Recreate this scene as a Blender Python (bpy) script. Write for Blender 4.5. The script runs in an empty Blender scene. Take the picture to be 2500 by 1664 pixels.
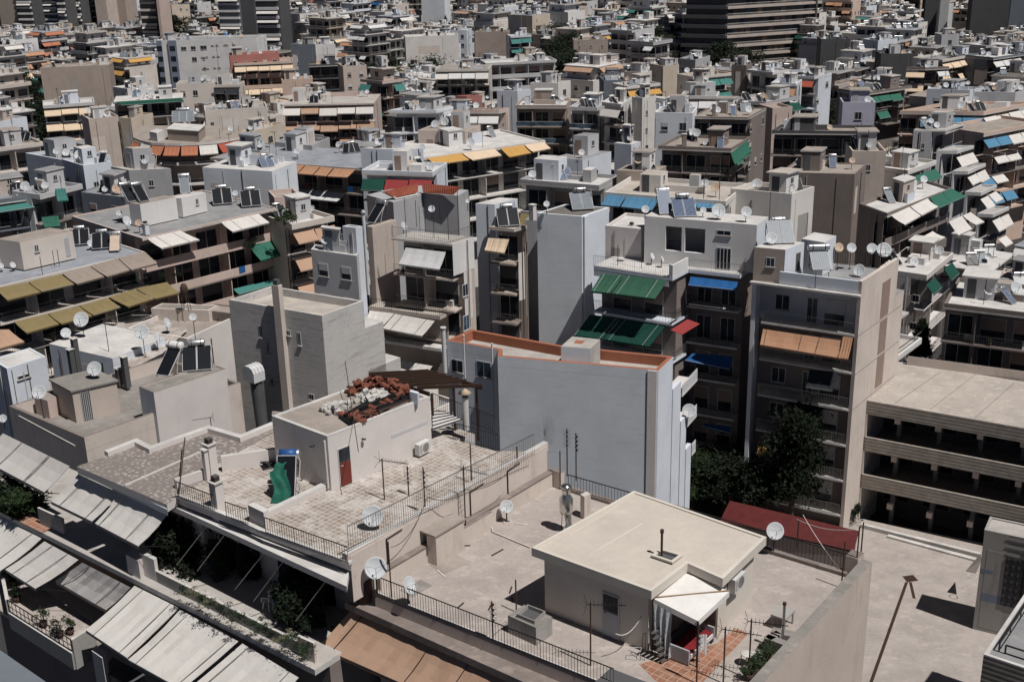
import bpy, math, random
from mathutils import Vector, Matrix
S = bpy.context.scene
R = math.radians
# ------------------------------------------------------------------ camera
CAMZ = 50.0
PITCH, ROLL, FPX = R(19.77), R(1.4), 2950.0
CF = Vector((0, math.cos(PITCH), -math.sin(PITCH)))
_u0 = Vector((0, math.sin(PITCH), math.cos(PITCH)))
CRT = Vector((1, 0, 0))*math.cos(ROLL) - _u0*math.sin(ROLL)
CUP = Vector((1, 0, 0))*math.sin(ROLL) + _u0*math.cos(ROLL)
CAM = Vector((0, 0, CAMZ))
cd = bpy.data.cameras.new('camera'); cam = bpy.data.objects.new('camera', cd)
S.collection.objects.link(cam); S.camera = cam
cd.sensor_width = 36; cd.lens = FPX/2500*36; cd.clip_start = .5; cd.clip_end = 6000
m3 = Matrix((CRT, CUP, -CF)).transposed()
cam.matrix_world = Matrix.Translation(CAM) @ m3.to_4x4()
# ------------------------------------------------------------------ light
SUN_AZ, SUN_EL = 132.0, 62.0
w = bpy.data.worlds.new('World'); S.world = w; w.use_nodes = True
nt = w.node_tree; bg = nt.nodes['Background']
sky = nt.nodes.new('ShaderNodeTexSky'); sky.sky_type = 'NISHITA'; sky.sun_disc = False
sky.sun_elevation = R(SUN_EL); sky.sun_rotation = R(SUN_AZ); sky.air_density = .22; sky.dust_density = .2
nt.links.new(sky.outputs[0], bg.inputs[0]); bg.inputs[1].default_value = 0.05
sd = bpy.data.lights.new('sun', 'SUN'); sd.energy = 5.0; sd.angle = R(.5); sd.color = (1, .965, .925)
sun = bpy.data.objects.new('sun', sd); S.collection.objects.link(sun)
sv = Vector((math.sin(R(SUN_AZ))*math.cos(R(SUN_EL)), math.cos(R(SUN_AZ))*math.cos(R(SUN_EL)), math.sin(R(SUN_EL))))
sun.rotation_euler = sv.to_track_quat('Z', 'Y').to_euler(); sun.location = (60, -60, 120)
S.view_settings.view_transform = 'Standard'; S.view_settings.look = 'None'
S.cycles.max_bounces = 5; S.cycles.diffuse_bounces = 2
S.view_settings.exposure = -0.27; S.view_settings.gamma = 1
# ------------------------------------------------------------------ sight lines: a point seen at (x, y) of a study crop, d metres below eye level
CR = {1:(0,0,.36078),2:(825,0,.36078),3:(1650,0,.36078),4:(0,552,.36078),5:(825,552,.36078),6:(1650,552,.36078),
 7:(0,1104,.36078),8:(825,1104,.36078),9:(1650,1104,.36078),'a':(1400,440,.2124),'b':(1780,500,.2124),'c':(2000,300,.2124),
 'd':(400,380,.2124),'e':(0,400,.19133),'f':(780,420,.19133),'g':(1400,720,.26148),'h':(0,0,.2124),'i':(500,0,.2124),
 'j':(1000,0,.2124),'k':(1500,0,.2124),'l':(2000,0,.2124),'m':(2080,1250,.26398),'n':(640,1060,.12754),'o':(760,840,.21686),
 'p':(1540,1380,.18111),'q':(1150,960,.1658),'r':(1040,450,.2232),0:(0,0,1)}
def full(c, x, y): a = CR[c]; return a[0]+x*a[2], a[1]+y*a[2]
def ray(c, x, y):
    X, Y = full(c, x, y); return CF + CRT*((X-1250)/FPX) + CUP*((832-Y)/FPX)
def at(c, x, y, d): q = ray(c, x, y); return CAM + q*(d/-q.z)
def proj(P):
    v = P-CAM; z = v.dot(CF)
    return (1250+FPX*v.dot(CRT)/z, 832-FPX*v.dot(CUP)/z) if z > 1 else (-9999, -9999)
def dirv(az): return Vector((math.sin(R(az)), math.cos(R(az)), 0))
rng = random.Random(7)
# ------------------------------------------------------------------ materials
MATS = {}
def nodes(name):
    m = bpy.data.materials.new(name); m.use_nodes = True; n = m.node_tree
    return m, n, n.nodes['Principled BSDF']
def add(n, t, **k):
    q = n.nodes.new('ShaderNode'+t)
    for a, b in k.items(): setattr(q, a, b)
    return q
def noise(n, vec, scale, detail=4, rough=.6):
    q = add(n, 'TexNoise'); q.inputs['Scale'].default_value = scale; q.inputs['Detail'].default_value = detail
    q.inputs['Roughness'].default_value = rough
    if vec: n.links.new(vec, q.inputs['Vector'])
    return q.outputs[0]
def ramp(n, fac, a, b, ca=0., cb=1.):
    q = add(n, 'MapRange'); n.links.new(fac, q.inputs[0])
    for i, v in zip((1, 2, 3, 4), (a, b, ca, cb)): q.inputs[i].default_value = v
    return q.outputs[0]
def mixc(n, fac, a, b, mode='MIX'):
    q = add(n, 'Mix', data_type='RGBA', blend_type=mode)
    for s, v in ((q.inputs[0], fac), (q.inputs[6], a), (q.inputs[7], b)):
        if isinstance(v, bpy.types.NodeSocket): n.links.new(v, s)
        elif isinstance(v, (int, float)): s.default_value = v
        else: s.default_value = (*v, 1)
    return q.outputs[2]
def mapped(n, scale, rotz=0):
    g = add(n, 'NewGeometry'); q = add(n, 'Mapping'); n.links.new(g.outputs['Position'], q.inputs[0])
    q.inputs['Scale'].default_value = scale; q.inputs['Rotation'].default_value = (0, 0, rotz); return q.outputs[0]
def bump(n, b, h, st, dist=.02):
    q = add(n, 'Bump'); q.inputs['Strength'].default_value = st; q.inputs['Distance'].default_value = dist
    n.links.new(h, q.inputs['Height']); n.links.new(q.outputs[0], b.inputs['Normal'])
def dk(c, f): return tuple(v*f for v in c)
def stucco(name, c, dirt=.35, rough=.9, bm=.35, horiz=False):
    m, n, b = nodes(name)
    p = mapped(n, (1, 1, 1)); st = mapped(n, (.5, .5, 5) if horiz else (1.7, 1.7, .3))
    big = ramp(n, noise(n, p, .35, 5), .35, .7, 0, 1)
    strk = ramp(n, noise(n, st, 1.0, 5, .65), .54, .80, 0, .8)
    spot = ramp(n, noise(n, p, 3.2, 6, .7), .58, .72, 0, 1)
    vo = add(n, 'TexVoronoi', distance='CHEBYCHEV'); vo.inputs['Scale'].default_value = .42; n.links.new(mapped(n, (1, 1, .8), .7), vo.inputs['Vector'])
    sx = add(n, 'SeparateColor'); n.links.new(vo.outputs['Color'], sx.inputs[0]); pt = ramp(n, sx.outputs[0], .62, .9, 0, .3)
    col = mixc(n, big, c, dk(c, .86)); col = mixc(n, pt, col, (min(1, c[0]*1.07), min(1, c[1]*1.06), min(1, c[2]*1.04)))
    mm = add(n, 'Math', operation='MULTIPLY'); n.links.new(strk, mm.inputs[0]); mm.inputs[1].default_value = dirt
    col = mixc(n, mm.outputs[0], col, (c[0]*.42, c[1]*.38, c[2]*.34))
    mm = add(n, 'Math', operation='MULTIPLY'); n.links.new(spot, mm.inputs[0]); mm.inputs[1].default_value = dirt*.8
    col = mixc(n, mm.outputs[0], col, (c[0]*.55, c[1]*.5, c[2]*.45))
    n.links.new(col, b.inputs['Base Color']); b.inputs['Roughness'].default_value = rough
    b.inputs['Specular IOR Level'].default_value = .2
    bump(n, b, noise(n, p, 9, 6, .7), bm, .03)
    return m
def roofm(name, c, dirt=.5, var=.74):
    m, n, b = nodes(name); p = mapped(n, (1, 1, 1))
    big = ramp(n, noise(n, p, .55, 6, .65), .38, .66, 0, 1)
    fine = ramp(n, noise(n, p, 5, 6, .75), .45, .7, 0, 1)
    blot = ramp(n, noise(n, mapped(n, (.8, 1.3, 1), .7), 1.4, 7, .7), .54, .64, 0, 1)
    col = mixc(n, big, c, dk(c, var))
    mm = add(n, 'Math', operation='MULTIPLY'); n.links.new(fine, mm.inputs[0]); mm.inputs[1].default_value = dirt*.6
    col = mixc(n, mm.outputs[0], col, dk(c, .6))
    mm = add(n, 'Math', operation='MULTIPLY'); n.links.new(blot, mm.inputs[0]); mm.inputs[1].default_value = dirt*.7
    col = mixc(n, mm.outputs[0], col, (min(1, c[0]*1.3), min(1, c[1]*1.27), min(1, c[2]*1.24)))
    n.links.new(col, b.inputs['Base Color']); b.inputs['Roughness'].default_value = .95
    b.inputs['Specular IOR Level'].default_value = .15
    bump(n, b, noise(n, p, 6, 6, .75), .4, .03)
    return m
def plain(name, c, rough=.7, metal=0, var=.15, spec=.3):
    m, n, b = nodes(name); p = mapped(n, (1, 1, 1))
    f = ramp(n, noise(n, p, 1.7, 5, .7), .35, .7, 0, 1)
    n.links.new(mixc(n, f, c, dk(c, 1-var)), b.inputs['Base Color'])
    b.inputs['Roughness'].default_value = rough; b.inputs['Metallic'].default_value = metal
    b.inputs['Specular IOR Level'].default_value = spec
    return m
def fabric(name, c):
    m, n, b = nodes(name); p = mapped(n, (1, 1, 1))
    f = ramp(n, noise(n, p, .9, 6, .7), .46, .80, 0, .6)
    g = ramp(n, noise(n, mapped(n, (3, 3, .6)), 1.2, 4), .55, .85, 0, .4)
    col = mixc(n, f, c, (c[0]*.78, c[1]*.72, c[2]*.68)); col = mixc(n, g, col, dk(c, .7))
    n.links.new(col, b.inputs['Base Color']); b.inputs['Roughness'].default_value = .85
    b.inputs['Specular IOR Level'].default_value = .1
    bump(n, b, noise(n, p, 2.2, 3), .3, .05)
    return m
def glassm(name, c):
    m, n, b = nodes(name); p = mapped(n, (.7, .7, .7))
    f = ramp(n, noise(n, p, 1.2, 2), .4, .65, 0, 1)
    n.links.new(mixc(n, f, c, dk(c, 2.6)), b.inputs['Base Color']); b.inputs['Roughness'].default_value = .12
    b.inputs['Specular IOR Level'].default_value = .3
    return m
def tilefloor(name, c, grout, size, rotz, white=.5):
    m, n, b = nodes(name); p = mapped(n, (1, 1, 1), rotz)
    t = add(n, 'TexBrick'); t.offset = 0; n.links.new(p, t.inputs['Vector']); t.inputs['Scale'].default_value = 1
    t.inputs['Brick Width'].default_value = size; t.inputs['Row Height'].default_value = size
    t.inputs['Mortar Size'].default_value = size*.07; t.inputs['Mortar Smooth'].default_value = .3
    t.inputs['Color1'].default_value = (*c, 1); t.inputs['Color2'].default_value = (*dk(c, .72), 1); t.inputs['Mortar'].default_value = (*grout, 1)
    q = mapped(n, (1, 1, 1))
    f = ramp(n, noise(n, q, .8, 7, .75), .46, .58, 0, white)
    col = mixc(n, f, t.outputs[0], grout)
    f2 = ramp(n, noise(n, q, 4, 6, .75), .5, .68, 0, .6)
    col = mixc(n, f2, col, dk(c, .55))
    n.links.new(col, b.inputs['Base Color']); b.inputs['Roughness'].default_value = .85
    b.inputs['Specular IOR Level'].default_value = .2
    bump(n, b, t.outputs['Fac'], -.3, .01)
    return m
def cellfloor(name, c, light, scale):
    m, n, b = nodes(name); p = mapped(n, (1, 1.6, 1), .8)
    v = add(n, 'TexVoronoi'); n.links.new(p, v.inputs['Vector']); v.inputs['Scale'].default_value = scale
    f = ramp(n, v.outputs['Distance'], .25, .42, 1, 0)
    g = ramp(n, noise(n, p, .6, 5), .4, .65, .25, 1)
    mm = add(n, 'Math', operation='MULTIPLY'); n.links.new(f, mm.inputs[0]); n.links.new(g, mm.inputs[1])
    n.links.new(mixc(n, mm.outputs[0], c, light), b.inputs['Base Color']); b.inputs['Roughness'].default_value = .95
    bump(n, b, v.outputs['Distance'], -.8, .05)
    return m
def waves(name, c, scale, rotz, dirv_='X', rough=.6, st=.8):
    m, n, b = nodes(name); p = mapped(n, (1, 1, 1), rotz)
    v = add(n, 'TexWave', wave_type='BANDS', bands_direction=dirv_); n.links.new(p, v.inputs['Vector']); v.inputs['Scale'].default_value = scale
    f = ramp(n, noise(n, p, 1.5, 5, .7), .35, .7, 0, 1); col = mixc(n, f, c, dk(c, .65))
    f = ramp(n, v.outputs['Fac'], .0, .3, .5 if dirv_ == 'X' else .22, 0); col = mixc(n, f, col, dk(c, .45))
    n.links.new(col, b.inputs['Base Color']); b.inputs['Roughness'].default_value = rough
    bump(n, b, v.outputs['Fac'], st, .05)
    return m
def leafm(name, c):
    m, n, b = nodes(name); p = mapped(n, (1, 1, 1))
    f = ramp(n, noise(n, p, 1.1, 4), .35, .65, 0, 1); g = noise(n, p, 9, 2)
    col = mixc(n, f, dk(c, .5), dk(c, 1.4)); col = mixc(n, g, col, dk(c, .8))
    n.links.new(col, b.inputs['Base Color']); b.inputs['Roughness'].default_value = .7
    b.inputs['Specular IOR Level'].default_value = .2
    return m
SPEC = {
 'white': (stucco, (.72,.71,.70), .22), 'bluewhite': (stucco, (.66,.70,.76), .2), 'lightblue': (stucco, (.74,.775,.82), .3, .9, .25, True),
 'cream': (stucco, (0.66,0.6,0.545), .3), 'ivory': (stucco, (0.7,0.67,0.635), .22), 'beige': (stucco, (0.53,0.455,0.405), .35), 'tan': (stucco, (0.4,0.335,0.29), .35),
 'pink': (stucco, (0.58,0.465,0.415), .3), 'salmon': (stucco, (0.46,0.2,0.17), .2), 'peach': (stucco, (0.62,0.47,0.385), .25), 'lilac': (stucco, (.50,.50,.60), .25),
 'grey': (stucco, (.42,.42,.43), .4), 'lightgrey': (stucco, (.56,.56,.57), .35), 'concrete': (stucco, (.36,.345,.33), .6), 'brown': (stucco, (0.23,0.195,0.18), .4),
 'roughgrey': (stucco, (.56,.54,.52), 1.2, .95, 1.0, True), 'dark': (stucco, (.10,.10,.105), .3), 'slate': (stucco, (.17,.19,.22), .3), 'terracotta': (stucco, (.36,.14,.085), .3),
 'palewall': (stucco, (0.68,0.635,0.61), .18), 'creambox': (stucco, (0.65,0.6,0.53), .10, .85, .15), 'pinkstain': (stucco, (0.57,0.48,0.42), .45), 'stain': (stucco, (.62,.545,.49), .5), 'yellowwall': (stucco, (0.58,0.5,0.41), .3),
 'r_grey': (roofm, (0.3,0.3,0.305)), 'r_white': (roofm, (0.63,0.61,0.59), .35), 'r_tan': (roofm, (0.36,0.315,0.28)), 'r_dark': (roofm, (.19,.175,.16)), 'r_bluegrey': (roofm, (.31,.325,.36)),
 'r_concrete': (roofm, (.29,.27,.25), .8), 'r_terrace': (roofm, (0.43,0.38,0.35), .8, .78), 'r_school': (roofm, (.47,.42,.375), .8, .8), 'r_cream': (roofm, (0.5,0.45,0.4), .25), 'r_smooth': (roofm, (.58,.525,.46), .28, .88), 'r_pale': (roofm, (0.47,0.44,0.41), .5), 'yard': (roofm, (.41,.365,.335), .6, .8),
 'ledge': (roofm, (.26,.22,.20), 1.), 'lightledge': (roofm, (0.6,0.575,0.55), .6), 'asphalt': (roofm, (.055,.055,.055), .3),
 'a_beige': (fabric, (.62,.595,.565)), 'a_white': (fabric, (.60,.60,.60)), 'a_green': (fabric, (0.04,0.135,0.1)), 'a_dkgreen': (fabric, (0.018,0.072,0.055)), 'a_grass': (fabric, (.05,.135,.09)),
 'a_teal': (fabric, (0.06,0.19,0.17)), 'a_blue': (fabric, (0.022,0.1,0.27)), 'a_sky': (fabric, (0.09,0.225,0.36)), 'a_orange': (fabric, (0.44,0.25,0.155)), 'a_tan': (fabric, (0.44,0.29,0.205)),
 'a_yellow': (fabric, (0.52,0.3,0.095)), 'a_olive': (fabric, (.225,.178,.09)), 'a_mauve': (fabric, (0.3,0.25,0.215)), 'a_red': (fabric, (0.28,0.05,0.05)), 'a_rust': (fabric, (.42,.17,.10)),
 'a_coral': (fabric, (0.38,0.09,0.06)), 'a_sand': (fabric, (.66,.52,.38)), 'a_grey': (fabric, (.50,.52,.53)), 'a_black': (fabric, (.03,.033,.04)), 'a_burgundy': (fabric, (.10,.015,.02)),
 'glass': (glassm, (.012,.015,.02)), 'blueglass': (glassm, (.03,.05,.07)), 'shutter': (plain, (.30,.22,.18)), 'shutterwhite': (plain, (.55,.54,.52)), 'frame': (plain, (.55,.55,.55)),
 'steel': (plain, (.66,.65,.62), .22, .95), 'tank': (plain, (.60,.61,.62), .4, .8), 'galv': (plain, (.45,.44,.42), .35, .85), 'blackmetal': (plain, (.02,.02,.02), .5), 'rust': (plain, (.07,.04,.03), .8),
 'whitemetal': (plain, (.62,.63,.64), .5), 'dish': (plain, (.58,.60,.62), .5), 'dishtan': (plain, (.55,.42,.32), .6), 'collector': (plain, (.012,.014,.018), .25, 0, .15, .4),
 'collblue': (plain, (.03,.07,.16), .4, 0, .2, .3), 'collgrey': (plain, (.14,.17,.20), .4, 0, .2, .3), 'pvc': (plain, (.62,.60,.57), .5), 'wood': (plain, (.05,.028,.02), .6), 'bamboo': (plain, (.35,.22,.12), .6),
 'reddoor': (plain, (.17,.035,.025), .5), 'greydoor': (plain, (.42,.43,.45), .6), 'plastic': (plain, (.8,.8,.8), .4), 'acwhite': (plain, (.62,.62,.60), .5), 'blue': (plain, (.03,.10,.28), .4),
 'clay': (plain, (.21,.075,.048), .85, 0, .45), 'rubble': (plain, (.58,.56,.53), .9, 0, .35), 'tarp': (plain, (.012,.012,.013), .5, 0, .3), 'cloth': (plain, (.016,.13,.09), .8, 0, .5), 'whitecloth': (plain, (.75,.73,.70), .8),
 'conecap': (plain, (.60,.47,.33), .7), 'redcloth': (plain, (.20,.015,.02), .8), 'trunk': (plain, (.06,.045,.035), .9), 'soil': (plain, (.09,.06,.045), .95), 'tvblack': (plain, (.01,.01,.01), .3), 'bluepaint': (plain, (.06,.12,.2), .7), 'slateblue': (stucco, (.20,.235,.30), .2),
}
EXTRA = {
 'tiles': lambda: tilefloor('tiled_floor', (.36,.30,.255), (.55,.515,.485), .25, R(40), .8),
 'orangetiles': lambda: tilefloor('orange_tiles', (.36,.165,.105), (.40,.29,.22), .3, R(40), .35),
 'pebbles': lambda: cellfloor('pebble_roof', (.21,.18,.165), (.50,.46,.43), 4.2),
 'tinyred': lambda: waves('corrugated_red', (.125,.022,.021), 1.3, R(-37), 'X', .5, .5),
 'rooftile': lambda: waves('clay_roof', (.34,.085,.045), 1.6, R(0), 'X', .8, .8),
 'boards': lambda: waves('board_marked_concrete', (.36,.32,.28), 1.1, 0, 'Z', .9, .15),
 'leaf': lambda: leafm('leaf', (.024,.042,.014)), 'leafdark': lambda: leafm('leaf_dark', (.009,.016,.007)), 'leafpale': lambda: leafm('leaf_pale', (.13,.13,.07)),
}
def M(k):
    if k not in MATS:
        if k in EXTRA: MATS[k] = EXTRA[k]()
        else: s = SPEC[k]; MATS[k] = s[0](k, *s[1:])
    return MATS[k]
# ------------------------------------------------------------------ mesh builder
ORG = {}
class MB:
    def __init__(s): s.v = []; s.f = []; s.m = []; s.names = []; s.smooth = []
    def mi(s, k):
        if k not in s.names: s.names.append(k)
        return s.names.index(k)
    def poly(s, pts, k, sm=False):
        i = len(s.v); s.v += [Vector(p) for p in pts]; s.f.append(list(range(i, i+len(pts)))); s.m.append(s.mi(k)); s.smooth.append(sm)
    def mesh(s, vs, fs, k, sm=False):
        i = len(s.v); s.v += [Vector(p) for p in vs]; q = s.mi(k)
        for f in fs: s.f.append([i+j for j in f]); s.m.append(q); s.smooth.append(sm)
    def hexa(s, b, t, k):   # b, t: 4 bottom, 4 top points, same winding (counter-clockwise from above)
        s.mesh(list(b)+list(t), [(3,2,1,0),(4,5,6,7),(0,1,5,4),(1,2,6,5),(2,3,7,6),(3,0,4,7)], k)
    def prism(s, poly, z0, z1, k, top=None, bottom=True):
        n = len(poly); a = sum(poly[i][0]*poly[(i+1)%n][1]-poly[(i+1)%n][0]*poly[i][1] for i in range(n))
        if a < 0: poly = poly[::-1]
        vs = [(p[0], p[1], z0) for p in poly]+[(p[0], p[1], z1) for p in poly]
        s.mesh(vs, [(i, (i+1) % n, n+(i+1) % n, n+i) for i in range(n)], k)
        s.poly([(p[0], p[1], z1) for p in poly], top or k)
        if bottom: s.poly([(p[0], p[1], z0) for p in poly[::-1]], k)
    def tube(s, a, b, r, k, n=6, r2=None, cap=True):
        a = Vector(a); b = Vector(b); d = b-a
        if d.length < 1e-5: return
        d.normalize(); x = d.orthogonal().normalized(); y = d.cross(x); r2 = r if r2 is None else r2
        vs = [a+(x*math.cos(t)+y*math.sin(t))*r for t in [2*math.pi*i/n for i in range(n)]]
        vs += [b+(x*math.cos(t)+y*math.sin(t))*r2 for t in [2*math.pi*i/n for i in range(n)]]
        fs = [(i, (i+1) % n, n+(i+1) % n, n+i) for i in range(n)]
        s.mesh(vs, fs, k, n > 4)
        if cap: s.poly([vs[i] for i in range(n-1, -1, -1)], k); s.poly(vs[n:], k)
    def path(s, pts, r, k, n=5):
        for a, b in zip(pts, pts[1:]): s.tube(a, b, r, k, n)
    def beam(s, a, b, w, h, k):     # rectangular bar, h vertical
        a = Vector(a); b = Vector(b); d = (b-a).normalized(); x = d.cross(Vector((0,0,1)))
        if x.length < 1e-4: x = Vector((1,0,0))
        x.normalize(); y = x.cross(d).normalized(); x *= w/2; y *= h/2
        s.hexa([a-x-y, a+x-y, b+x-y, b-x-y], [a-x+y, a+x+y, b+x+y, b-x+y], k)
    def sheet(s, p, t, k, k2=None):  # thick quad, p counter-clockwise seen from outside
        p = [Vector(q) for q in p]; n = (p[1]-p[0]).cross(p[3]-p[0]).normalized()*t
        s.poly(p, k); s.poly([q-n for q in p[::-1]], k2 or k)
        for i in range(4):
            j = (i+1) % 4; s.poly([p[i], p[i]-n, p[j]-n, p[j]], k)
    def lathe(s, prof, org, k, n=16, M4=None):
        o = Vector(org); vs = []
        for r, z in prof:
            for i in range(n):
                t = 2*math.pi*i/n; q = Vector((r*math.cos(t), r*math.sin(t), z))
                vs.append(o+(M4 @ q if M4 else q))
        fs = [(j*n+i, j*n+(i+1) % n, (j+1)*n+(i+1) % n, (j+1)*n+i) for j in range(len(prof)-1) for i in range(n)]
        s.mesh(vs, fs, k, True)
    def data(s, name, o):
        me = bpy.data.meshes.new(name); me.from_pydata([tuple(v-o) for v in s.v], [], s.f)
        for k in s.names: me.materials.append(M(k))
        me.polygons.foreach_set('material_index', s.m); me.polygons.foreach_set('use_smooth', s.smooth); me.update()
        return me
    def build(s, name, parent=None, org=None):
        if not s.v: return None
        o = ORG[parent.name] if parent else Vector(org or (0, 0, 0))
        ob = bpy.data.objects.new(name, s.data(name, o)); S.collection.objects.link(ob)
        if parent: ob.parent = parent
        else: ob.location = o
        ORG[ob.name] = o
        return ob
THINGS = []
def thing(name, label, cat, loc, group=None, auto=None):
    o = bpy.data.objects.new(name, None); S.collection.objects.link(o); o.location = loc; o.empty_display_size = .3
    ORG[o.name] = Vector(loc); meta(o, label, cat, group, auto); return o
def meta(o, label, cat, group=None, auto=None):
    o['category'] = cat
    if label: o['label'] = label
    if group: o['group'] = group
    if auto: THINGS.append((o, auto))
    return o
def single(mb, name, label, cat, org, group=None, auto=None):
    return meta(mb.build(name, None, org), label, cat, group, auto)
def struct(mb, name, kind='structure'):
    o = mb.build(name); o['kind'] = kind; return o
# ------------------------------------------------------------------ facade frame
class Face:
    def __init__(s, A, B):
        s.A = Vector((A[0], A[1], 0)); d = Vector((B[0]-A[0], B[1]-A[1], 0)); s.w = d.length; s.u = d.normalized()
        s.n = Vector((s.u.y, -s.u.x, 0)); s.o = 0
    def pt(s, u, z, o=0): q = s.A+s.u*u+s.n*o; return Vector((q.x, q.y, z))
    def hit(s, c, x, y, o=0):
        q = ray(c, x, y); P0 = s.A+s.n*o; t = (P0-CAM).dot(s.n)/q.dot(s.n); P = CAM+q*t
        return (P-s.A).dot(s.u), P.z
    def hp(s, c, x, y, o=0): u, z = s.hit(c, x, y, o); return s.pt(u, z, o)
    def box(s, mb, u0, u1, z0, z1, o0, o1, k):
        b = [s.pt(u0, z0, o1), s.pt(u1, z0, o1), s.pt(u1, z0, o0), s.pt(u0, z0, o0)]
        mb.hexa(b, [p+Vector((0, 0, z1-z0)) for p in b], k)
def inset(poly, ds):
    poly = [Vector((p[0], p[1])) for p in poly]; n = len(poly)
    a = sum(poly[i].x*poly[(i+1)%n].y-poly[(i+1)%n].x*poly[i].y for i in range(n)); sg = 1 if a > 0 else -1
    if isinstance(ds, (int, float)): ds = [ds]*n
    out = []
    for i in range(n):
        p0, p1, p2 = poly[i-1], poly[i], poly[(i+1) % n]
        d1 = (p1-p0).normalized(); d2 = (p2-p1).normalized()
        n1 = Vector((-d1.y, d1.x))*sg; n2 = Vector((-d2.y, d2.x))*sg
        a1 = p1+n1*ds[i-1]; a2 = p1+n2*ds[i]
        c = d1.x*d2.y-d1.y*d2.x
        if abs(c) < 1e-3: out.append(a2)
        else:
            t = ((a2-a1).x*d2.y-(a2-a1).y*d2.x)/c; out.append(a1+d1*t)
    return out
def ring(mb, poly, wd, z0, z1, k, ktop=None):
    q = inset(poly, wd); n = len(poly); poly = [Vector((p[0], p[1])) for p in poly]
    for i in range(n):
        j = (i+1) % n; P = [poly[i], poly[j], q[j], q[i]]
        v = lambda p, z: (p.x, p.y, z)
        mb.poly([v(P[0], z1), v(P[1], z1), v(P[2], z1), v(P[3], z1)], ktop or k)
        mb.poly([v(P[0], z0), v(P[1], z0), v(P[1], z1), v(P[0], z1)], k)
        mb.poly([v(P[2], z0), v(P[3], z0), v(P[3], z1), v(P[2], z1)], k)
def rail(mb, A, B, h, step, r, k='blackmetal', mid=False, rt=None):
    A = Vector(A); B = Vector(B); L = (B-A).length; n = max(1, int(L/step)); H = Vector((0, 0, h)); rt = rt or r*1.6
    mb.tube(A+H, B+H, rt, k, 4); mb.tube(A+H*.1, B+H*.1, r, k, 4)
    if mid: mb.tube(A+H*.5, B+H*.5, r, k, 4)
    for i in range(n+1):
        P = A.lerp(B, i/n); mb.tube(P, P+H, r*(1.6 if i % 12 == 0 else 1), k, 4, cap=False)
# ------------------------------------------------------------------ repeated things: each is built once, then copied with its parts
DATA = {}
def data(key, fn):
    if key not in DATA:
        mb = MB(); fn(mb); DATA[key] = mb.data(str(key), Vector((0, 0, 0)))
    return DATA[key]
def inst(name, dt, parent, loc=(0,0,0), rz=0, sc=(1,1,1), rot=None):
    o = bpy.data.objects.new(name, dt); S.collection.objects.link(o); o.parent = parent; o.location = loc
    o.rotation_euler = rot or (0, 0, rz); o.scale = sc; return o
def M4(rx): return Matrix.Rotation(rx, 3, 'X')
def dish_refl(k):
    def f(mb):
        T = M4(R(62)); pr = [(.001, 0), (.12, .004), (.25, .022), (.36, .048), (.45, .076), (.5, .095), (.5, .085), (.36, .034), (.12, -.012), (.001, -.016)]
        mb.lathe(pr, (0, 0, 0), k, 20, T)
        for a in range(4):
            t = a*math.pi/4; p = [T @ Vector((math.cos(t)*x, math.sin(t)*x, -.03+.09*(abs(x)/.5)**2)) for x in (-.4, 0, .4)]
            mb.tube(p[0], p[1], .012, k, 3); mb.tube(p[1], p[2], .012, k, 3)
    return f
def dish_arm(mb):
    T = M4(R(62)); F_ = T @ Vector((0, 0, .5)); mb.tube(T @ Vector((0, -.46, .08)), F_, .014, 'blackmetal', 4)
    mb.tube(F_, T @ Vector((0, 0, .40)), .035, 'frame', 6); mb.tube(T @ Vector((.42, .1, .08)), F_, .007, 'blackmetal', 3); mb.tube(T @ Vector((-.42, .1, .08)), F_, .007, 'blackmetal', 3)
def dish_pole(mb): mb.tube((0, .06, 0), (0, .06, 1), .03, 'blackmetal', 6); mb.tube((-.12, .06, .02), (.12, .06, .02), .03, 'blackmetal', 4)
def dish(P, D, h, az=185, k='dish', auto=None, label=None, group='satellite dishes on the roofs'):
    if auto: auto = (('small ' if D < .85 else 'large ' if D > 1.15 else '')+('tan' if k == 'dishtan' else 'white')+' satellite dish', auto[1])
    r = thing('satellite_dish', label, 'satellite dish', P, group, auto); r.rotation_euler = (0, 0, R(180-az))
    inst('pole', data('dish_pole', dish_pole), r, sc=(1, 1, h))
    inst('reflector', data('refl_'+k, dish_refl(k)), r, (0, 0, h), sc=(D,)*3)
    inst('feed_arm', data('dish_arm', dish_arm), r, (0, 0, h), sc=(D,)*3); return r
def dish_px(c, x, y, rad, db, h=1.0, az=185, k='dish', host='', label=None):
    C = at(c, x, y, db-h); D = 2*rad*CR[c][2]*(C-CAM).length/FPX
    return dish(Vector((C.x, C.y, CAMZ-db)), D, h, az, k, None if label else ('satellite dish', host), label)
def coll(k):
    def f(mb):
        mb.hexa([(-.48,0,0),(.48,0,0),(.48,0,.07),(-.48,0,.07)], [(-.48,2,0),(.48,2,0),(.48,2,.07),(-.48,2,.07)], 'frame')
        mb.poly([(-.45,.03,.074),(.45,.03,.074),(.45,1.97,.074),(-.45,1.97,.074)], k)
        if k != 'collector':
            for i in range(-4, 5): mb.tube((i*.1, .04, .076), (i*.1, 1.96, .076), .008, 'frame', 3)
    return f
def tankd(k):
    def f(mb):
        mb.lathe([(.001,-.5),(.17,-.5),(.235,-.47),(.25,-.44),(.25,.44),(.235,.47),(.17,.5),(.001,.5)], (0,0,0), k, 16, Matrix.Rotation(R(90), 3, 'Y'))
        for x in (-.28, .28): mb.tube((x-.02, 0, 0), (x+.02, 0, 0), .262, 'blackmetal', 14)
    return f
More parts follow.
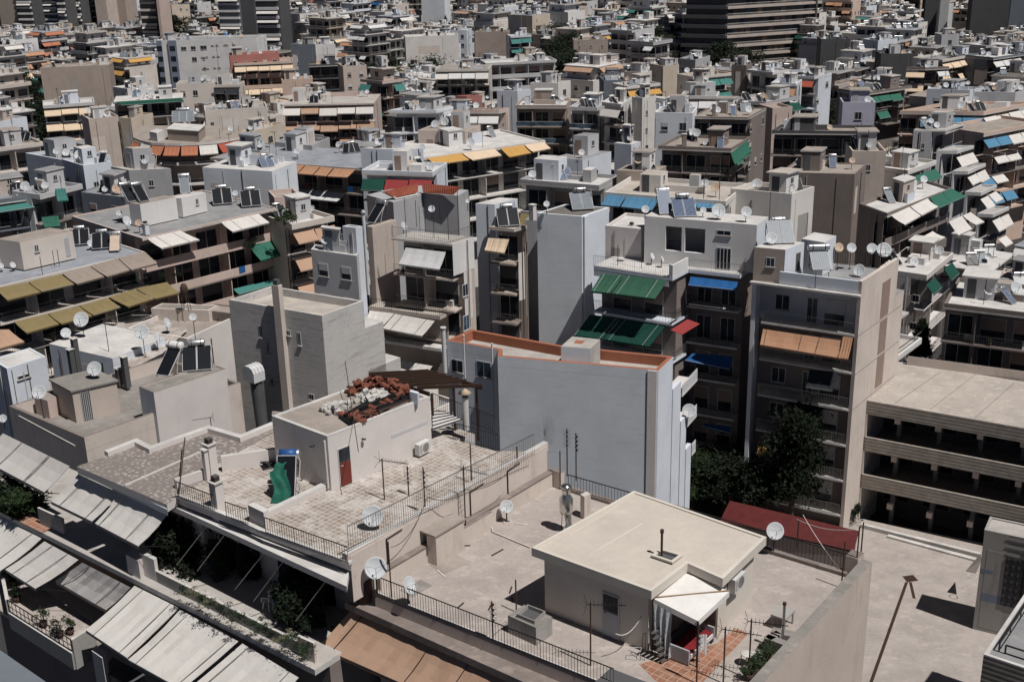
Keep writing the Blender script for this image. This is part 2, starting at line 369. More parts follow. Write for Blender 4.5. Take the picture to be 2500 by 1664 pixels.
def legs(mb):
    for x in (-.48, .48):
        mb.tube((x, 1.55, 0), (x, 1.55, 1.35), .022, 'blackmetal', 4); mb.tube((x, 0, 0), (x, 1.6, 0), .02, 'blackmetal', 4); mb.tube((x, 1.55, 0), (x, .8, .62), .015, 'blackmetal', 3)
        mb.tube((x, 0, .05), (x, 1.62, 1.3), .015, 'blackmetal', 4)
    mb.tube((-.48, 1.55, 1.1), (.48, 1.55, 1.1), .02, 'blackmetal', 4); mb.tube((-.48, 1.55, .1), (.48, 1.55, 1.1), .012, 'blackmetal', 3)
def pipes(mb): mb.path([(.5, 1.4, 1.55), (.62, 1.3, 1.4), (.6, .9, .8), (.66, .6, .1), (.9, .9, .03)], .018, 'pvc', 5)
def heater(P, az=150, n=1, sc=1., k='collector', tk='tank', auto=None, label=None, tilt=40, tl=1.0):
    if auto: auto = ({1: 'single', 2: 'twin', 3: 'triple'}[n]+' '+{'collector': 'black', 'collgrey': 'grey', 'collblue': 'blue', 'dishtan': 'covered tan'}[k]+'-panel solar heater', auto[1])
    r = thing('solar_water_heater', label, 'solar heater', P, 'solar water heaters on the roofs', auto)
    r.rotation_euler = (0, 0, R(180-az)); s = sc
    inst('stand', data('heater_legs', legs), r, sc=(s*n*.96, s, s))
    for i in range(n): inst('collector', data('coll_'+k, coll(k)), r, ((i-(n-1)/2)*s*1.0, 0, .08*s), sc=(s, s, s), rot=(R(tilt), 0, 0))
    inst('tank', data('tank_'+tk, tankd(tk)), r, (0, 1.62*s, 1.55*s), sc=(s*(1.15 if n < 3 else 1.8)*tl, s, s))
    inst('pipe', data('heater_pipe', pipes), r, ((n-1)*.4*s, 0, 0), sc=(s, s, s)); return r
def heater_px(c, x, y, db, **k):
    host = k.pop('host', ''); lb = k.get('label'); return heater(at(c, x, y, db), auto=None if lb else ('solar water heater', host), **k)
def yagi(mb):
    mb.tube((0, -.1, 0), (0, 1.1, 0), .014, 'blackmetal', 4)
    for i in range(9): mb.tube((-.2+.01*i, i*.12, .02), (.2-.01*i, i*.12, .02), .008, 'blackmetal', 3)
    for s in (-1, 1): mb.tube((0, -.1, 0), (s*.22, -.22, .25), .008, 'blackmetal', 3); mb.tube((0, -.1, 0), (s*.22, -.22, -.25), .008, 'blackmetal', 3)
def panelant(mb):
    for z in (0, .22, .44, .66):
        for s in (-1, 1): mb.tube((0, 0, z), (s*.16, .05, z+.1), .009, 'blackmetal', 3); mb.tube((0, 0, z), (s*.16, .05, z-.1), .009, 'blackmetal', 3)
        mb.tube((0, .04, z-.04), (0, .04, z+.04), .05, 'blackmetal', 4)
def mastd(mb): mb.tube((0, 0, 0), (0, 0, 1), .03, 'rust', 5)
def antenna(P, h, kind='y', az=200, auto=None, label=None, th=1.):
    if auto: auto = ({'y': 'mast with a pointed comb aerial', 'p': 'mast with small stacked aerials', 'b': 'mast with two aerials', 'n': 'bare thin mast'}[kind], auto[1])
    r = thing('antenna', label, 'antenna', P, 'aerials standing on the roofs', auto); r.rotation_euler = (0, 0, R(-az))
    inst('mast', data('mast', mastd), r, sc=(th, th, h))
    if kind in 'yb': inst('aerial', data('yagi', yagi), r, (0, 0, h*.96), sc=(1.1,)*3)
    if kind in 'pb': inst('aerial', data('panelant', panelant), r, (0, 0, h*.96-.75))
    return r
def ant_px(c, x, y0, y1, db, kind='y', az=200, host='', th=1.):
    P = at(c, x, y1, db); q = ray(c, x, y0); t = Vector((P.x-CAM.x, P.y-CAM.y)).length/Vector((q.x, q.y)).length
    return antenna(P, max(.6, (CAM+q*t).z-P.z), kind, az, ('antenna', host), th=th)
def acbody(mb):
    mb.hexa([(-.42,-.15,0),(.42,-.15,0),(.42,.15,0),(-.42,.15,0)], [(-.42,-.15,.6),(.42,-.15,.6),(.42,.15,.6),(-.42,.15,.6)], 'acwhite')
def acfan(mb):
    mb.lathe([(.001, 0), (.05, .0), (.05, .012), (.22, .012), (.24, 0)], (.08, -.153, .3), 'galv', 14, Matrix.Rotation(R(90), 3, 'X'))
    for i in range(5): mb.tube((-.38, -.155, .12+i*.09), (-.2, -.155, .12+i*.09), .012, 'blackmetal', 3)
def ac(P, az=130, sc=1., label=None, auto=None):
    r = thing('air_conditioner', label, 'air conditioner', P, 'air conditioner units outside walls', auto); r.rotation_euler = (0, 0, R(180-az))
    inst('casing', data('acbody', acbody), r, sc=(sc,)*3); inst('fan_grille', data('acfan', acfan), r, sc=(sc,)*3); return r
def leaves(n, rx, rz, size, k, seed, shape='ball', droop=0):
    def f(mb):
        g = random.Random(seed)
        cl = [(g.gauss(0, .42), g.gauss(0, .42), g.uniform(-.8, .8), g.uniform(.25, .5)) for _ in range(max(5, n//160))]
        for i in range(n):
            if g.random() < .85:
                c = g.choice(cl); a, b, q = g.gauss(0, 1), g.gauss(0, 1), g.gauss(0, 1); l = math.sqrt(a*a+b*b+q*q)+.001; rr = c[3]*(.75+.35*g.random())
                x, y, z = c[0]+a/l*rr, c[1]+b/l*rr, c[2]+q/l*rr*.8
            else: x, y, z = g.gauss(0, .5), g.gauss(0, .5), g.uniform(-1, 1)
            if shape == 'cone': t = (1-z)/2*.9+.12; x *= t; y *= t
            P = Vector((x*rx, y*rx, z*rz)); d = Vector((g.gauss(0,1), g.gauss(0,1), g.gauss(0,.7))).normalized(); e = d.orthogonal().normalized()
            s_ = size*g.uniform(.6, 1.4); mb.poly([P-e*s_*.45, P+d*s_*.5, P+e*s_*.45, P+d*s_*1.6], k)
    return f
def tree(P, rx, H, k='leafdark', seed=1, label=None, auto=None, shape='ball', n=5200, size=.22):
    r = thing('tree', label, 'tree', P, 'trees between the buildings', auto)
    t = MB(); O = Vector(P); g = random.Random(seed); top = O+Vector((g.uniform(-.3,.3), g.uniform(-.3,.3), H*.75))
    t.tube(O-Vector((0,0,1)), O.lerp(top, .45), rx*.09+.08, 'trunk', 7, rx*.06+.05); t.tube(O.lerp(top, .45), top, rx*.06+.05, 'trunk', 6, .03)
    for i in range(7):
        a = O.lerp(top, .35+.08*i); e = a+Vector((math.cos(i*2.3)*rx*.6, math.sin(i*2.3)*rx*.6, H*.14)); t.tube(a, e, .07, 'trunk', 5, .02)
    t.build('trunk', r)
    inst('crown', data(('crown', seed, k, shape), leaves(n, 1., 1., size/max(rx, .5), k, seed, shape)), r, (0, 0, H*.66), sc=(rx, rx, H*.40)); return r
def bush(P, rx, rz, k='leaf', label=None, auto=None, pot=True, seed=3, name='potted_plant', n=420):
    r = thing(name, label, 'plant', P, 'plants on the balconies', auto)
    if pot:
        inst('pot', data('pot', lambda mb: mb.lathe([(.001,0),(.13,0),(.18,.3),(.16,.3),(.14,.05),(.001,.05)], (0,0,0), 'rust', 10)), r)
        inst('stem', data('stem', lambda mb: [mb.tube((0,0,.1), (.05,0,1), .025, 'trunk', 4), mb.tube((0,0,.3), (-.15,.1,.9), .015, 'trunk', 4)]), r, sc=(1,1,rz+.25))
    inst('foliage', data(('bush', seed, k, n), leaves(n, 1, 1, .17, k, seed)), r, (0, 0, rz+(.3 if pot else 0)), sc=(rx, rx, rz)); return r
# ------------------------------------------------------------------ apartment block maker
def ground(x, y): dd = math.hypot(x, y); return 0. if dd < 130 else -(dd-130)*.03
class Sink:                      # parts of one building: separate near, one mesh where they are only a few pixels
    def __init__(s, root, lod, mb=None): s.root = root; s.lod = lod; s.one = mb or MB(); s.cnt = {}
    def mb(s, name, parent=None):
        if s.lod: return s.one
        m = MB(); m._name = name; m._par = parent; return m
    def done(s, m):
        if s.lod: return None
        c = s.cnt[m._name] = s.cnt.get(m._name, 0)+1
        if c > 100: return None
        return m.build(m._name, m._par or s.root)
def window(sk, F, u, z, w_, h, o=0, k='frame', shut=None, parent=None, sill=True, gl='glass'):
    m = sk.mb('window', parent); t = .06 if not sk.lod else .1
    F.box(m, u, u+w_, z, z+h, o-.02, o+.03, k)
    if sill: F.box(m, u-.06, u+w_+.06, z-.07, z-.003, o, o+.1, 'r_pale')
    ob = sk.done(m)
    p = sk.mb('pane', ob)
    if shut: F.box(p, u+t, u+w_-t, z+h*.45, z+h-t, o+.031, o+.045, shut); F.box(p, u+t, u+w_-t, z+t, z+h*.45, o+.031, o+.037, gl)
    else: F.box(p, u+t, u+w_/2-t/2, z+t, z+h-t, o+.031, o+.037, gl); F.box(p, u+w_/2+t/2, u+w_-t, z+t, z+h-t, o+.031, o+.037, gl)
    if not sk.lod: sk.done(p)
def awning(sk, F, u0, u1, z, o, out, drop, k, lab=None):
    m = sk.mb('awning')
    m.sheet([F.pt(u0, z-drop, o+out), F.pt(u1, z-drop, o+out), F.pt(u1, z, o), F.pt(u0, z, o)], .03, k)
    m.sheet([F.pt(u0, z-drop-.16, o+out+.01), F.pt(u1, z-drop-.16, o+out+.01), F.pt(u1, z-drop-.002, o+out+.01), F.pt(u0, z-drop-.002, o+out+.01)], .01, k)
    ob = sk.done(m)
    if not sk.lod:
        a = sk.mb('frame', ob)
        for u in (u0+.06, u1-.06): a.tube(F.pt(u, z-drop-.02, o+out), F.pt(u, z-drop-.5, o+.02), .02, 'whitemetal', 4)
        a.tube(F.pt(u0, z-drop-.03, o+out), F.pt(u1, z-drop-.03, o+out), .022, 'whitemetal', 4); sk.done(a)
def blank(sk, F, z, g, wall, win=True):       # pipes, cables and odd little windows of a party wall
    if F.w < 1.5: return
    for i in range(g.choice([1, 2, 2, 3])):
        m = sk.mb('downpipe'); u = g.uniform(.3, F.w-.3); m.tube(F.pt(u, z-g.uniform(7, 14), .06), F.pt(u, z-g.uniform(0, .6), .06), g.choice([.02, .03, .05]), g.choice(['pvc', 'rust', 'galv', 'blackmetal']), 5); sk.done(m)
    if g.random() < .5 and win:
        u = g.uniform(.5, F.w-1.2)
        for k in range(3): window(sk, F, u, z-2.6-k*3, g.choice([.5, .7]), .8, 0)
    if g.random() < .5:
        m = sk.mb('patch'); u = g.uniform(.2, F.w*.5); F.box(m, u, u+g.uniform(.8, F.w*.45), z-g.uniform(5, 9), z-g.uniform(1, 3), .001, .012, g.choice(['lightgrey', 'stain', 'concrete', 'palewall'])); sk.done(m)
def facade(sk, F, ztop, nf, spec, wall, g, fh=3.0, depth=1.6):
    tk = spec.split(); st = tk[0]; cols = [t for t in tk[1:] if t in SPEC]; solid = 's' in tk[1:]; glassr = 'gl' in tk[1:]; dense = .95 if 'all' in tk[1:] else .6
    off = -depth if st == 'B' else 0
    z = ztop-.35
    for k in range(nf):
        z1 = z-k*fh; z0 = z1-fh            # slab above at z1, floor at z0
        if st == 'B':
            m = sk.mb('balcony'); F.box(m, 0.02, F.w-.02, z0-.16, z0, -depth+.02, .0, 'ledge' if g.random() < .15 else wall)
            if solid: F.box(m, .02, F.w-.02, z0+.001, z0+.85, -.1, -.01, wall)
            sk.done(m)
            if not solid:
                r = sk.mb('railing')
                if glassr: F.box(r, .1, F.w-.1, z0+.1, z0+.85, -.06, -.04, 'blueglass')
                elif sk.lod: F.box(r, .05, F.w-.05, z0+.12, z0+.3, -.06, -.03, 'galv'); F.box(r, .05, F.w-.05, z0+.55, z0+.85, -.06, -.03, 'galv')
                else: rail(r, F.pt(.06, z0, -.05), F.pt(F.w-.06, z0, -.05), .92, .22, .012, 'galv')
                if glassr: r.tube(F.pt(.06, z0+.9, -.05), F.pt(F.w-.06, z0+.9, -.05), .03, 'whitemetal', 4)
                sk.done(r)
            nb = max(1, round(F.w/3.4)); bw = F.w/nb
            for b in range(nb):
                ww = min(bw*.78, F.w-.5); u = b*bw+bw*.11
                window(sk, F, max(.2, u), z0+.05, ww, 2.3, off, 'frame', g.choice([None, 'shutter', 'dark', None, None]), sill=False)  # wide panes, some dark shutters; their tone also stands in for recess shade
            if not sk.lod and k < 2 and z0 > 8:
                for b in range(nb):
                    r_ = g.random(); u = b*bw+g.uniform(.5, bw-.5)
                    if r_ < .09: ac(F.pt(u, z0+.02, -depth+.25), math.degrees(math.atan2(F.n.x, F.n.y)), .9, None, ('air conditioner', ''))
                    elif r_ < .22: bush(F.pt(u, z0+.01, -.35), g.uniform(.25, .4), g.uniform(.25, .45), g.choice(['leaf', 'leafdark']), None, ('potted plant', ''), True, g.randint(200, 203), 'potted_plant', 240)
                    elif r_ < .30:
                        m = MB(); w_ = g.uniform(.35, .9); m.sheet([F.pt(u, z0+.2, .04), F.pt(u+w_, z0+.24, .04), F.pt(u+w_, z0+.93, .03), F.pt(u, z0+.93, .03)], .015, g.choice(['whitecloth', 'a_blue', 'a_red', 'a_white', 'a_sand', 'plastic']))
                        meta(m.build('laundry', None, F.pt(u, z0+.2, 0)), None, 'laundry', 'washing hung over the balcony railings', ('washing over a railing', ''))
            if cols:
                b = 0
                while b < nb:
                    if g.random() < (dense if k == 0 else dense*.45):
                        awning(sk, F, b*bw+.08, (b+1)*bw-.08, z1-.2-g.uniform(0, .15), -.02, g.uniform(.8, 1.15), g.uniform(.8, 1.25), g.choice(cols))
                    b += 1
            if not sk.lod and nb > 1:
                for b in range(1, nb, 2): m = sk.mb('partition'); F.box(m, b*bw-.05, b*bw+.05, z0+.002, z1-.17, -depth+.02, -.15, wall); sk.done(m)
        elif st == 'W':
            nb = max(1, int(F.w/2.6)); bw = F.w/nb
            for b in range(nb):
                if g.random() < .8: window(sk, F, (b+.5)*bw-.55, z0+1.0, 1.1, 1.25, 0, 'frame', g.choice([None, 'shutter', 'shutterwhite']))
        elif st == 'D':      # deep dark recessed bays
            F.box(sk.one if sk.lod else sk.mb('x'), 0, 0, 0, 0, 0, 0, wall) if 0 else None
        elif st == 'S':      # small windows
            nb = max(1, int(F.w/3.5)); bw = F.w/nb
            for b in range(nb):
                if g.random() < .55: window(sk, F, (b+.5)*bw-.3, z0+1.3, .6, .8, 0, 'frame')
FOOT = []
def box_part(sk, name, poly, z0, z1, wall, roofk, over=0, th=.16):
    m = sk.mb(name); m.prism(poly, z0, z1-th if over else z1, wall, wall if over else roofk, False)
    if over: m.prism(inset(poly, -over), z1-th+.002, z1, 'lightledge', roofk)
    return sk.done(m)
def rect_in(poly, g, sx, sy):
    n = len(poly); a, b, c = Vector(poly[0][:2]), Vector(poly[1][:2]), Vector(poly[2][:2]); e1 = b-a; e2 = c-b
    l1, l2 = e1.length, e2.length; e1.normalize(); e2.normalize(); sx = min(sx, l1*.7); sy = min(sy, l2*.7)
    u = g.uniform(.2, max(.25, l1-sx-.2)); v = g.uniform(.4*(l2-sy), max(.3, l2-sy-.1))
    p = a+e1*u+e2*v; return [p, p+e1*sx, p+e1*sx+e2*sy, p+e2*sy]
def pin(poly, g, m=.12):
    a, b, c = Vector(poly[0][:2]), Vector(poly[1][:2]), Vector(poly[2][:2])
    return a+(b-a)*g.uniform(m, 1-m)+(c-b)*g.uniform(m, 1-m)
def block(L, F, Rr, z, wall='cream', roof='r_grey', fl='', fr='', nf=3, par=.45, pent=None, clutter=1., lod=0, label=None, short=None, seed=None, auto=None, mb=None, cat='building', name='apartment_building', stair=True, fh=3.0, kd=None):
    """L, F, Rr: roof corners (world xy): left, nearest, right. z: roof edge height."""
    g = random.Random(seed if seed is not None else int(abs(F[0]*31+F[1]*17))); L = Vector((L[0], L[1])); F = Vector((F[0], F[1])); Rr = Vector((Rr[0], Rr[1])); K = L+Rr-F
    poly = [L, F, Rr, K]; zb = ground(F.x, F.y)-1; FOOT.append((poly, z))
    root = None
    if mb is None and not lod:
        root = thing(name, label, cat, (F.x, F.y, zb+1), 'apartment blocks of the city', auto)
    sk = Sink(root, lod, mb)
    dl = 1.6 if fl[:1] == 'B' else 0; dr = 1.6 if fr[:1] == 'B' else 0
    core = inset(poly, [dl, dr, 0.02, 0.02]); zr = z-par
    m = sk.mb('wall'); m.prism(core, zb, zr-.18, wall, wall, False); sk.done(m)
    m = sk.mb('roof'); m.prism(poly, zr-.18, zr, 'lightledge' if dl or dr else wall, roof); 
    if par > .05: ring(m, poly, .18, zr+.001, z, wall, wall)
    sk.done(m)
    FL = Face(L, F); FR = Face(F, Rr)
    if lod and not pent and g.random() < .6:
        m = sk.mb('railing')
        for FF in (FL, FR):
            for hh in (.45, .9): m.tube(FF.pt(.1, z+hh, -.1), FF.pt(FF.w-.1, z+hh, -.1), .025, 'galv', 3)
            for q_ in range(int(FF.w/1.2)+1): m.tube(FF.pt(.1+q_*1.2, z, -.1), FF.pt(.1+q_*1.2, z+.9, -.1), .02, 'galv', 3)
    if fl: facade(sk, FL, zr, nf, fl, wall, g, fh)
    if fr: facade(sk, FR, zr, nf, fr, wall, g, fh)
    bw_ = clutter > 0 and 'blank' not in (label or '') and 'plain' not in (label or '')
    if 'tall blank' not in (label or ''):
        if not fl: blank(sk, FL, zr, g, wall, bw_)
        if not fr: blank(sk, FR, zr, g, wall, bw_)
    host = short
    base = inset(poly, .5)
    pz = zr
    if pent:
        q = inset(poly, [2.2 if fl else .8, 2.2 if fr else .8, .6, .6]); pk, ps = (pent.split('|')+[''])[:2]
        m = sk.mb('penthouse'); m.prism(q, zr, zr+2.7, pk, pk, False); ob = sk.done(m)
        m = sk.mb('penthouse_roof'); m.prism(inset(q, [-.9, -.9, -.1, -.1]), zr+2.702, zr+2.9, 'lightledge', roof); sk.done(m)
        for FF in (Face(q[0], q[1]), Face(q[1], q[2])):
            facade(sk, FF, zr+3.2, 1, 'W', pk, g)
            for c_ in ps.split():
                if g.random() < .8: awning(sk, FF, .1, FF.w-.1, zr+2.6, .9, 1., .8, c_)
        rr = sk.mb('railing'); ringr = inset(poly, .1)
        for i in (0, 1):
            A = Vector((*ringr[i], z)); B = Vector((*ringr[i+1], z))
            if lod: rr.tube(A+Vector((0,0,.6)), B+Vector((0,0,.6)), .05, 'galv', 4)
            else: rail(rr, A, B, .6, .25, .012, 'galv')
        sk.done(rr); pz = zr+2.9; base = inset(q, .3)
    if stair and clutter > 0:
        for _x in range(g.choice([0, 1, 1, 2])):
            q = rect_in(base, g, g.uniform(.7, 2.2), g.uniform(.7, 1.8)); box_part(sk, 'roof_shed', q, pz, pz+g.uniform(.6, 1.9), g.choice([wall, 'white', 'lightgrey', 'stain', 'bluewhite']), g.choice([roof, 'r_white', 'r_tan']), 0)
        for _x in range(g.choice([0, 1, 2])):       # low walls between roof areas
            e1 = (Vector(base[1])-Vector(base[0])).normalized(); q = rect_in(base, g, g.uniform(2.5, 6), .18); box_part(sk, 'low_wall', q, pz, pz+g.uniform(.4, .9), wall, 'lightledge', 0)
        q = rect_in(base, g, g.uniform(1.8, 3.2), g.uniform(1.8, 3.0)); wk = g.choice([wall, wall, 'white', 'bluewhite', 'lightgrey', 'beige'])
        hh = g.uniform(1.9, 2.6); box_part(sk, 'stair_house', q, pz, pz+hh, wk, roof, g.choice([0, .12, .12, .25]))
        FF = Face(q[0], q[1]); m = sk.mb('door'); FF.box(m, .3, 1.1, pz+.05, pz+1.95, 0, .04, g.choice(['greydoor', 'shutter', 'slate', 'dark', 'dark'])); sk.done(m)
        FF = Face(q[1], q[2]); window(sk, FF, FF.w*.35, pz+1.1, .6, .7, 0)
    if clutter > 0:
        for i in range(int(g.uniform(0, 2.4)*clutter)):
            p = pin(base, g); s_ = g.uniform(.18, .3); hh = g.uniform(.9, 1.8); m = sk.mb('chimney')
            sq = [p+Vector((-s_, -s_)), p+Vector((s_, -s_)), p+Vector((s_, s_)), p+Vector((-s_, s_))]; m.prism(sq, pz, pz+hh, wall, 'dark', False)
            m.prism(inset(sq, -.06), pz+hh+.15, pz+hh+.22, 'lightledge'); m.prism(inset(sq, .08), pz+hh, pz+hh+.15, 'dark', None, False); sk.done(m)
        if lod:
            mm = sk.one
            for i in range(int(g.uniform(0, 3.4)*clutter)):    # heaters, tanks and aerials too small to be told apart
                p = pin(base, g); P = Vector((p.x, p.y, pz)); mm.sheet([P+Vector((-.7,-.5,.1)), P+Vector((.7,-.5,.1)), P+Vector((.7,.5,.95)), P+Vector((-.7,.5,.95))], .06, g.choice(['collgrey', 'collector', 'frame']))
                mm.tube(P+Vector((-.6,.6,1.2)), P+Vector((.6,.6,1.2)), .22, 'tank', 6)
            for i in range(int(g.uniform(1, 6)*clutter)):
                p = pin(base, g, .05); mm.tube((p.x, p.y, pz), (p.x, p.y, pz+g.uniform(1.5, 3.4)), .04, 'rust', 3); a_ = g.uniform(0, 3); zz_ = pz+g.uniform(1.3, 1.6); mm.tube((p.x, p.y, zz_), (p.x+math.cos(a_)*.8, p.y+math.sin(a_)*.8, zz_), .03, 'rust', 3)
            for i in range(int(g.uniform(0, 3)*clutter)): p = pin(base, g, .03); mm.lathe([(.001, 0), (.38, .12), (.42, .2)], (p.x, p.y, pz+g.uniform(.7, 1.4)), 'dish', 8, M4(R(65))); mm.tube((p.x, p.y, pz), (p.x, p.y, pz+.8), .04, 'rust', 3)
        elif kd:
            nd, nh, na = kd
            for i in range(nd): p = pin(base, g, .05); dish(Vector((p.x, p.y, pz)), g.uniform(.7, 1.3), g.uniform(.5, 1.3), g.uniform(165, 215), g.choice(['dish']*5+['dishtan']), ('satellite dish', host))
            for i in range(nh): p = pin(base, g, .12); heater(Vector((p.x, p.y, pz)), g.uniform(140, 190), g.choice([1, 1, 2, 2]), .85, g.choice(['collector', 'collector', 'collgrey', 'collblue']), g.choice(['tank', 'galv', 'white']), ('solar water heater', host))
            for i in range(na): p = pin(base, g, .02); antenna(Vector((p.x, p.y, pz)), g.uniform(1.6, 3.6), g.choice('ypbn'), g.uniform(0, 360), ('antenna', host))
    if lod and mb is None: root = sk.one.build(name, None, (F.x, F.y, zb+1)); meta(root, label, cat, 'apartment blocks of the city', auto)
    return root, sk, poly, zr, FL, FR
def chk(A, B, C, k):
    a = (B-A); b = (C-B); s_ = abs(a.x*b.y-a.y*b.x)/(a.xy.length*b.xy.length)
    if s_ < .45: print('THIN', k.get('label'), round(s_, 2))
def pxb(c, L, F, Rr, d, **k):
    Fw = at(c, *F, d)
    if isinstance(Rr, (int, float)):
        Lw = at(c, *L, d); u = (Fw-Lw); u.z = 0; u.normalize(); Rw = Fw+Vector((-u.y, u.x, 0))*Rr
    elif isinstance(L, (int, float)):
        Rw = at(c, *Rr, d); u = (Rw-Fw); u.z = 0; u.normalize(); Lw = Fw+Vector((-u.y, u.x, 0))*L
    else: Lw = at(c, *L, d); Rw = at(c, *Rr, d)
    chk(Lw, Fw, Rw, k); return block(Lw, Fw, Rw, CAMZ-d, **k)
def P2(pts): return [Vector((p.x, p.y)) for p in pts]
def awn4(root, pts, k, seams=(), sk_=None, name='awning', lab=None, vk=None, arms=True, val=.16):
    """awning from 4 world points: top left, top right, bottom right, bottom left (seen from the street)"""
    TL, TR, BR, BL = pts; m = MB(); ns = 10
    ndir = (BR-BL).cross(TL-BL).normalized()
    for i in range(ns):                      # slightly sagging cloth
        for j in range(3):
            def q(a, b):
                p = (BL.lerp(BR, a)).lerp(TL.lerp(TR, a), b); sag = .10*math.sin(math.pi*b)*(.6+.4*math.sin(a*23+TL.x*3)); return p-ndir*sag
            a0, a1, b0, b1 = i/ns, (i+1)/ns, j/3, (j+1)/3
            m.poly([q(a0, b0), q(a1, b0), q(a1, b1), q(a0, b1)], k, True); m.poly([q(a0, b1)-ndir*.02, q(a1, b1)-ndir*.02, q(a1, b0)-ndir*.02, q(a0, b0)-ndir*.02], k, True)
    dz = Vector((0, 0, val)); m.poly([BL-dz, BR-dz, BR, BL], vk or k); m.poly([BL, BR, BR-dz, BL-dz], vk or k)
    ob = m.build(name, root)
    if lab: ob['label'] = lab
    a = MB(); a.tube(BL-ndir*.03, BR-ndir*.03, .025, 'whitemetal', 5)
    for s in seams: a.tube(BL.lerp(BR, s)+ndir*.015, TL.lerp(TR, s)+ndir*.015, .018, sk_ or 'whitemetal', 4)
    if arms:
        for A, B in ((BL, TL), (BR, TR)): a.tube(A-ndir*.03, Vector((B.x, B.y, A.z-.3)), .018, 'blackmetal', 4)
    a.build('frame', ob); return ob
# ================================================================== ground
mb = MB()
NX, NY = 12, 16
def gp(i, j): x = -900+i*150; y = -300+j*112; return Vector((x, y, ground(x, y)-.02))
for i in range(NX):
    for j in range(NY): mb.poly([gp(i, j), gp(i+1, j), gp(i+1, j+1), gp(i, j+1)], 'asphalt', True)
struct(mb, 'ground')
def XY(p): return Vector((p.x, p.y))
def lineX(p, d1, q, d2):
    c = d1.x*d2.y-d1.y*d2.x; t = ((q-p).x*d2.y-(q-p).y*d2.x)/c; return p+d1*t
def V3(p, z): return Vector((p[0], p[1], z))
D127, D217, D307, D37 = dirv(128), dirv(218), dirv(308), dirv(38)
def sheetpoly(mb, pts, k, th=.004): mb.poly([p+Vector((0,0,th)) for p in pts], k)
# ================================================================== school yard
mb = MB(); yd = 49.5
ys = [at(9, 1250, 1552+400, yd), at(9, 2700, 1552+400, yd), at('m', 1300, 300, yd), at('m', 100, 60, yd), at(9, 600, 480, yd), at(9, 500, 1000, yd)]
mb.prism(P2(ys), CAMZ-yd-.3, CAMZ-yd, 'yard'); struct(mb, 'school_yard')
mb = MB()
def strip(c, a, b, w, k='rust', z=.006, d=yd):
    A = at(c, *a, d); B = at(c, *b, d); x = (B-A).normalized(); y = Vector((-x.y, x.x, 0))*w/2; h = Vector((0, 0, z))
    mb.poly([A-y+h, B-y+h, B+y+h, A+y+h], k)
strip('m', (505, 645), (165, 1600), .22, 'wood'); strip('m', (540, 645), (575, 795), .22, 'wood')
mb.poly([at('m', x, y, yd-.006) for x, y in ((465, 590), (510, 645), (615, 630), (565, 577))], 'wood')
struct(mb, 'dark_yard_strips')  # flat dark strips and a diamond laid on the yard
mb = MB()
for (a, b, dz, wd) in (((95, 95), (1200, 372), .34, .35), ((340, 200), (1190, 430), .17, .4)):
    A = at('m', *a, yd-dz); B = at('m', *b, yd-dz); x = (B-A).normalized(); y = Vector((x.y, -x.x, 0))
    q = [A, B, B+y*wd, A+y*wd]; mb.prism(P2(q), CAMZ-yd+.002, CAMZ-yd+dz, 'lightledge')
single(mb, 'yard_steps', 'two long pale concrete steps between the school yard and its arcade', 'steps', at('m', 650, 250, yd))
# ================================================================== H1: terrace block at the bottom, cream roof house on it
fd = 25.0; fz = CAMZ-fd
r0, r1 = XY(at(8, 250, 972, fd)), XY(at(8, 1690, 1552, fd)); rd = (r1-r0).normalized()
q1, q0 = XY(at(9, 600, 1552, 24.3)), XY(at(9, 1330, 740, 24.3)); qd = (q1-q0).normalized()
cor = lineX(r0, rd, q0, qd); bk = XY(at(8, 1400, 200, fd)); lf = XY(at(8, 290, 880, fd))
H1 = thing('terrace_building', 'tall beige block with a wide stained roof terrace carrying a cream flat-roofed room', 'building', V3(cor, 0))
mb = MB(); mb.prism([r0, cor, q0, bk, lf], -1, fz, 'pinkstain', 'r_terrace', False); mb.build('wall', H1)
mb = MB()   # thick parapet on the right
n_ = Vector((qd.y, -qd.x));  n_ = n_ if (bk-q0).dot(n_) > 0 else -n_
pz = CAMZ-24.3; mb.prism([q0, cor, cor+n_*.42, q0+n_*.42], fz+.002, pz, 'pinkstain', 'r_concrete', False); mb.build('parapet', H1)
mb = MB(); o0 = at(8, 45, 1010, 25.45); o1 = at(8, 1260, 1552, 25.45); od = (o1-o0).normalized(); o2 = o0+od*14
mb.prism([XY(o0), XY(o2), cor+Vector((.1, .1)), r0+rd*.02], CAMZ-25.75, CAMZ-25.45, 'ledge'); mb.build('ledge', H1)
mb = MB(); mb.prism([r0-rd*.05, cor, cor+Vector((-rd.y, rd.x))*.0+Vector((.0, .18)), r0+Vector((.0, .18))], fz+.002, fz+.14, 'ledge', 'lightledge'); mb.build('kerb', H1)
mb = MB(); rail(mb, V3(r0, fz+.12), V3(r0+rd*10.8, fz+.12), .82, .13, .011, 'blackmetal', False, .022); mb.build('railing', H1)
mb = MB(); b0, b1 = at(8, 1600, 290, fd), at(9, 1190, 830, fd); rail(mb, at(8, 1560, 265, fd), b1, .85, .16, .011, 'blackmetal', False, .025); mb.build('railing', H1)
mb = MB(); A, B = XY(at(8, 1540, 262, fd)), XY(at(9, 1150, 845, fd)); dd = (B-A).normalized(); nn = Vector((-dd.y, dd.x)); mb.prism([A, B, B+nn*.3, A+nn*.3], fz+.002, fz+.16, 'ledge'); mb.build('kerb', H1)
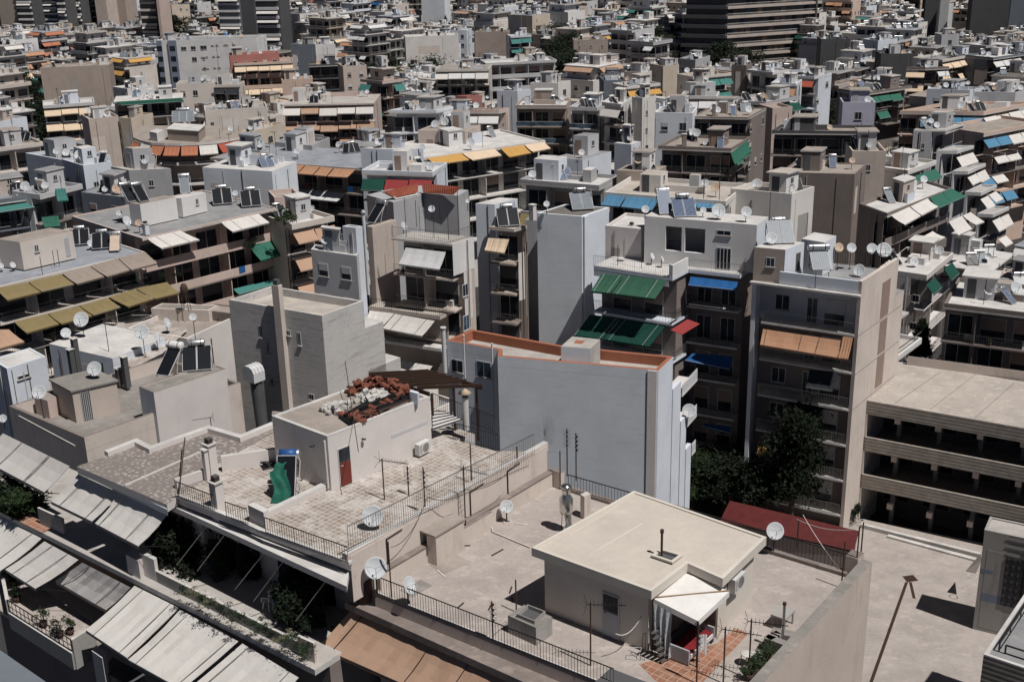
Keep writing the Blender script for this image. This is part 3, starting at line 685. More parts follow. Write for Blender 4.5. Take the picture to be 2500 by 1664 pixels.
# end block of the back wall and the corner post
mb = MB(); e0 = XY(at(8, 1400, 215, fd)); mb.prism([e0, e0+XY(D127)*.9, e0+XY(D127)*.9+XY(D37)*.3, e0+XY(D37)*.3], fz+.002, fz+.8, 'stain', 'ledge', False); mb.build('parapet_end', H1)
mb = MB(); e0 = XY(at(9, 1140, 825, fd)); mb.prism([e0, e0+XY(D127)*.5, e0+XY(D127)*.5+XY(D37)*.6, e0+XY(D37)*.6], fz+.002, fz+.85, 'beige', 'ledge', False); mb.build('corner_post', H1)
# low planter boxes and shed along the back wall
def boxpx(root, name, c, F, L, Rr, dt, db, wall, top=None, over=0):
    Fw, Lw, Rw = at(c, *F, dt), at(c, *L, dt), at(c, *Rr, dt); q = P2([Lw, Fw, Rw, Lw+Rw-Fw]); m = MB()
    m.prism(q, CAMZ-db+.002, CAMZ-dt-(.12 if over else 0), wall, top or wall, False)
    if over: m.prism(inset(q, -over), CAMZ-dt-.118, CAMZ-dt, 'lightledge' if top is None else top, top)
    return m.build(name, root), q
boxpx(H1, 'planter_box', 8, (768, 570), (660, 540), (1050, 400), 24.25, 25, 'stain', 'ledge')

ob, _ = boxpx(H1, 'hollow_chimney', 8, (1340, 1185), (1150, 1100), (1450, 1110), 24.25, 25, 'concrete', 'r_concrete')
mb = MB(); mb.poly([at(8, x, y, 24.24) for x, y in ((1265, 1060), (1385, 1100), (1330, 1145), (1262, 1112))], 'dark'); mb.build('flue_opening', ob); mb = MB(); q = [XY(at(8, x, y, 24.24)) for x, y in ((1285, 1050), (1400, 1095), (1330, 1160), (1215, 1112))]; ring(mb, inset(q, -.02), .05, CAMZ-24.25, CAMZ-24.1, 'concrete', 'r_concrete'); mb.prism(inset(q, .04), CAMZ-24.24, CAMZ-24.236, 'dark'); mb.build('flue_rim', ob)
ob, _ = boxpx(H1, 'roof_hatch', 8, (2080, 1700), (1730, 1560), (2190, 1590), 24.6, 25, 'beige', 'dark')
# strip of orange tiles
mb = MB(); sheetpoly(mb, [at(9, x, y, fd) for x, y in ((-250, 1430), (280, 1290), (400, 1185), (490, 1225), (140, 1600), (-60, 1620))], 'orangetiles'); mb.build('tiled_floor', H1)
# --- the cream room
tz = CAMZ-22.3
rp = [XY(at(8, 1310, 650, 22.3)), XY(at(8, 2122, 945, 22.3)), XY(at(9, 80, 757, 22.3)), XY(at(9, 318, 862, 22.3)), XY(at(9, 613, 578, 22.3)), XY(at(8, 2003, 265, 22.3))]
wp = inset(rp, [.33, .33, .33, .33, .33, .3])
mb = MB(); mb.prism(wp, fz+.002, tz-.3, 'creambox', 'creambox', False); room = mb.build('roof_room', H1)
mb = MB(); mb.prism(rp, tz-.3, tz, 'creambox', 'r_smooth'); ring(mb, rp, .14, tz+.001, tz+.05, 'creambox'); mb.build('flat_roof', room)
FA = Face(wp[0], wp[1]); FB = Face(wp[3], wp[4])
u0, z1 = FA.hit(8, 1790, 935); u1, _ = FA.hit(8, 1908, 970); 
mb = MB(); FA.box(mb, u0, u1, fz+.01, z1, 0, .04, 'frame'); FA.box(mb, u0+.06, u1-.06, fz+.05, z1-.75, .041, .06, 'greydoor'); FA.box(mb, u0+.06, u1-.06, z1-.72, z1-.06, .041, .05, 'glass'); dr = mb.build('door', room)
mb = MB()
for i in range(7): a = u0+.09+i*(u1-u0-.18)/6; mb.tube(FA.pt(a, z1-.7, .07), FA.pt(a, z1-.06, .07), .01, 'blackmetal', 4)
mb.build('door_bars', dr); mb = MB(); mb.tube(FA.pt(u0+.1, fz+1., .06), FA.pt(u0+.2, fz+1., .09), .015, 'blackmetal', 5); mb.build('handle', dr)
mb = MB(); F2 = Face(wp[2], wp[3]); F2.box(mb, .15, F2.w-.05, fz+.05, fz+2.0, 0, .03, 'shutter'); mb.build('door', room)
mb = MB(); hh = [at(8, x, y, 22.3) for x, y in ((2140, 712), (2196, 678), (2312, 712), (2258, 752))]
q = P2(hh); ring(mb, inset(q, -.08), .1, tz+.06, tz+.13, 'creambox'); mb.prism(inset(q, .03), tz+.005, tz+.02, 'dark'); hb = mb.build('skylight', room)
mb = MB(); P = at(8, 2190, 700, 22.3); mb.tube(P, P+Vector((0, 0, 1.0)), .045, 'rust', 8); mb.tube(P+Vector((0,0,.95)), P+Vector((0,0,1.08)), .07, 'rust', 8); mb.build('vent_pipe', room)
mb = MB(); mb.path([at(8, 1040, 500, 24.95), at(8, 1048, 535, 24.95), at(8, 1300, 640, 24.95)], .03, 'pvc', 6); mb.build('drain_pipe', H1)
a0, az_ = FB.hit(9, 410, 920, .2); ac(FB.pt(a0, az_, .2), 128, .95, 'white air conditioner high on the sunlit right wall of the cream roof room')
# the white canvas canopy and its poles
cn = thing('canvas_canopy', 'white canvas canopy stretched from the cream roof room over a red couch', 'canopy', at('p', 620, 950, 24.9))
c1, c2, c3, c4 = at('p', 300, 440, 22.75), at('p', 745, 100, 22.62), at('p', 1330, 345, 22.8), at('p', 905, 745, 23.15)
mb = MB(); cc = (c1+c3)/2+Vector((0, 0, .02))
for a, b in ((c4, c3), (c3, c2), (c2, c1), (c1, c4)): 
    for i in range(4):
        p, q = a.lerp(b, i/4), a.lerp(b, (i+1)/4); mb.poly([cc, p, q], 'whitecloth', True)
hz = Vector((0, 0, -.22)); mb.poly([c1+hz, c4+hz, c4, c1], 'whitecloth'); mb.poly([c4+hz, c3+hz, c3, c4], 'whitecloth'); mb.build('canvas', cn)
mb = MB(); mb.tube(c1+Vector((0,0,.04)), c3+Vector((0,0,.04)), .022, 'bamboo', 5); mb.build('bamboo_pole', cn)
mb = MB(); mb.tube(c4, V3(c4, fz), .03, 'blackmetal', 5); mb.tube(c1, V3(c1, fz), .025, 'blackmetal', 5); mb.build('post', cn)
# hanging grey cloth with folds
mb = MB(); ctl = [(300, 470), (575, 640)]; A = c1+Vector((.05, -.05, -.05)); B = c1.lerp(c4, .47)+Vector((0, 0, -.15)); N = 14
def fold(i, j):
    a, b = i/N, j/8; P = A.lerp(B, a); w = .09*math.sin(a*19+b*3)*(.3+b); nr = Vector((-.62, -.78, 0)); return P+Vector((0, 0, -2.05*b*(1-.15*a)))+nr*(w+.12)+Vector((.25*b*(1-a), 0, 0))
for i in range(N):
    for j in range(8): mb.poly([fold(i, j+1), fold(i+1, j+1), fold(i+1, j), fold(i, j)], 'a_grey', True)
single(mb, 'hanging_cloth', 'grey cloth curtain hanging in folds from the left corner of the white canopy', 'curtain', V3(A, fz))
# couch
cu = thing('couch', 'red and black garden couch with pale metal frame under the white canopy', 'couch', at('p', 700, 1200, fd)); fc = at('p', 650, 1290, fd)
ca, cb = dirv(38), dirv(128)
def cbx(u0, u1, v0, v1, z0, z1, k, nm, par):
    m = MB(); b = [fc+ca*u+cb*v+Vector((0, 0, z0)) for u, v in ((u0, v0), (u0, v1), (u1, v1), (u1, v0))]; m.hexa(b, [p+Vector((0, 0, z1-z0)) for p in b], k); return m.build(nm, par)
cbx(0, 1.7, -.35, .35, .28, .42, 'redcloth', 'seat', cu); cbx(0, 1.7, -.45, -.36, .1, .85, 'a_black', 'backrest', cu)
cbx(-.08, -.01, -.45, .42, .05, .62, 'grey', 'armrest', cu); cbx(1.71, 1.78, -.45, .42, .05, .62, 'grey', 'armrest', cu); cbx(0, 1.7, .36, .41, .2, .36, 'whitemetal', 'front_rail', cu)
for u in (0, 1.6):
    for v in (-.42, .34): cbx(u, u+.06, v, v+.06, 0, .279, 'blackmetal', 'leg', cu)
mb = MB(); P = at('p', 965, 930, 23.8)
for i in range(6):
    a = P+Vector((-.16+.055*i, .01*math.sin(i*2), 0)); b = P+Vector((-.11+.055*i, .01*math.sin(i*2+2), 0)); L_ = .72+.12*math.sin(i*1.7)
    mb.sheet([a+Vector((0, 0, -L_)), b+Vector((0, 0, -L_)), b, a], .012, 'plastic')
single(mb, 'towel', 'white towel hung over the line beside the red couch', 'towel', P)
# folding steps
sl = thing('step_ladder', 'metal step ladder with six pale treads beside the hanging grey cloth', 'ladder', at('p', 400, 1330, fd))
mb = MB(); la, lb = at('p', 480, 1290, fd), at('p', 300, 700, 23.4)
sd_ = Vector((.2, .16, 0)); mb.tube(la-sd_, lb-sd_*.8, .02, 'blackmetal', 4); mb.tube(la+sd_, lb+sd_*.8, .02, 'blackmetal', 4); mb.build('rails', sl)
for i in range(6): P = la.lerp(lb, .06+i*.13); m = MB(); m.beam(P-sd_, P+sd_, .12, .03, 'galv'); m.build('tread', sl)
# folding chair frames
ch = thing('folding_chair', 'collapsed metal chair frame lying at the foot of the cream room wall', 'chair', at('p', 130, 1250, fd))
mb = MB(); P = at('p', 130, 1270, fd-.02); mb.path([P, P+Vector((.1, .1, 1.0)), P+Vector((.2, .16, 1.0)), P+Vector((.14, -.02, 0))], .012, 'blackmetal', 4); mb.build('frame', ch)
mb = MB(); mb.path([P+Vector((-.5, .1, .02)), P+Vector((-.3, .2, .4)), P+Vector((.05, .15, .4)), P+Vector((-.1, 0, .02)), P+Vector((-.5, .1, .02))], .012, 'whitemetal', 4); mb.build('seat_frame', ch)
# galvanised flue
fl_ = thing('metal_flue', 'shiny galvanised kitchen flue with round cap on a square steel box', 'flue', at(8, 1570, 540, 24.9))
P = at(8, 1545, 420, 24.2); z0 = 0
mb = MB(); mb.lathe([(.02, 0), (.27, .02), (.29, .12), (.29, .66), (.12, .92), (.10, .95)], P+Vector((0, 0, .1)), 'steel', 20); mb.tube(P+Vector((0,0,1.0)), P+Vector((0,0,1.2)), .17, 'steel', 14, .2); mb.build('drum', fl_)
mb = MB(); mb.lathe([(.001, .16), (.2, .1), (.25, 0), (.2, .02), (.001, .04)], P+Vector((0, 0, 1.28)), 'steel', 18); mb.build('cap', fl_)
mb = MB()
for a in range(3): t = a*2.1+.4; mb.tube(P+Vector((math.cos(t)*.2, math.sin(t)*.2, .1)), P+Vector((math.cos(t)*.25, math.sin(t)*.25, -.72)), .018, 'blackmetal', 4)
mb.tube(P+Vector((0,0,.12)), P+Vector((.12,-.1,-.4)), .12, 'steel', 10); mb.build('stand', fl_)
Q = at(8, 1572, 500, 24.35); mb = MB(); q = [XY(Q)+XY(ca)*a+XY(cb)*b for a, b in ((-.19, -.22), (-.19, .22), (.19, .22), (.19, -.22))]
mb.prism(q, Q.z-.55, Q.z, 'steel', 'steel'); mb.prism(inset(q, .05), Q.z+.002, Q.z+.01, 'dark'); mb.build('square_box', fl_)
ob, _ = boxpx(H1, 'brick_chimney', 8, (1668, 300), (1640, 282), (1710, 280), 23.9, 25, 'stain', 'lightledge')
# bottom right clutter of the terrace
pa, pb_, pc = at(9, 860, 1240, 24.5), at(9, 620, 1250, 24.5), at(9, 760, 1120, 24.5)
mb = MB()
for (x0, y0, x1, y1, w_) in ((870, 1245, 650, 1195, .35), (750, 1290, 612, 1240, .3), (700, 1215, 620, 1255, .3)):
    A, B = XY(at(9, x0, y0, 24.45)), XY(at(9, x1, y1, 24.45)); d_ = (B-A).normalized(); n2 = Vector((-d_.y, d_.x))*w_/2; mb.prism([A-n2, B-n2, B+n2, A+n2], fz+.002, CAMZ-24.45, 'concrete', 'r_concrete', False)
mb.build('light_well_wall', H1)
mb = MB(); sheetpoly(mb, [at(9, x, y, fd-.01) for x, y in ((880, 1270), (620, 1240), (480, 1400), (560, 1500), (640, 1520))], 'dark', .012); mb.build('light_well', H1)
mb = MB(); P = at(9, 722, 1250, 24.45); mb.tube(P, P+Vector((0, 0, 1.35)), .05, 'galv', 8); mb.tube(P+Vector((0,0,1.33)), P+Vector((0,0,1.42)), .07, 'rust', 8); single(mb, 'vent_pipe', 'thin grey vent pipe rising by the light well near the right parapet', 'pipe', P)
def plastic_chair(P, rz, label, k='plastic', stool=False):
    r = thing('plastic_chair' if not stool else 'stool', label, 'chair' if not stool else 'stool', P); r.rotation_euler = (0, 0, rz)
    inst('seat', data('pc_seat'+k, lambda m: m.lathe([(.001, .43), (.2, .42), (.23, .44), (.21, .46), (.001, .45)], (0,0,0), k, 14)), r)
    for a in range(4): t = .785+a*1.571; inst('leg', data('pc_leg%d' % a+k, lambda m, t=t: m.tube((math.cos(t)*.17, math.sin(t)*.17, .43), (math.cos(t)*.25, math.sin(t)*.25, 0), .02, k, 5)), r)
    if not stool: inst('backrest', data('pc_back'+k, lambda m: [m.beam((x, .19, .45), (x*1.1, .26, .85), .035, .02, k) for x in (-.18, -.09, 0, .09, .18)]+[m.beam((-.22, .27, .86), (.22, .27, .86), .03, .07, k)]+[m.path([(s*.22, .25, .7), (s*.25, -.1, .66), (s*.23, -.16, .44)], .018, k, 4) for s in (-1, 1)]), r)
    return r
plastic_chair(at('p', 1560, 1330, fd), .6, 'round cream stool standing in the sun by the light well', 'pvc', True)
plastic_chair(at('p', 1700, 1330, fd), 1.2, 'second pale stool between the round stool and the green plants', 'pvc', True)
tb = thing('side_table', 'weathered grey table standing behind the light well', 'table', at(9, 720, 1170, fd))
P = at(9, 720, 1170, fd); mb = MB(); q = [XY(P)+XY(ca)*a+XY(cb)*b for a, b in ((-.4, -.3), (-.4, .3), (.4, .3), (.4, -.3))]; mb.prism(q, fz+.5, fz+.58, 'concrete'); mb.build('table_top', tb)
for p in inset(q, .06): m = MB(); m.tube(V3(p, fz), V3(p, fz+.5), .04, 'concrete', 5); m.build('leg', tb)
for i, (x, y) in enumerate(((1640, 1480), (1760, 1370), (1840, 1270), (1590, 1540))):
    bush(at('p', x, y, fd), .3, .25, 'leaf', 'leafy green plant in a clay pot along the right parapet, %s from the front' % ('second', 'third', 'furthest', 'nearest')[i], seed=4+i)
# aerials, dishes on the terrace
for i, (x, y0, y1, k_, a_) in enumerate(((365, 600, 1000, 'n', 0), (1050, 1005, 1290, 'p', 40), (1208, 860, 1080, 'n', 0), (1710, 1010, 1440, 'y', 95), (868, 90, 600, 'y', 120), (605, 100, 660, 'p', 20),
    (905, -60, 205, 'n', 0), (1220, -40, 330, 'n', 0), (480, 90, 290, 'p', 0), (315, 40, 320, 'y', 110), (240, 470, 700, 'n', 0), (1552, -160, 160, 'p', 0), (1612, -130, 190, 'p', 60), (1505, -10, 250, 'n', 0))):
    ant_px(8, x, y0, y1, 25 if x not in (315, 480, 905) else 23.3, k_, a_, 'the terrace block')
for (x, y0, y1, k_, a_) in ((320, 1180, 1560, 'y', 110), (492, 1125, 1530, 'y', 105), (1215, 500, 840, 'n', 0), (1245, 470, 770, 'n', 0), (1120, 600, 915, 'n', 0), (820, 450, 640, 'n', 0), (140, 1150, 1560, 'p', 40)):
    ant_px(9, x, y0, y1, 25, k_, a_, 'the terrace block')
dish_px(8, 255, 780, 74, 25, 1.3, 172, label='big pale satellite dish on the left end of the black terrace railing')
dish_px(8, 480, 900, 62, 25, .95, 115, label='grey satellite dish turned sideways on the terrace railing right of the big dish')
dish_px(8, 1140, 365, 45, 25, .75, 178, label='small white satellite dish standing alone on the terrace floor by the flue')
dish_px(9, 670, 530, 58, 25, 1.1, 180, label='large mesh satellite dish on the back railing before the red shed roof')
dish_px(8, 235, 430, 72, 23.3, .55, 175, label='large white satellite dish behind the grey bars on the tiled terrace')
# black water barrel under the big dish
mb = MB(); P = at(8, 180, 1000, 25.4); mb.lathe([(.001, 0), (.3, 0), (.34, .5), (.33, .95), (.3, 1.0), (.001, .98)], P, 'rust', 18); single(mb, 'barrel', 'rusty dark barrel standing below the big pale satellite dish', 'barrel', P)
# orange awnings of the storey below
u_ = (XY(o2)-XY(o0)).normalized()
A1 = [at(8, 85, 1068, 25.9), at(8, 612, 1310, 25.9), at(8, 435, 1560, 27.1), at(8, -130, 1310, 27.1)]
A2 = [at(8, 618, 1313, 25.9), at(8, 1160, 1560, 25.9), at(8, 980, 1830, 27.1), at(8, 442, 1563, 27.1)]
awn4(H1, A1, 'a_tan', (.16,), 'blackmetal'); awn4(H1, A2, 'a_tan', (.5,), 'blackmetal')
mb = MB(); t0, t1 = XY(at(8, -100, 1240, 28.6)), XY(at(8, 700, 1640, 28.6)); mb.prism([t0, t1, t1+XY(D37)*1.5, t0+XY(D37)*1.5], CAMZ-28.9, CAMZ-28.6, 'brown'); mb.build('balcony', H1)
# ================================================================== H2: tiled terraces on the left
hd = 23.3; hz_ = CAMZ-hd
T_ = lambda c, x, y, d=hd: XY(at(c, x, y, d))
G_ = T_(8, 85, 748); BR_ = T_(8, 1413, -5)
top = [T_(7, 520, 95), T_(7, 1130, 352), T_(7, 1205, 300), G_, BR_, T_(5, 1080, 1520), T_(5, 780, 1440), T_(5, 500, 1300), T_(4, 1840, 1250), T_(4, 1840, 1365), T_(4, 1630, 1450), T_(4, 1410, 1385), T_(4, 1020, 1525), T_(4, 920, 1475), T_(4, 740, 1545)]
H2 = thing('tiled_terrace_building', 'pale block with tiled roof terraces, a white roof room and beige street awnings', 'building', V3(G_, 0))
mb = MB(); mb.prism(top, hz_-.35, hz_, 'palewall', 'pebbles', True); mb.build('terrace_slab', H2)
btm = [p.copy() for p in top]
for i_, k_ in ((0, 1.6), (1, 1.6), (2, 1.6), (3, 1.6)): btm[i_] = btm[i_]+XY(D37)*k_
mb = MB(); mb.prism(btm, -1, hz_-.352, 'palewall', 'palewall', False); mb.build('wall', H2)
mb = MB(); tl = [T_(7, 1215, 300), G_, BR_, T_(5, 1080, 1520), T_(5, 780, 1440), T_(5, 500, 1300), T_(4, 1850, 1400), T_(7, 1430, 100), T_(7, 1390, 190)]
sheetpoly(mb, [V3(p, hz_) for p in tl], 'tiles'); mb.build('tiled_floor', H2)
def lowwall(pts, h, th, k, kt, nm='parapet', d=hd, root=None, z0=.005):
    m = MB()
    for a, b in zip(pts, pts[1:]):
        dd_ = (b-a).normalized(); nn_ = Vector((-dd_.y, dd_.x))*th/2; m.prism([a-nn_-dd_*th*.49, b-nn_+dd_*th*.49, b+nn_+dd_*th*.49, a+nn_-dd_*th*.49], CAMZ-d+z0, CAMZ-d+h, k, kt, False); h += .003
    return m.build(nm, root or H2)
lowwall([T_(4, 740, 1545), T_(4, 920, 1475), T_(4, 1020, 1525), T_(4, 1410, 1385), T_(4, 1630, 1450), T_(4, 1835, 1365)], .22, .3, 'palewall', 'r_white')
lowwall([T_(7, 1800, 440), T_(7, 2290, 205)], .28, .28, 'palewall', 'r_white', 'dividing_wall')
lowwall([T_(7, 1520, 125), T_(7, 1860, 75)], .75, .2, 'palewall', 'r_white', 'low_wall'); lowwall([T_(7, 1200, 240), T_(7, 1420, 165)], .45, .15, 'palewall', 'r_white', 'low_wall')
lowwall([G_+XY(D307)*.14, BR_+XY(D307)*.14], .42, .26, 'stain', 'r_white', 'coping')
Ft_ = Face(G_, BR_); mb = MB(); Ft_.box(mb, .0, Ft_.w, fz+.003, hz_+.3, .001, .02, 'stain'); Ft_.box(mb, 1.2, Ft_.w, fz+.003, fz+.72, .021, .30, 'stain'); Ft_.box(mb, 1.2, Ft_.w, fz+.721, fz+.78, .021, .33, 'ledge'); mb.build('stained_wall', H2)
mb = MB(); Ft_.box(mb, 3.9, 5.6, fz+.004, fz+1.35, .301, .8, 'stain'); Ft_.box(mb, 3.8, 5.7, fz+1.351, fz+1.43, .0, .85, 'r_tan'); mb.build('meter_cupboard', H2)
for u_ in (1.9, 6.9, 9.4): mb = MB(); mb.tube(Ft_.pt(u_, fz+.79, .06), Ft_.pt(u_, hz_+.2, .06), .03, 'blackmetal', 5); mb.tube(Ft_.pt(u_, hz_+.2, .06), Ft_.pt(u_+.9, hz_+.25, .06), .02, 'blackmetal', 4); mb.build('pipe', H2)
lowwall([T_(7, 850, 225), T_(7, 1390, -15)], .06, .08, 'pvc', 'pvc', 'drain_pipe')
mb = MB()
for a, b in (((7, 1205, 300), (7, 1455, 395)), ((7, 1535, 440), (7, 1680, 490)), ((7, 1800, 548), (8, 70, 752))): rail(mb, at(*a, hd-.12), at(*b, hd-.12), .72, .13, .011, 'blackmetal', False, .022)
mb.build('railing', H2)
lowwall([T_(7, 1205, 305), T_(7, 1500, 420), T_(7, 1690, 500), T_(7, 1800, 552), T_(8, 75, 752)], .12, .2, 'palewall', 'r_white', 'kerb')
mb = MB(); rail(mb, at(8, 75, 668, 22.86), at(8, 1330, 22, 22.86), 1.05, .12, .01, 'galv', False, .02); mb.build('railing', H2)
mb = MB(); rail(mb, at(5, 780, 1440, hd), at(5, 1085, 1525, hd), .85, .13, .011, 'blackmetal'); rail(mb, at(5, 640, 1240, 23.6), at(5, 1060, 1400, 23.6), .9, .14, .011, 'blackmetal'); mb.build('railing', H2)
mb = MB(); C_ = at('q', 1070, 590, 22.55)
for i in range(17): t = -1.55+i*3.1/16; e = C_+(dirv(38)*math.cos(t)+Vector((0, 0, 1))*math.sin(t))*.85; mb.tube(C_, e, .008, 'galv', 3)
mb.build('fan_guard', H2)
mb = MB(); A, B = T_(7, 1690, 470), T_(7, 1790, 520); dd_ = (B-A).normalized(); mb.prism([A, B+dd_*.05, B+XY(D37)*.3, A+XY(D37)*.3], hz_+.01, hz_+.78, 'palewall', 'r_white', False); mb.build('pillar', H2)
def chim(root, c, x, y0, y1, db, wd, k='palewall', vent=True, nm='chimney'):
    P = at(c, x, y1, db); q = ray(c, x, y0); t = Vector((P.x-CAM.x, P.y-CAM.y)).length/Vector((q.x, q.y)).length; zt = (CAM+q*t).z
    m = MB(); sq = [XY(P)+XY(ca)*a+XY(cb)*b for a, b in ((-wd, -wd), (-wd, wd), (wd, wd), (wd, -wd))]; m.prism(sq, P.z, zt, k, k, False); ob = m.build(nm, root)
    m = MB(); m.prism(inset(sq, -.06), zt+.001, zt+.06, 'lightledge')
    if vent:
        m.prism(inset(sq, wd*.4), zt+.061, zt+.30, 'dark', None, False)
        for i in range(3): m.prism(inset(sq, wd*.3), zt+.09+i*.07, zt+.11+i*.07, 'rust')
    m.build('vent_cap', ob); return ob
chim(H2, 7, 1490, 195, 470, 23.9, .2); chim(H2, 4, 1440, 1470, 1700, hd, .2); chim(H2, 7, 1407, -20, 190, hd, .1, vent=False)
# roof room with tile heap
pd = 20.8; pzt = CAMZ-pd
pL, pF, pR = T_(4, 1840, 1290, pd), T_(4, 2215, 1430, pd), T_(5, 620, 1160, pd); pp = [pL, pF, pR, pL+pR-pF]
mb = MB(); mb.prism(pp, hz_+.006, pzt-.05, 'palewall', 'r_tan', False); rm = mb.build('roof_room', H2)
mb = MB(); mb.prism(pp, pzt-.048, pzt, 'palewall', 'r_tan'); ring(mb, pp, .16, pzt+.001, pzt+.06, 'r_white'); mb.build('flat_roof', rm)
FP = Face(pF, pR); FPl = Face(pL, pF)
u0, z1 = FP.hit('n', 1435, 285); u1, _ = FP.hit('n', 1670, 180)
mb = MB(); FP.box(mb, u0, u1, hz_+.03, z1, .0, .03, 'frame'); FP.box(mb, u0+.04, u1-.04, hz_+.05, z1-.68, .031, .05, 'reddoor'); FP.box(mb, u0+.04, u1-.04, z1-.66, z1-.04, .031, .04, 'glass'); dr = mb.build('door', rm)
mb = MB(); mb.tube(FP.pt(u0+.1, hz_+1., .05), FP.pt(u0+.2, hz_+1., .09), .016, 'whitemetal', 5); mb.build('handle', dr)
mb = MB(); F_ = FPl; mb.tube(F_.pt(F_.w-.12, pzt-.15, .07), F_.pt(F_.w-.12, hz_+.15, .07), .05, 'pvc', 8); mb.build('downpipe', rm)
mb = MB(); a_, b_ = FP.hit('o', 895, 930), FP.hit('o', 1305, 790); FP.box(mb, a_[0], b_[0], b_[1]-.42, b_[1]-.27, 0, .015, 'lightgrey'); mb.build('painted_band', rm)
a0, z0 = FP.hit('o', 1250, 1240, .2); ac(FP.pt(a0, hz_+.12, .25), 128, .9, 'white air conditioner at the foot of the pale roof room wall')
for i, (x, y) in enumerate(((570, 1060), (1000, 215))):
    Fq = FP if i == 0 else FPl; a_, z_ = Fq.hit('o' if i == 0 else 'n', x, y); mb = MB(); mb.tube(Fq.pt(a_, z_, 0), Fq.pt(a_, z_, .15), .03, 'blackmetal', 6); mb.lathe([(.001, .06), (.08, .03), (.09, 0), (.001, 0)], Fq.pt(a_, z_, .15), 'blackmetal', 10); mb.build('wall_lamp', rm)
g = random.Random(11)
def tiled(m):
    for i in range(5):
        a0, a1 = math.pi*i/5, math.pi*(i+1)/5
        for (r_, s_) in ((.1, 1), (.085, -1)):
            p = [(math.cos(a)*r_, y, math.sin(a)*r_) for a in (a0, a1) for y in (-.2, .2)]; q = [p[0], p[1], p[3], p[2]]; m.poly(q if s_ > 0 else q[::-1], 'clay', True)
rz = pzt+.02
def heap(n, path, wd, hmax, nm, lab, cat, grp, dt, sc=1):
    for i in range(n):
        t = g.random()*(len(path)-1); k = int(t); a, b = path[k], path[min(k+1, len(path)-1)]; x = a[0]+(b[0]-a[0])*(t-k)+g.gauss(0, wd); y = a[1]+(b[1]-a[1])*(t-k)+g.gauss(0, wd*.6)
        P = at('o', x, y, pd-.05); h_ = abs(g.gauss(0, .5))*hmax
        r = bpy.data.objects.new(nm, dt); S.collection.objects.link(r); r.location = (P.x, P.y, rz+.03+h_); r.rotation_euler = (g.gauss(0, .22), g.gauss(0, .2), g.choice([.9, .9, .9, 2.4])+g.gauss(0, .18)); r.scale = (sc*g.uniform(.8, 1.2),)*3
        meta(r, lab, cat, grp)
heap(125, [(430, 570), (560, 500), (700, 470), (860, 460), (950, 520), (1080, 580)], 26, .32, 'roof_tile', 'loose red clay roof tile in the curved heap on the pale roof room', 'roof tile', 'roof tiles heaped on the roof room', data('rooftile', tiled))
heap(34, [(350, 800), (470, 790), (550, 870), (690, 780), (700, 680), (1070, 620)], 22, .12, 'roof_tile', 'loose red clay roof tile scattered on the black sheets of the pale roof room', 'roof tile', 'roof tiles scattered on the sheets', data('rooftile', tiled))
def stone(m):
    gg = random.Random(3); vs = [Vector((a*.13*gg.uniform(.7, 1.2), b*.09*gg.uniform(.7, 1.2), c*.07*gg.uniform(.7, 1.2))) for c in (-1, 1) for a, b in ((-1, -1), (1, -1), (1, 1), (-1, 1))]; m.hexa(vs[:4], vs[4:], 'rubble')
heap(64, [(560, 640), (640, 600), (720, 560), (840, 580), (700, 620)], 36, .18, 'rubble_stone', 'broken white stone in the pile inside the curve of red tiles', 'stone', 'stones piled inside the tile curve', data('stone', stone))
heap(42, [(160, 740), (260, 740), (380, 710)], 26, .22, 'rubble_stone', 'broken white stone in the pile at the left of the tile heap', 'stone', 'stones piled left of the tiles', data('stone', stone), 1.2)
mb = MB(); mb.poly([V3(T_('o', x, y, pd), pzt+.065+dz) for x, y, dz in ((300, 830, 0), (440, 930, .02), (760, 780, .06), (1200, 610, .05), (900, 590, .08), (640, 650, .05))], 'tarp')
P = V3(T_('o', 760, 790, pd), pzt+.06); mb.sheet([P+Vector((-.25, -.25, -.35)), P+Vector((.05, -.2, -.45)), P+Vector((.5, .4, .02)), P+Vector((-.1, .2, .05))], .01, 'tarp')
single(mb, 'plastic_sheet', 'black plastic sheeting spread under the red tiles on the roof room', 'sheet', P)
for i, (a, b) in enumerate((((420, 860), (1010, 620)), ((480, 890), (1110, 640)), ((560, 870), (1190, 640)), ((380, 840), (980, 590)))):
    mb = MB(); A, B = V3(T_('o', *a, pd), pzt+.12+i*.03), V3(T_('o', *b, pd), pzt+.12+i*.03); mb.beam(A, B, .07, .07, 'blackmetal' if i % 2 else 'rust'); single(mb, 'metal_bar', 'long dark bar lying across the tile heap, %s from the roof edge' % ('second', 'third', 'nearest', 'furthest')[i], 'bar', A)
ob = boxpx(rm, 'tank_box', 'o', (1195, 555), (1105, 530), (1210, 535), pd-.55, pd, 'bluewhite', 'bluewhite')
# pergola
pg = thing('pergola', 'dark brown wooden pergola of slanting beams behind the roof room', 'pergola', at('o', 1600, 800, 24))
lefts = [(650, 335), (745, 362), (825, 388), (905, 412), (985, 436), (1065, 462), (1190, 488)]; rights = [(1320, 300), (1425, 323), (1510, 345), (1585, 368), (1660, 390), (1745, 410), (1920, 462)]
for a, b in zip(lefts, rights): m = MB(); m.beam(at('o', *a, 21.3), at('o', *b, 21.3), .07, .17, 'wood'); m.build('beam', pg)
m = MB(); m.beam(at('o', 655, 350, 21.5), at('o', 1330, 560, 21.5), .09, .18, 'wood'); m.beam(at('o', 1290, 300, 21.5), at('o', 1925, 490, 21.5), .09, .18, 'wood'); m.build('cross_beam', pg)
for (x, y0, y1) in ((1860, 480, 960), (1600, 470, 800), (1355, 560, 800)): P = at('o', x, y0, 21.6); m = MB(); m.beam(P, Vector((P.x, P.y, CAMZ-24.4)), .13, .13, 'wood'); m.build('post', pg)
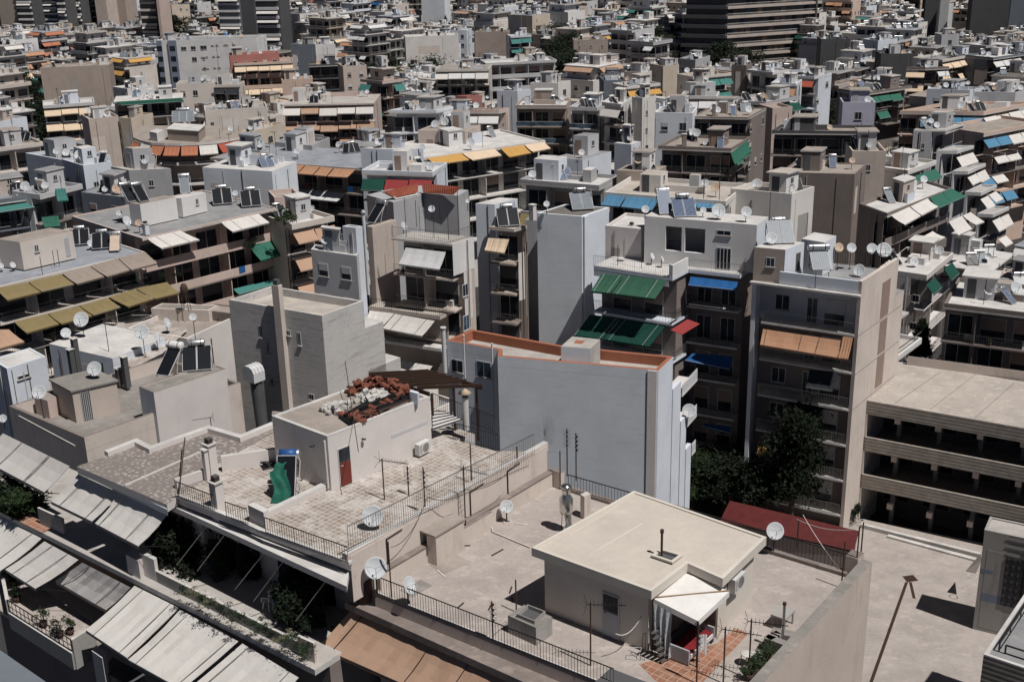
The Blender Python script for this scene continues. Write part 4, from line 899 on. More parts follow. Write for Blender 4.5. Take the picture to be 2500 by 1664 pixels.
# terrace behind with white bench roof
boxpx(H2, 'rear_terrace', 'o', (1560, 915), (1365, 975), (1840, 1010), 23.9, 26, 'palewall', 'tiles')
mb = MB(); wq = [at('o', x, y, 22.7) for x, y in ((1365, 960), (1700, 850), (1520, 760), (1365, 760))]; mb.sheet(wq[::1], .05, 'r_white'); ob = mb.build('awning_roof', H2)
mb = MB()
for i in range(6): a = wq[0].lerp(wq[3], i/5); b = wq[1].lerp(wq[2], i/5); mb.tube(a+Vector((0,0,.03)), b+Vector((0,0,.03)), .025, 'blackmetal', 4)
mb.build('rafters', ob)
ct = thing('round_chimney', 'round white chimney pipe with a conical tan cap', 'chimney', at('o', 1745, 1000, 24)); P = at('o', 1745, 960, 23.4); q = ray('o', 1728, 590); t = P.y/q.y; zt = (CAM+q*t).z
mb = MB(); mb.tube(P, V3(P, zt), .16, 'pvc', 16); mb.build('pipe', ct); mb = MB(); mb.tube(V3(P, zt+.001), V3(P, zt+.18), .13, 'dark', 12); mb.lathe([(.001, .22), (.32, 0), (.28, -.02), (.001, .12)], V3(P, zt+.2), 'conecap', 20); mb.build('cap', ct)
# solar heater with green cloth
bp = at('n', 440, 1290, hd); hx = heater(bp+Vector((.0, .1, 0)), 182, 1, 1., 'collector', 'tank', label='solar water heater with blue tank sleeve and green cloth over its panel', tilt=52)
hx.scale = (.86, .8, .98)
txt = bpy.data.curves.new('lettering', 'FONT'); txt.body = 'Solar'; txt.size = .2; txt.extrude = .004; to = bpy.data.objects.new('lettering', txt)
me = bpy.data.meshes.new_from_object(to); me.materials.append(M('plastic'))
mb = MB(); mb.lathe([(.262, -.44), (.264, -.44), (.264, .44), (.262, .44)], (0, 0, 0), 'blue', 20, Matrix.Rotation(R(90), 3, 'Y')); sleeve = mb.data('tank_sleeve', Vector((0, 0, 0)))
inst('tank_sleeve', sleeve, hx, (0, 1.62, 1.55), sc=(1.02, 1, 1)); inst('lettering', me, hx, (-.28, 1.35, 1.52), rot=(R(78), 0, 0))
mb = MB(); gg = random.Random(5)
def cp(u, v): return Vector((-.56+u*.72+.12*math.sin(v*7), -.04+v*.92, .0))+Vector((0, 0, .13+v*1.42+.045*math.sin(u*11+v*6)+.03*math.sin(v*17)))
for i in range(10):
    for j in range(10):
        u_0, u_1, v_0, v_1 = i/10, (i+1)/10, j/10-.06, (j+1)/10-.06
        if j > 7 and (i < 2 or i > 7): continue
        mb.poly([cp(u_0, v_0), cp(u_1, v_0), cp(u_1, v_1), cp(u_0, v_1)], 'cloth', True)
cl = single(mb, 'green_cloth', 'crumpled dark green cloth draped over the solar panel on the tiled terrace', 'cloth', (0, 0, 0)); cl.location = bp+Vector((0, -.06, 0)); cl.rotation_euler = (0, 0, R(-2))
mb = MB(); P = at('n', 150, 620, hd)
mb.mesh(*(lambda n: ([P+Vector((gg.gauss(0, .18), gg.gauss(0, .12), abs(gg.gauss(0, .12)))) for _ in range(n)], [(i, (i+7) % n, (i+19) % n) for i in range(n)]))(60), 'tarp'); single(mb, 'black_bundle', 'small black bundle dumped against the low wall of the tiled terrace', 'bundle', P)
# front cornice, gallery, ledge
mb = MB(); cI0, cI1 = at(7, 1205, 300, 23.75), at(8, 80, 770, 23.75); cO0, cO1 = at(7, 1130, 345, 23.75), at(7, 2345, 905, 23.75)
mb.prism([XY(cO0), XY(cO1), XY(cI1), XY(cI0)], CAMZ-24.0, CAMZ-23.75, 'palewall', 'r_white'); mb.build('cornice', H2)
mb = MB(); gA, gB = at(7, 520, 95, 23.5), at(7, 1130, 385, 23.5); gI0, gI1 = at(7, 560, 80, 23.5), at(7, 1130, 340, 23.5)
mb.prism([XY(gA), XY(gB), XY(gI1), XY(gI0)], CAMZ-23.8, CAMZ-23.5, 'bluewhite', 'lightgrey'); mb.build('gutter', H2)
ld = 27.0; E0, E1 = T_(7, -260, 268, ld), T_(7, 2130, 1470, ld); Ed = (E1-E0).normalized(); En = Vector((-Ed.y, Ed.x)); En = En if En.y > 0 else -En
lowp = [E0, E1, E1+En*4.8, E0+En*4.8]
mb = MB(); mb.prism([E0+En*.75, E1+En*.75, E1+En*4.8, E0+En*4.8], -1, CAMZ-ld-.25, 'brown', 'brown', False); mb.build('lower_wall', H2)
mb = MB(); mb.prism(lowp, CAMZ-ld-.25, CAMZ-ld, 'lightledge', 'r_pale'); mb.build('terrace_floor', H2)
mb = MB(); sheetpoly(mb, [at(7, x, y, ld) for x, y in ((-60, 290), (30, 320), (360, 515), (290, 545), (-60, 375))], 'orangetiles', .006); mb.build('tiled_floor', H2)
lowwall([T_(7, 1045, 860, ld), T_(7, 2120, 1405, ld)], .55, .12, 'concrete', 'lightledge', 'planter_wall', ld)
lowwall([T_(7, 280, 480, ld), T_(7, 440, 555, ld)], .85, .1, 'concrete', 'lightledge', 'parapet', ld)
boxpx(H2, 'pillar', 7, (935, 735), (850, 690), (1020, 650), 26.1, 27, 'palewall', 'r_white'); boxpx(H2, 'pillar', 7, (1040, 725), (940, 675), (1060, 710), 25.9, 27, 'palewall', 'r_white'); boxpx(H2, 'pillar', 7, (2120, 1290), (2010, 1240), (2135, 1280), 26.1, 27, 'stain', 'r_white')
for (a, b) in (((1410, 485), (1195, 760)), ((1525, 548), (1335, 800)), ((1800, 662), (1590, 925)), ((1930, 720), (1715, 1005)), ((2215, 855), (2000, 1140))):
    m = MB(); m.tube(at(7, *a, 24.05), at(7, *b, 26.0), .022, 'galv', 5); m.build('awning_pole', H2)
m = MB(); m.tube(at(7, 1460, 520, 24.1), at(7, 2300, 890, 24.1), .04, 'whitemetal', 6); m.build('awning_roller', H2)
GF = Face(btm[2], btm[3])
for (u, w_) in ((1.6, .8), (4.0, .95), (6.2, 1.2)):
    m = MB(); GF.box(m, u, u+w_, CAMZ-ld+.02, CAMZ-ld+2.1, .0, .05, 'frame'); GF.box(m, u+.06, u+w_-.06, CAMZ-ld+.05, CAMZ-ld+2.04, .051, .06, 'glass'); m.build('door', H2)
Q = at(7, 1900, 1090, ld); plastic_chair(Q+Vector((.25, -.1, 0)), 2.4, 'white plastic garden chair nearer the street beside the small white table'); plastic_chair(Q+Vector((-.55, .35, 0)), 4.2, 'white plastic garden chair further back beside the small white table')
tb = thing('garden_table', 'small white plastic table between two garden chairs on the planted balcony', 'table', Q); m = MB(); m.lathe([(.001, .68), (.38, .68), (.4, .71), (.001, .72)], Q, 'plastic', 18); m.build('table_top', tb)
for a in range(4): t = a*1.571; m = MB(); m.tube(Q+Vector((math.cos(t)*.25, math.sin(t)*.25, .68)), Q+Vector((math.cos(t)*.32, math.sin(t)*.32, 0)), .02, 'plastic', 5); m.build('leg', tb)
g = random.Random(21)
dense = [(1140, 700, .7, .8), (1230, 760, .75, .9), (1330, 700, .6, .9), (1150, 560, .6, .7), (1990, 1130, .6, .8), (2080, 1180, .6, .9), (1480, 830, .4, .6), (1300, 640, .6, .7), (60, 330, .9, .5), (180, 400, .8, .6), (2110, 1020, .5, .8), (1180, 620, .8, 1.1), (1400, 690, .6, 1.), (1700, 850, .35, .8), (2040, 1060, .6, .8), (1560, 760, .4, .9)]
for i, (x, y, a, b) in enumerate(dense):
    bush(at(7, x, y, ld), a*1.25, b*1.15, 'leafdark' if i % 3 else 'leaf', None, ('dark leafy shrub', 'the planted balcony'), False, 30+i, 'shrub', 2200)
for i in range(16):
    t = i/15; x = 1250+t*830; y = 960+t*420
    bush(at(7, x, y, 26.45), .28+.1*g.random(), .22, g.choice(['leaf', 'leafpale', 'leafdark']), None, ('small plant in the long planter', 'the planted balcony'), False, 50+i, 'planter_plant', 260)
for i in range(9):
    t = i/8; bush(at(7, 1330+t*640, 1000+t*300, 26.98), .12, .08, 'leafdark', None, ('fallen twigs', 'the pale ledge'), False, 70+i, 'fallen_twigs', 60)
for (TL, TR, BR, BL, k, sm) in (
    ((20, -130), (470, 92), (300, 268), (-150, 30), 'a_beige', (.3, .7, .72)), ((530, 145), (805, 272), (622, 465), (345, 330), 'a_beige', (.22, .85)), ((820, 280), (1125, 425), (935, 632), (642, 478), 'a_beige', (.1, .72))):
    awn4(H2, [at(7, *TL, 24.0), at(7, *TR, 24.0), at(7, *BR, 25.2), at(7, *BL, 25.2)], k, sm, 'galv')
for (TL, TR, BR, BL, sm) in (((-280, 290), (290, 572), (0, 800), (-600, 480), (.5, .9)), ((300, 600), (530, 725), (240, 920), (35, 790), (.25, .7)), ((555, 745), (880, 912), (718, 1065), (375, 868), (.15, .8)),
    ((910, 900), (1210, 1050), (862, 1388), (580, 1198), (.2, .82)), ((1218, 1062), (1612, 1275), (1230, 1600), (868, 1398), (.15, .9)), ((1640, 1290), (2020, 1520), (1700, 1850), (1260, 1610), (.12, .85))):
    awn4(H2, [at(7, *TL, 27.3), at(7, *TR, 27.3), at(7, *BR, 28.7), at(7, *BL, 28.7)], 'a_beige', sm, 'galv')
# balcony one storey lower
l3 = 30.2; mb = MB(); q = [T_(7, -120, 990, l3), T_(7, 500, 1385, l3), T_(7, 740, 1230, l3), T_(7, 120, 800, l3)]; mb.prism(q, CAMZ-l3-.2, CAMZ-l3, 'beige', 'r_terrace'); mb.build('balcony', H2)
mb = MB(); A, B = T_(7, 70, 1110, l3), T_(7, 500, 1385, l3); C_ = T_(7, 650, 1290, l3); D_ = T_(7, 40, 960, l3)
for a, b, h in ((A, B, .25), (D_, A, .9), (B, C_, .9)):
    dd_ = (b-a).normalized(); nn_ = Vector((-dd_.y, dd_.x))*.08; mb.prism([a-nn_, b-nn_, b+nn_, a+nn_], CAMZ-l3-.6, CAMZ-l3+h, 'concrete', 'lightledge', False)
mb.build('parapet', H2); mb = MB(); rail(mb, V3(A, CAMZ-l3+.25), V3(B, CAMZ-l3+.25), .65, .35, .016, 'blackmetal', True); mb.build('railing', H2)
for i, (x, y) in enumerate(((120, 1010), (300, 1180), (410, 1250), (480, 1230), (90, 900))): bush(at(7, x, y, l3), .35, .35, 'leaf' if i % 2 else 'leafdark', None, ('potted plant', 'the lower left balcony'), True, 90+i)
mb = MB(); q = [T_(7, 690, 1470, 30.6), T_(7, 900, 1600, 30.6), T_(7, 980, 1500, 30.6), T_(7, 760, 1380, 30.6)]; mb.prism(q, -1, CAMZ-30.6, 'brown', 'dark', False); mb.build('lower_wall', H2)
boxpx(H2, 'pillar', 7, (690, 1390), (620, 1340), (720, 1350), 29.6, 33, 'palewall', 'r_white')
mb = MB(); q = [T_(7, -500, 1120, 22), T_(7, 0, 1335, 22), T_(7, 340, 1570, 22), T_(7, 100, 1900, 22), T_(7, -700, 1700, 22)]; mb.prism(q, 0, CAMZ-22, 'slate', 'slate', False)
single(mb, 'dark_roof_building', 'dark slate blue roof filling the bottom left corner', 'building', V3(q[1], 0))

# loose cables over the roofs
def cable(A, B, sag, lab, k='blackmetal', r=.014):
    pts = [A.lerp(B, t/10)-Vector((0, 0, sag*4*(t/10)*(1-t/10))) for t in range(11)]; m = MB(); m.path(pts, r, k, 3); single(m, 'cable', lab, 'cable', A)
cable(at(8, 1880, 1225, 23.8), at(8, 2100, 1010, 23.2), .5, 'white cable looping from the barred door to the corner of the cream roof room', 'pvc', .018)
cable(at(8, 605, 300, 22.2), at(8, 865, 250, 22.3), .3, 'black cable sagging between two masts by the long retaining wall')
cable(at(8, 865, 250, 22.3), at(8, 1220, 60, 22.2), .4, 'black cable sagging towards the far end of the long retaining wall')
cable(at(8, 360, 640, 23.2), at(8, 605, 300, 22.2), .5, 'black cable sagging over the left end of the terrace by the retaining wall')
cable(at(9, 820, 450, 23.6), at(9, 1215, 520, 23), .2, 'thin wire strung before the red shed roof on the back railing', 'pvc')
cable(at(9, 860, 420, 23), at(9, 1110, 790, 24.6), .1, 'slanting guy wire running down across the red shed roof', 'pvc', .01)
cable(at(8, 1050, 1180, 24.2), at(8, 1208, 1080, 24.9), .1, 'pale cord tied from the terrace railing to the hollow chimney', 'pvc')
cable(at('o', 380, 190, 19.5), at('o', 530, 1210, 20.9), .02, 'long thin aerial wire hanging down the pale roof room wall', 'rust', .02)
cable(at(7, 1250, -100, 22.6), at(7, 1210, 280, 22.9), .0, 'tall rusty pole leaning by the first railing of the tiled terrace', 'rust', .035)

# seams, patches and leftovers that break up the big flat roofs
g = random.Random(77)
def patch(pts, k, root, nm='roof_patch', th=.012): m = MB(); m.poly([p+Vector((0, 0, th)) for p in pts], k); return m.build(nm, root)
for (c, pts, d, k) in ((8, ((620,760),(800,690),(900,740),(720,820)), fd, 'r_tan'), (8, ((420,930),(560,860),(640,900),(500,980)), fd, 'r_concrete')):
    patch([at(c, x, y, d) for x, y in pts], k, H1)
for a, b in (((1700, 690), (2060, 480)), ((1560, 560), (1900, 360))): m = MB(); A, B = at(8, *a, 22.3), at(8, *b, 22.3); m.beam(A+Vector((0,0,.004)), B+Vector((0,0,.004)), .05, .012, 'creambox'); m.build('membrane_seam', room)
for i in range(16):
    x, y = g.uniform(400, 1250), g.uniform(450, 1150); P = at(8, x, y, fd)
    if (P.xy-bk).length < 1 or y < 900-.6*(x-290)+60 or y > 985+.41*(x-262): continue
    m = MB(); d_ = dirv(g.uniform(0, 180))*g.uniform(.1, .4); m.beam(P+Vector((0,0,.02))-d_, P+Vector((0,0,.02))+d_, .05, .035, g.choice(['wood', 'rubble', 'clay', 'pvc'])); single(m, 'debris', None, 'debris', P, 'bits of debris on the terrace floor', ('small stick of debris', 'the stained roof terrace'))
# ================================================================== middle distance, block by block
def prs(mb, poly, z0, z1, ks, top):     # prism with a material per side
    n = len(poly); poly = [Vector((p[0], p[1])) for p in poly]
    for i in range(n):
        a, b = poly[i], poly[(i+1) % n]; mb.poly([V3(a, z0), V3(b, z0), V3(b, z1), V3(a, z1)], ks[i % len(ks)])
    mb.poly([V3(p, z1) for p in poly], top)
def awnpx(root, F, c, TL, TR, BR, BL, k, out=1.1, seams=(), sk_=None, top=0., **kw):
    a, b = F.hit(c, *TL, top), F.hit(c, *TR, top); e, d_ = F.hit(c, *BR, out), F.hit(c, *BL, out)
    return awn4(root, [F.pt(a[0], a[1], top), F.pt(b[0], b[1], top), F.pt(e[0], e[1], out), F.pt(d_[0], d_[1], out)], k, seams, sk_, **kw)
def winpx(sk, F, c, x0, y0, x1, y1, o=0, **k):
    a, b = F.hit(c, x0, y0, o), F.hit(c, x1, y1, o); window(sk, F, min(a[0], b[0]), min(a[1], b[1]), max(.3, abs(b[0]-a[0])), max(.3, abs(b[1]-a[1])), o, **k)
def boxf(root, name, F, c, p0, p1, o0, o1, k):
    a, b = F.hit(c, *p0, o1), F.hit(c, *p1, o1); m = MB(); F.box(m, min(a[0], b[0]), max(a[0], b[0]), min(a[1], b[1]), max(a[1], b[1]), o0, o1, k); return m.build(name, root)
def zof(c, x, y, F, o=0): return F.hit(c, x, y, o)[1]
# ---- light blue block with orange roof rim
Lz = CAMZ-29; lp = [T_(5, 735, 772, 29), T_(5, 1085, 835, 29), T_(5, 1080, 880, 29), T_(5, 2170, 975, 29), T_(5, 2268, 880, 29), T_(5, 1510, 805, 29), T_(5, 905, 697, 29)]
BL_ = thing('light_blue_building', 'light blue rendered block with an orange-brown roof rim and a blank side wall', 'building', V3(lp[2], 0)); FOOT.append((lp, Lz))
mb = MB(); prs(mb, lp, -1, Lz-.7, ['lightblue', 'lightblue', 'lightblue', 'bluewhite', 'lightblue', 'lightblue', 'lightblue'], 'r_pale'); mb.build('wall', BL_)
mb = MB()
q = inset(lp, .28)
for i in range(7):
    j = (i+1) % 7; a, b, c_, d_ = lp[i], lp[j], q[j], q[i]
    mb.poly([V3(a, Lz), V3(b, Lz), V3(c_, Lz), V3(d_, Lz)], 'clayrim' if 0 else 'terracotta'); mb.poly([V3(a, Lz-.72), V3(b, Lz-.72), V3(b, Lz), V3(a, Lz)], 'bluewhite' if i == 3 else 'lightblue'); mb.poly([V3(d_, Lz-.7), V3(c_, Lz-.7), V3(c_, Lz), V3(d_, Lz)], 'terracotta')
mb.build('roof_rim', BL_)
F1 = Face(lp[2], lp[3]); F2 = Face(lp[0], lp[1]); F3 = Face(lp[3], lp[4])
c0, c1_, c2_, c3_ = T_(5, 1510, 812, 28), T_(5, 1708, 828, 28), T_(5, 1775, 765, 28), T_(5, 1585, 745, 28)
mb = MB(); prs(mb, [c0, c1_, c2_, c3_], Lz-2.2, CAMZ-28, ['lightblue', 'r_pale', 'lightblue'], 'r_pale'); hd_ = mb.build('stair_house', BL_)
mb = MB(); sheetpoly(mb, [at(5, x, y, 27.99) for x, y in ((1595, 790), (1650, 796), (1675, 775), (1612, 770))], 'terracotta'); mb.build('hatch', hd_)
sk = Sink(BL_, 0); winpx(sk, F2, 5, 768, 895, 850, 995); winpx(sk, F2, 5, 938, 905, 1040, 1030, gl='blueglass', sill=True)
mb = MB(); F1.box(mb, F1.w-.72, F1.w-.1, 0, Lz-.05, .0, .07, 'palewall'); mb.build('pilaster', BL_)
for (x, y0, y1, r_) in ((712, 690, 990, .16), (850, 742, 1045, .06), (1042, 800, 1300, .06)):
    m = MB(); u, z = F2.hit(5, x, y0, .3); u1_, z1_ = F2.hit(5, x+14, y1, .3); m.tube(F2.pt(u, z1_, .3), F2.pt(u, z, .3), r_, 'whitemetal', 10); m.tube(F2.pt(u, z+.001, .3), F2.pt(u, z+.08, .3), r_*1.4, 'whitemetal', 10); m.build('flue_pipe', BL_)
for (x0, y0, x1) in ((930, 880, 1005), (1003, 1180, 1055), (1053, 1440, 1100)):
    u, z = F3.hit('g', x0, y0); u1_, _ = F3.hit('g', x1, y0-60); m = MB(); F3.box(m, max(F3.w, u)+.002 if x0 == 930 else u, u1_, 0, z, -.3, .0, 'bluewhite'); m.build('side_fin', BL_)
for (x0, x1, y0, y1, yt) in ((1010, 1150, 950, 830, 130), (1055, 1145, 1235, 1140, 110), (1100, 1135, 1500, 1450, 95)):
    u, z = F3.hit('g', x0, y0); u1_, z1_ = F3.hit('g', x1, y1); m = MB(); F3.box(m, u, u1_, z, z+.18, -1.4, .05, 'palewall'); F3.box(m, u, u1_, z+.181, z+.85, .0, .04, 'lightgrey'); m.tube(F3.pt(u, z+.95, .02), F3.pt(u1_, z+.95, .02), .03, 'whitemetal', 4); m.build('balcony', BL_)
P = F3.pt(F3.hit('g', 1055, 1070)[0], F3.hit('g', 1055, 1110)[1], .2); dish(P, 1.0, .3, 190, label='white satellite dish fixed to the lower balconies right of the light blue block')
# ---- rough concrete block
cz = CAMZ-27.5; cp_ = [T_(4, 1548, 497, 27.5), T_(4, 2178, 605, 27.5), T_(5, 172, 505, 27.5)]; cp_.append(cp_[0]+cp_[2]-cp_[1])
CB = thing('concrete_building', 'rough grey rendered block with small slit windows and a tall chimney pilaster', 'building', V3(cp_[1], 0)); FOOT.append((cp_, cz))
mb = MB(); mb.prism(cp_, -1, cz-.6, 'roughgrey', 'r_cream', False); ring(mb, cp_, .2, cz-.62, cz, 'roughgrey', 'lightledge'); mb.build('wall', CB)
FC = Face(cp_[0], cp_[1]); FD = Face(cp_[1], cp_[2]); sk = Sink(CB, 0)
for a in ((1750, 670, 1782, 755), (1800, 775, 1828, 858), (1938, 700, 1968, 742), (2012, 715, 2040, 808), (1826, 1025, 1856, 1072), (2090, 1130, 2128, 1178)): winpx(sk, FC, 4, *a, gl='glass')
u, _ = FC.hit(4, 1905, 600); mb = MB(); FC.box(mb, u-.32, u+.32, 0, cz+1.9, .003, .45, 'stain'); ob = mb.build('chimney_pilaster', CB); mb = MB(); FC.box(mb, u-.2, u+.2, cz+1.9, cz+2.3, .06, .4, 'dark'); mb.build('vent_cap', ob)
for (x, y, L_) in ((310, 690, 2.2), (425, 935, 3.2)):      # stepped lower wings
    zz = zof(5, x-20, y-40, FD); m = MB(); A = cp_[2]; d_ = (cp_[2]-cp_[1]).normalized(); n2 = Vector((d_.y, -d_.x)); e_ = FD.hit(5, x, y)[0]-FD.w
    m.prism([A+d_*.002, A+d_*max(.6, e_), A+d_*max(.6, e_)-n2*L_, A+d_*.002-n2*L_], -1, zz, 'roughgrey', 'lightledge', False); m.build('stepped_wing', CB)
FT = thing('ventilation_hood', 'white cloth-wrapped hood on a dark duct beside the rough concrete block', 'vent', at(4, 1710, 1300, 35)); P = at(4, 1715, 990, 30.2)
mb = MB(); hx_, hy_ = dirv(128), dirv(38); pr_ = [(-.6, -.55), (.6, -.55), (.6, .15), (.45, .45), (.15, .6), (-.25, .6), (-.52, .4), (-.6, .1)]; fa = [P+hx_*a+hy_*(-.5)+Vector((0, 0, b)) for a, b in pr_]; fb = [q+hy_*1.0 for q in fa]
mb.poly(fa, 'a_white'); mb.poly(fb[::-1], 'a_white')
for i in range(8): mb.poly([fa[i-1], fb[i-1], fb[i], fa[i]], 'a_white')
for i in (-.3, 0, .3): mb.path([q+hy_*(.5+i) for q in fa[2:]], .02, 'galv', 3)
mb.build('hood', FT); mb = MB(); mb.tube(P+Vector((.1,0,-.4)), P+Vector((.25, 0, -5)), .42, 'dark', 12); mb.build('duct', FT)
# ---- terrace block with barred door (left middle)
dz_ = 32.6; D0, DF, DL = T_(4, 1525, 970, 32.6), T_(4, 570, 1430, dz_), T_(4, 60, 1215, dz_)
dR = DF+(T_(4, 940, 1300, dz_)-DF).normalized()*12.6; DK = DL+dR-DF
DB = thing('stained_terrace_building', 'stained beige block with an open grey terrace and a barred stair room', 'building', V3(DF, 0)); FOOT.append(([DL, DF, dR, DK], CAMZ-dz_))
mb = MB(); mb.prism([DL, DF, dR, DK], -1, CAMZ-33.6, 'stain', 'r_concrete', False); ring(mb, [DL, DF, dR, DK], .25, CAMZ-33.62, CAMZ-dz_, 'stain', 'ledge'); mb.build('wall', DB)
tA, tB = T_(4, 940, 1090, 31), T_(4, 1040, 1130, 31); tC = T_(4, 1530, 968, 31); mb = MB(); prs(mb, [tA, tB, tC, tA+tC-tB], CAMZ-38, CAMZ-31, ['lightblue', 'palewall', 'lightblue'], 'r_concrete'); ring(mb, [tA, tB, tC, tA+tC-tB], .15, CAMZ-31, CAMZ-30.94, 'stain', 'ledge'); mb.build('tower_room', DB)
ob, q = boxpx(DB, 'stair_room', 4, (485, 1110), (345, 1035), (785, 1040), 31.1, 33.6, 'beige', 'r_concrete', .12)
FS = Face(q[1], q[2]); sk = Sink(DB, 0); a, b = FS.hit(4, 545, 1150), FS.hit(4, 628, 1270); m = MB(); FS.box(m, a[0], b[0], CAMZ-33.55, a[1]+.3, 0, .03, 'dark'); 
for i in range(6): t = a[0]+(b[0]-a[0])*i/5; m.tube(FS.pt(t, CAMZ-33.55, .05), FS.pt(t, a[1]+.3, .05), .02, 'whitemetal', 4)
m.build('barred_door', ob)
boxpx(DB, 'side_room', 4, (320, 1180), (230, 1150), (450, 1120), 32.2, 33.6, 'pink', 'r_tan')
lowwall([T_(4, 130, 1290, dz_), T_(4, 505, 1490, dz_)], .1, .1, 'ledge', 'r_pale', 'coping', dz_, DB)
for (x, y0, y1) in ((500, 830, 1010), (535, 755, 1000), (865, 880, 1090), (815, 960, 1075)): chim(DB, 4, x, y0, y1, 33.4, .2, 'dark', False)
# white house with small window + tiled low roof behind it
pxb(4, (-150, 880), (65, 1180), (330, 1060), 33.9, wall='bluewhite', roof='r_white', par=.1, clutter=0, label='low whitewashed annex at the left edge beside the stained terrace', name='roof_annex') if 0 else None
wb = pxb(4, (-60, 900), (45, 962), (310, 880), 31.4, wall='bluewhite', roof='r_white', par=.06, clutter=0, label='whitewashed cube house with one small dark window at the left edge', name='white_house', cat='house')
winpx(wb[1], wb[5], 4, 118, 1042, 200, 990)
pxb(4, (330, 790), (760, 890), 5.5, 32.3, wall='bluewhite', roof='r_white', par=.05, clutter=0, label='white low building with a stained flat roof beside the cube house', name='white_annex')
tbx = pxb(4, (860, 690), (1265, 760), 7.5, 32.9, wall='palewall', roof='r_tan', par=.35, clutter=0, label='low block with a brown tiled terrace and pale parapets behind the solar panels', name='terrace_building')
mb = MB(); sheetpoly(mb, [at(4, x, y, 32.95) for x, y in ((720, 880), (640, 700), (960, 640), (1270, 700), (1100, 860), (900, 960))], 'tiles'); mb.build('tiled_floor', tbx[0])
pxb(4, (1020, 555), (1410, 570), (1480, 535), 32.2, wall='stain', roof='r_concrete', par=.08, clutter=0, label='narrow beige tower with a rusty water tank on its bare roof', name='tower_building')
pxb(4, (1412, 572), (1560, 590), (1600, 540), 32.4, wall='brown', roof='r_tan', par=.08, clutter=0, label='dark brown party wall squeezed between the water tank tower and the rough concrete block', name='narrow_building')
wt = thing('water_tank', 'dark egg-shaped water tank on a spindly four-legged stand', 'water tank', at(4, 1262, 572, 32.2)); P = at(4, 1262, 572, 32.2)
mb = MB(); mb.lathe([(.001, .6), (.2, .5), (.33, .2), (.33, -.1), (.2, -.4), (.06, -.55)], P+Vector((0, 0, 1.9)), 'rust', 14); mb.build('tank', wt)
for a in range(4): t = a*1.571+.7; m = MB(); m.tube(P+Vector((math.cos(t)*.2, math.sin(t)*.2, 1.8)), P+Vector((math.cos(t)*.45, math.sin(t)*.45, 0)), .03, 'rust', 4); m.build('leg', wt)
D_H = 'the stained terrace'
for i, (x, y, r_, a_, dd_, h_) in enumerate(((550, 632, 49, 180, 33.4, 2.6), (445, 722, 32, 160, 33.4, 1.6), (960, 716, 47, 175, 33, 2.2), (640, 965, 48, 185, 31.1, .7), (265, 1122, 44, 175, 33.2, 2.), (20, 1300, 26, 180, 33.4, .8), (1305, 615, 25, 170, 32.6, 2.5), (1062, 752, 30, 110, 32.8, 1.), (1130, 655, 34, 105, 32.8, .8))):
    dish_px(4, x, y, r_, dd_, h_, a_, host=D_H)
heater_px(4, 1100, 1020, 31, az=200, n=1, sc=1.15, k='collector', tk='white', label='black solar panel with a white-wrapped tank on the plain tower room', tilt=38)
hx = heater_px(4, 1335, 985, 31, az=170, n=2, sc=1.05, k='collector', tk='tank', label='double black solar panel with white pipe on the plain tower room', tilt=38)
for (x, y0, y1, k_, a_) in ((745, 620, 900, 'n', 0), (440, 830, 1120, 'n', 0), (1240, 1450, 1700, 'y', 60), (1430, 1290, 1360, 'y', 250), (350, 870, 1000, 'n', 0)): ant_px(4, x, y0, y1, 33, k_, a_, D_H)
# ---- blue-white tower
bt = pxb('r', (1212, 312), (1700, 350), (2000, 252), 27, wall='lightblue', roof='r_dark', par=.06, clutter=0, label='tall blank blue-grey tower wall with white edge and two solar panels on top', name='blue_tower')
mb = MB(); F_ = bt[5]; F_.box(mb, .0, F_.w, 0, CAMZ-27.05, .002, .03, 'bluewhite'); F_.box(mb, .15, .8, 0, CAMZ-27.05, .031, .25, 'bluewhite'); mb.build('side_wall', bt[0])
pxb('r', (1080, 385), (1214, 392), 4, 28.4, wall='grey', roof='r_grey', par=.05, clutter=0, label='lower grey strip of building joined to the left of the tall blue-grey tower', name='narrow_building')
chim(bt[0], 'r', 1168, 225, 390, 27.6, .25, 'palewall', False)
heater_px('r', 1720, 285, 27, az=172, n=2, sc=1.05, k='collgrey', tk='galv', label='double grey solar panel on the roof of the tall blue-grey tower', tilt=36)
dish_px('r', 1318, 215, 34, 27, 1., 180, host='the blue-grey tower')
# ---- white penthouse block with green and blue awnings
wd = 29.1; s1, s2, s3, s4, s5 = T_('a', 233, 985, wd), T_('a', 1140, 1120, wd), T_('a', 1318, 1025, wd), T_('a', 1915, 1092, wd), T_('a', 1990, 1040, wd)
dA = (s2-s1).normalized(); nA = Vector((-dA.y, dA.x)); kB = s5+nA*8; kA = s1+nA*11
WB = thing('white_penthouse_building', 'white block with a stepped penthouse above green and blue awnings', 'building', V3(s2, 0)); FOOT.append(([s1, s2, s3, s4, s5, kB, kA], CAMZ-25))
wpoly = [s1, s2, s3, s4, s5, kB, kA]; core = inset(wpoly, [1.3, .25, 1.2, .1, .1, .1, .1])
mb = MB(); mb.prism(core, -1, CAMZ-wd-.28, 'brown', 'r_white', False); mb.build('wall', WB)  # recessed storey walls darkened in colour to stand for balcony shade
mb = MB(); mb.prism(wpoly, CAMZ-wd-.28, CAMZ-wd, 'bluewhite', 'r_white'); mb.build('terrace_floor', WB)
FW1, FW2, FW3 = Face(s1, s2), Face(s2, s3), Face(s3, s4)
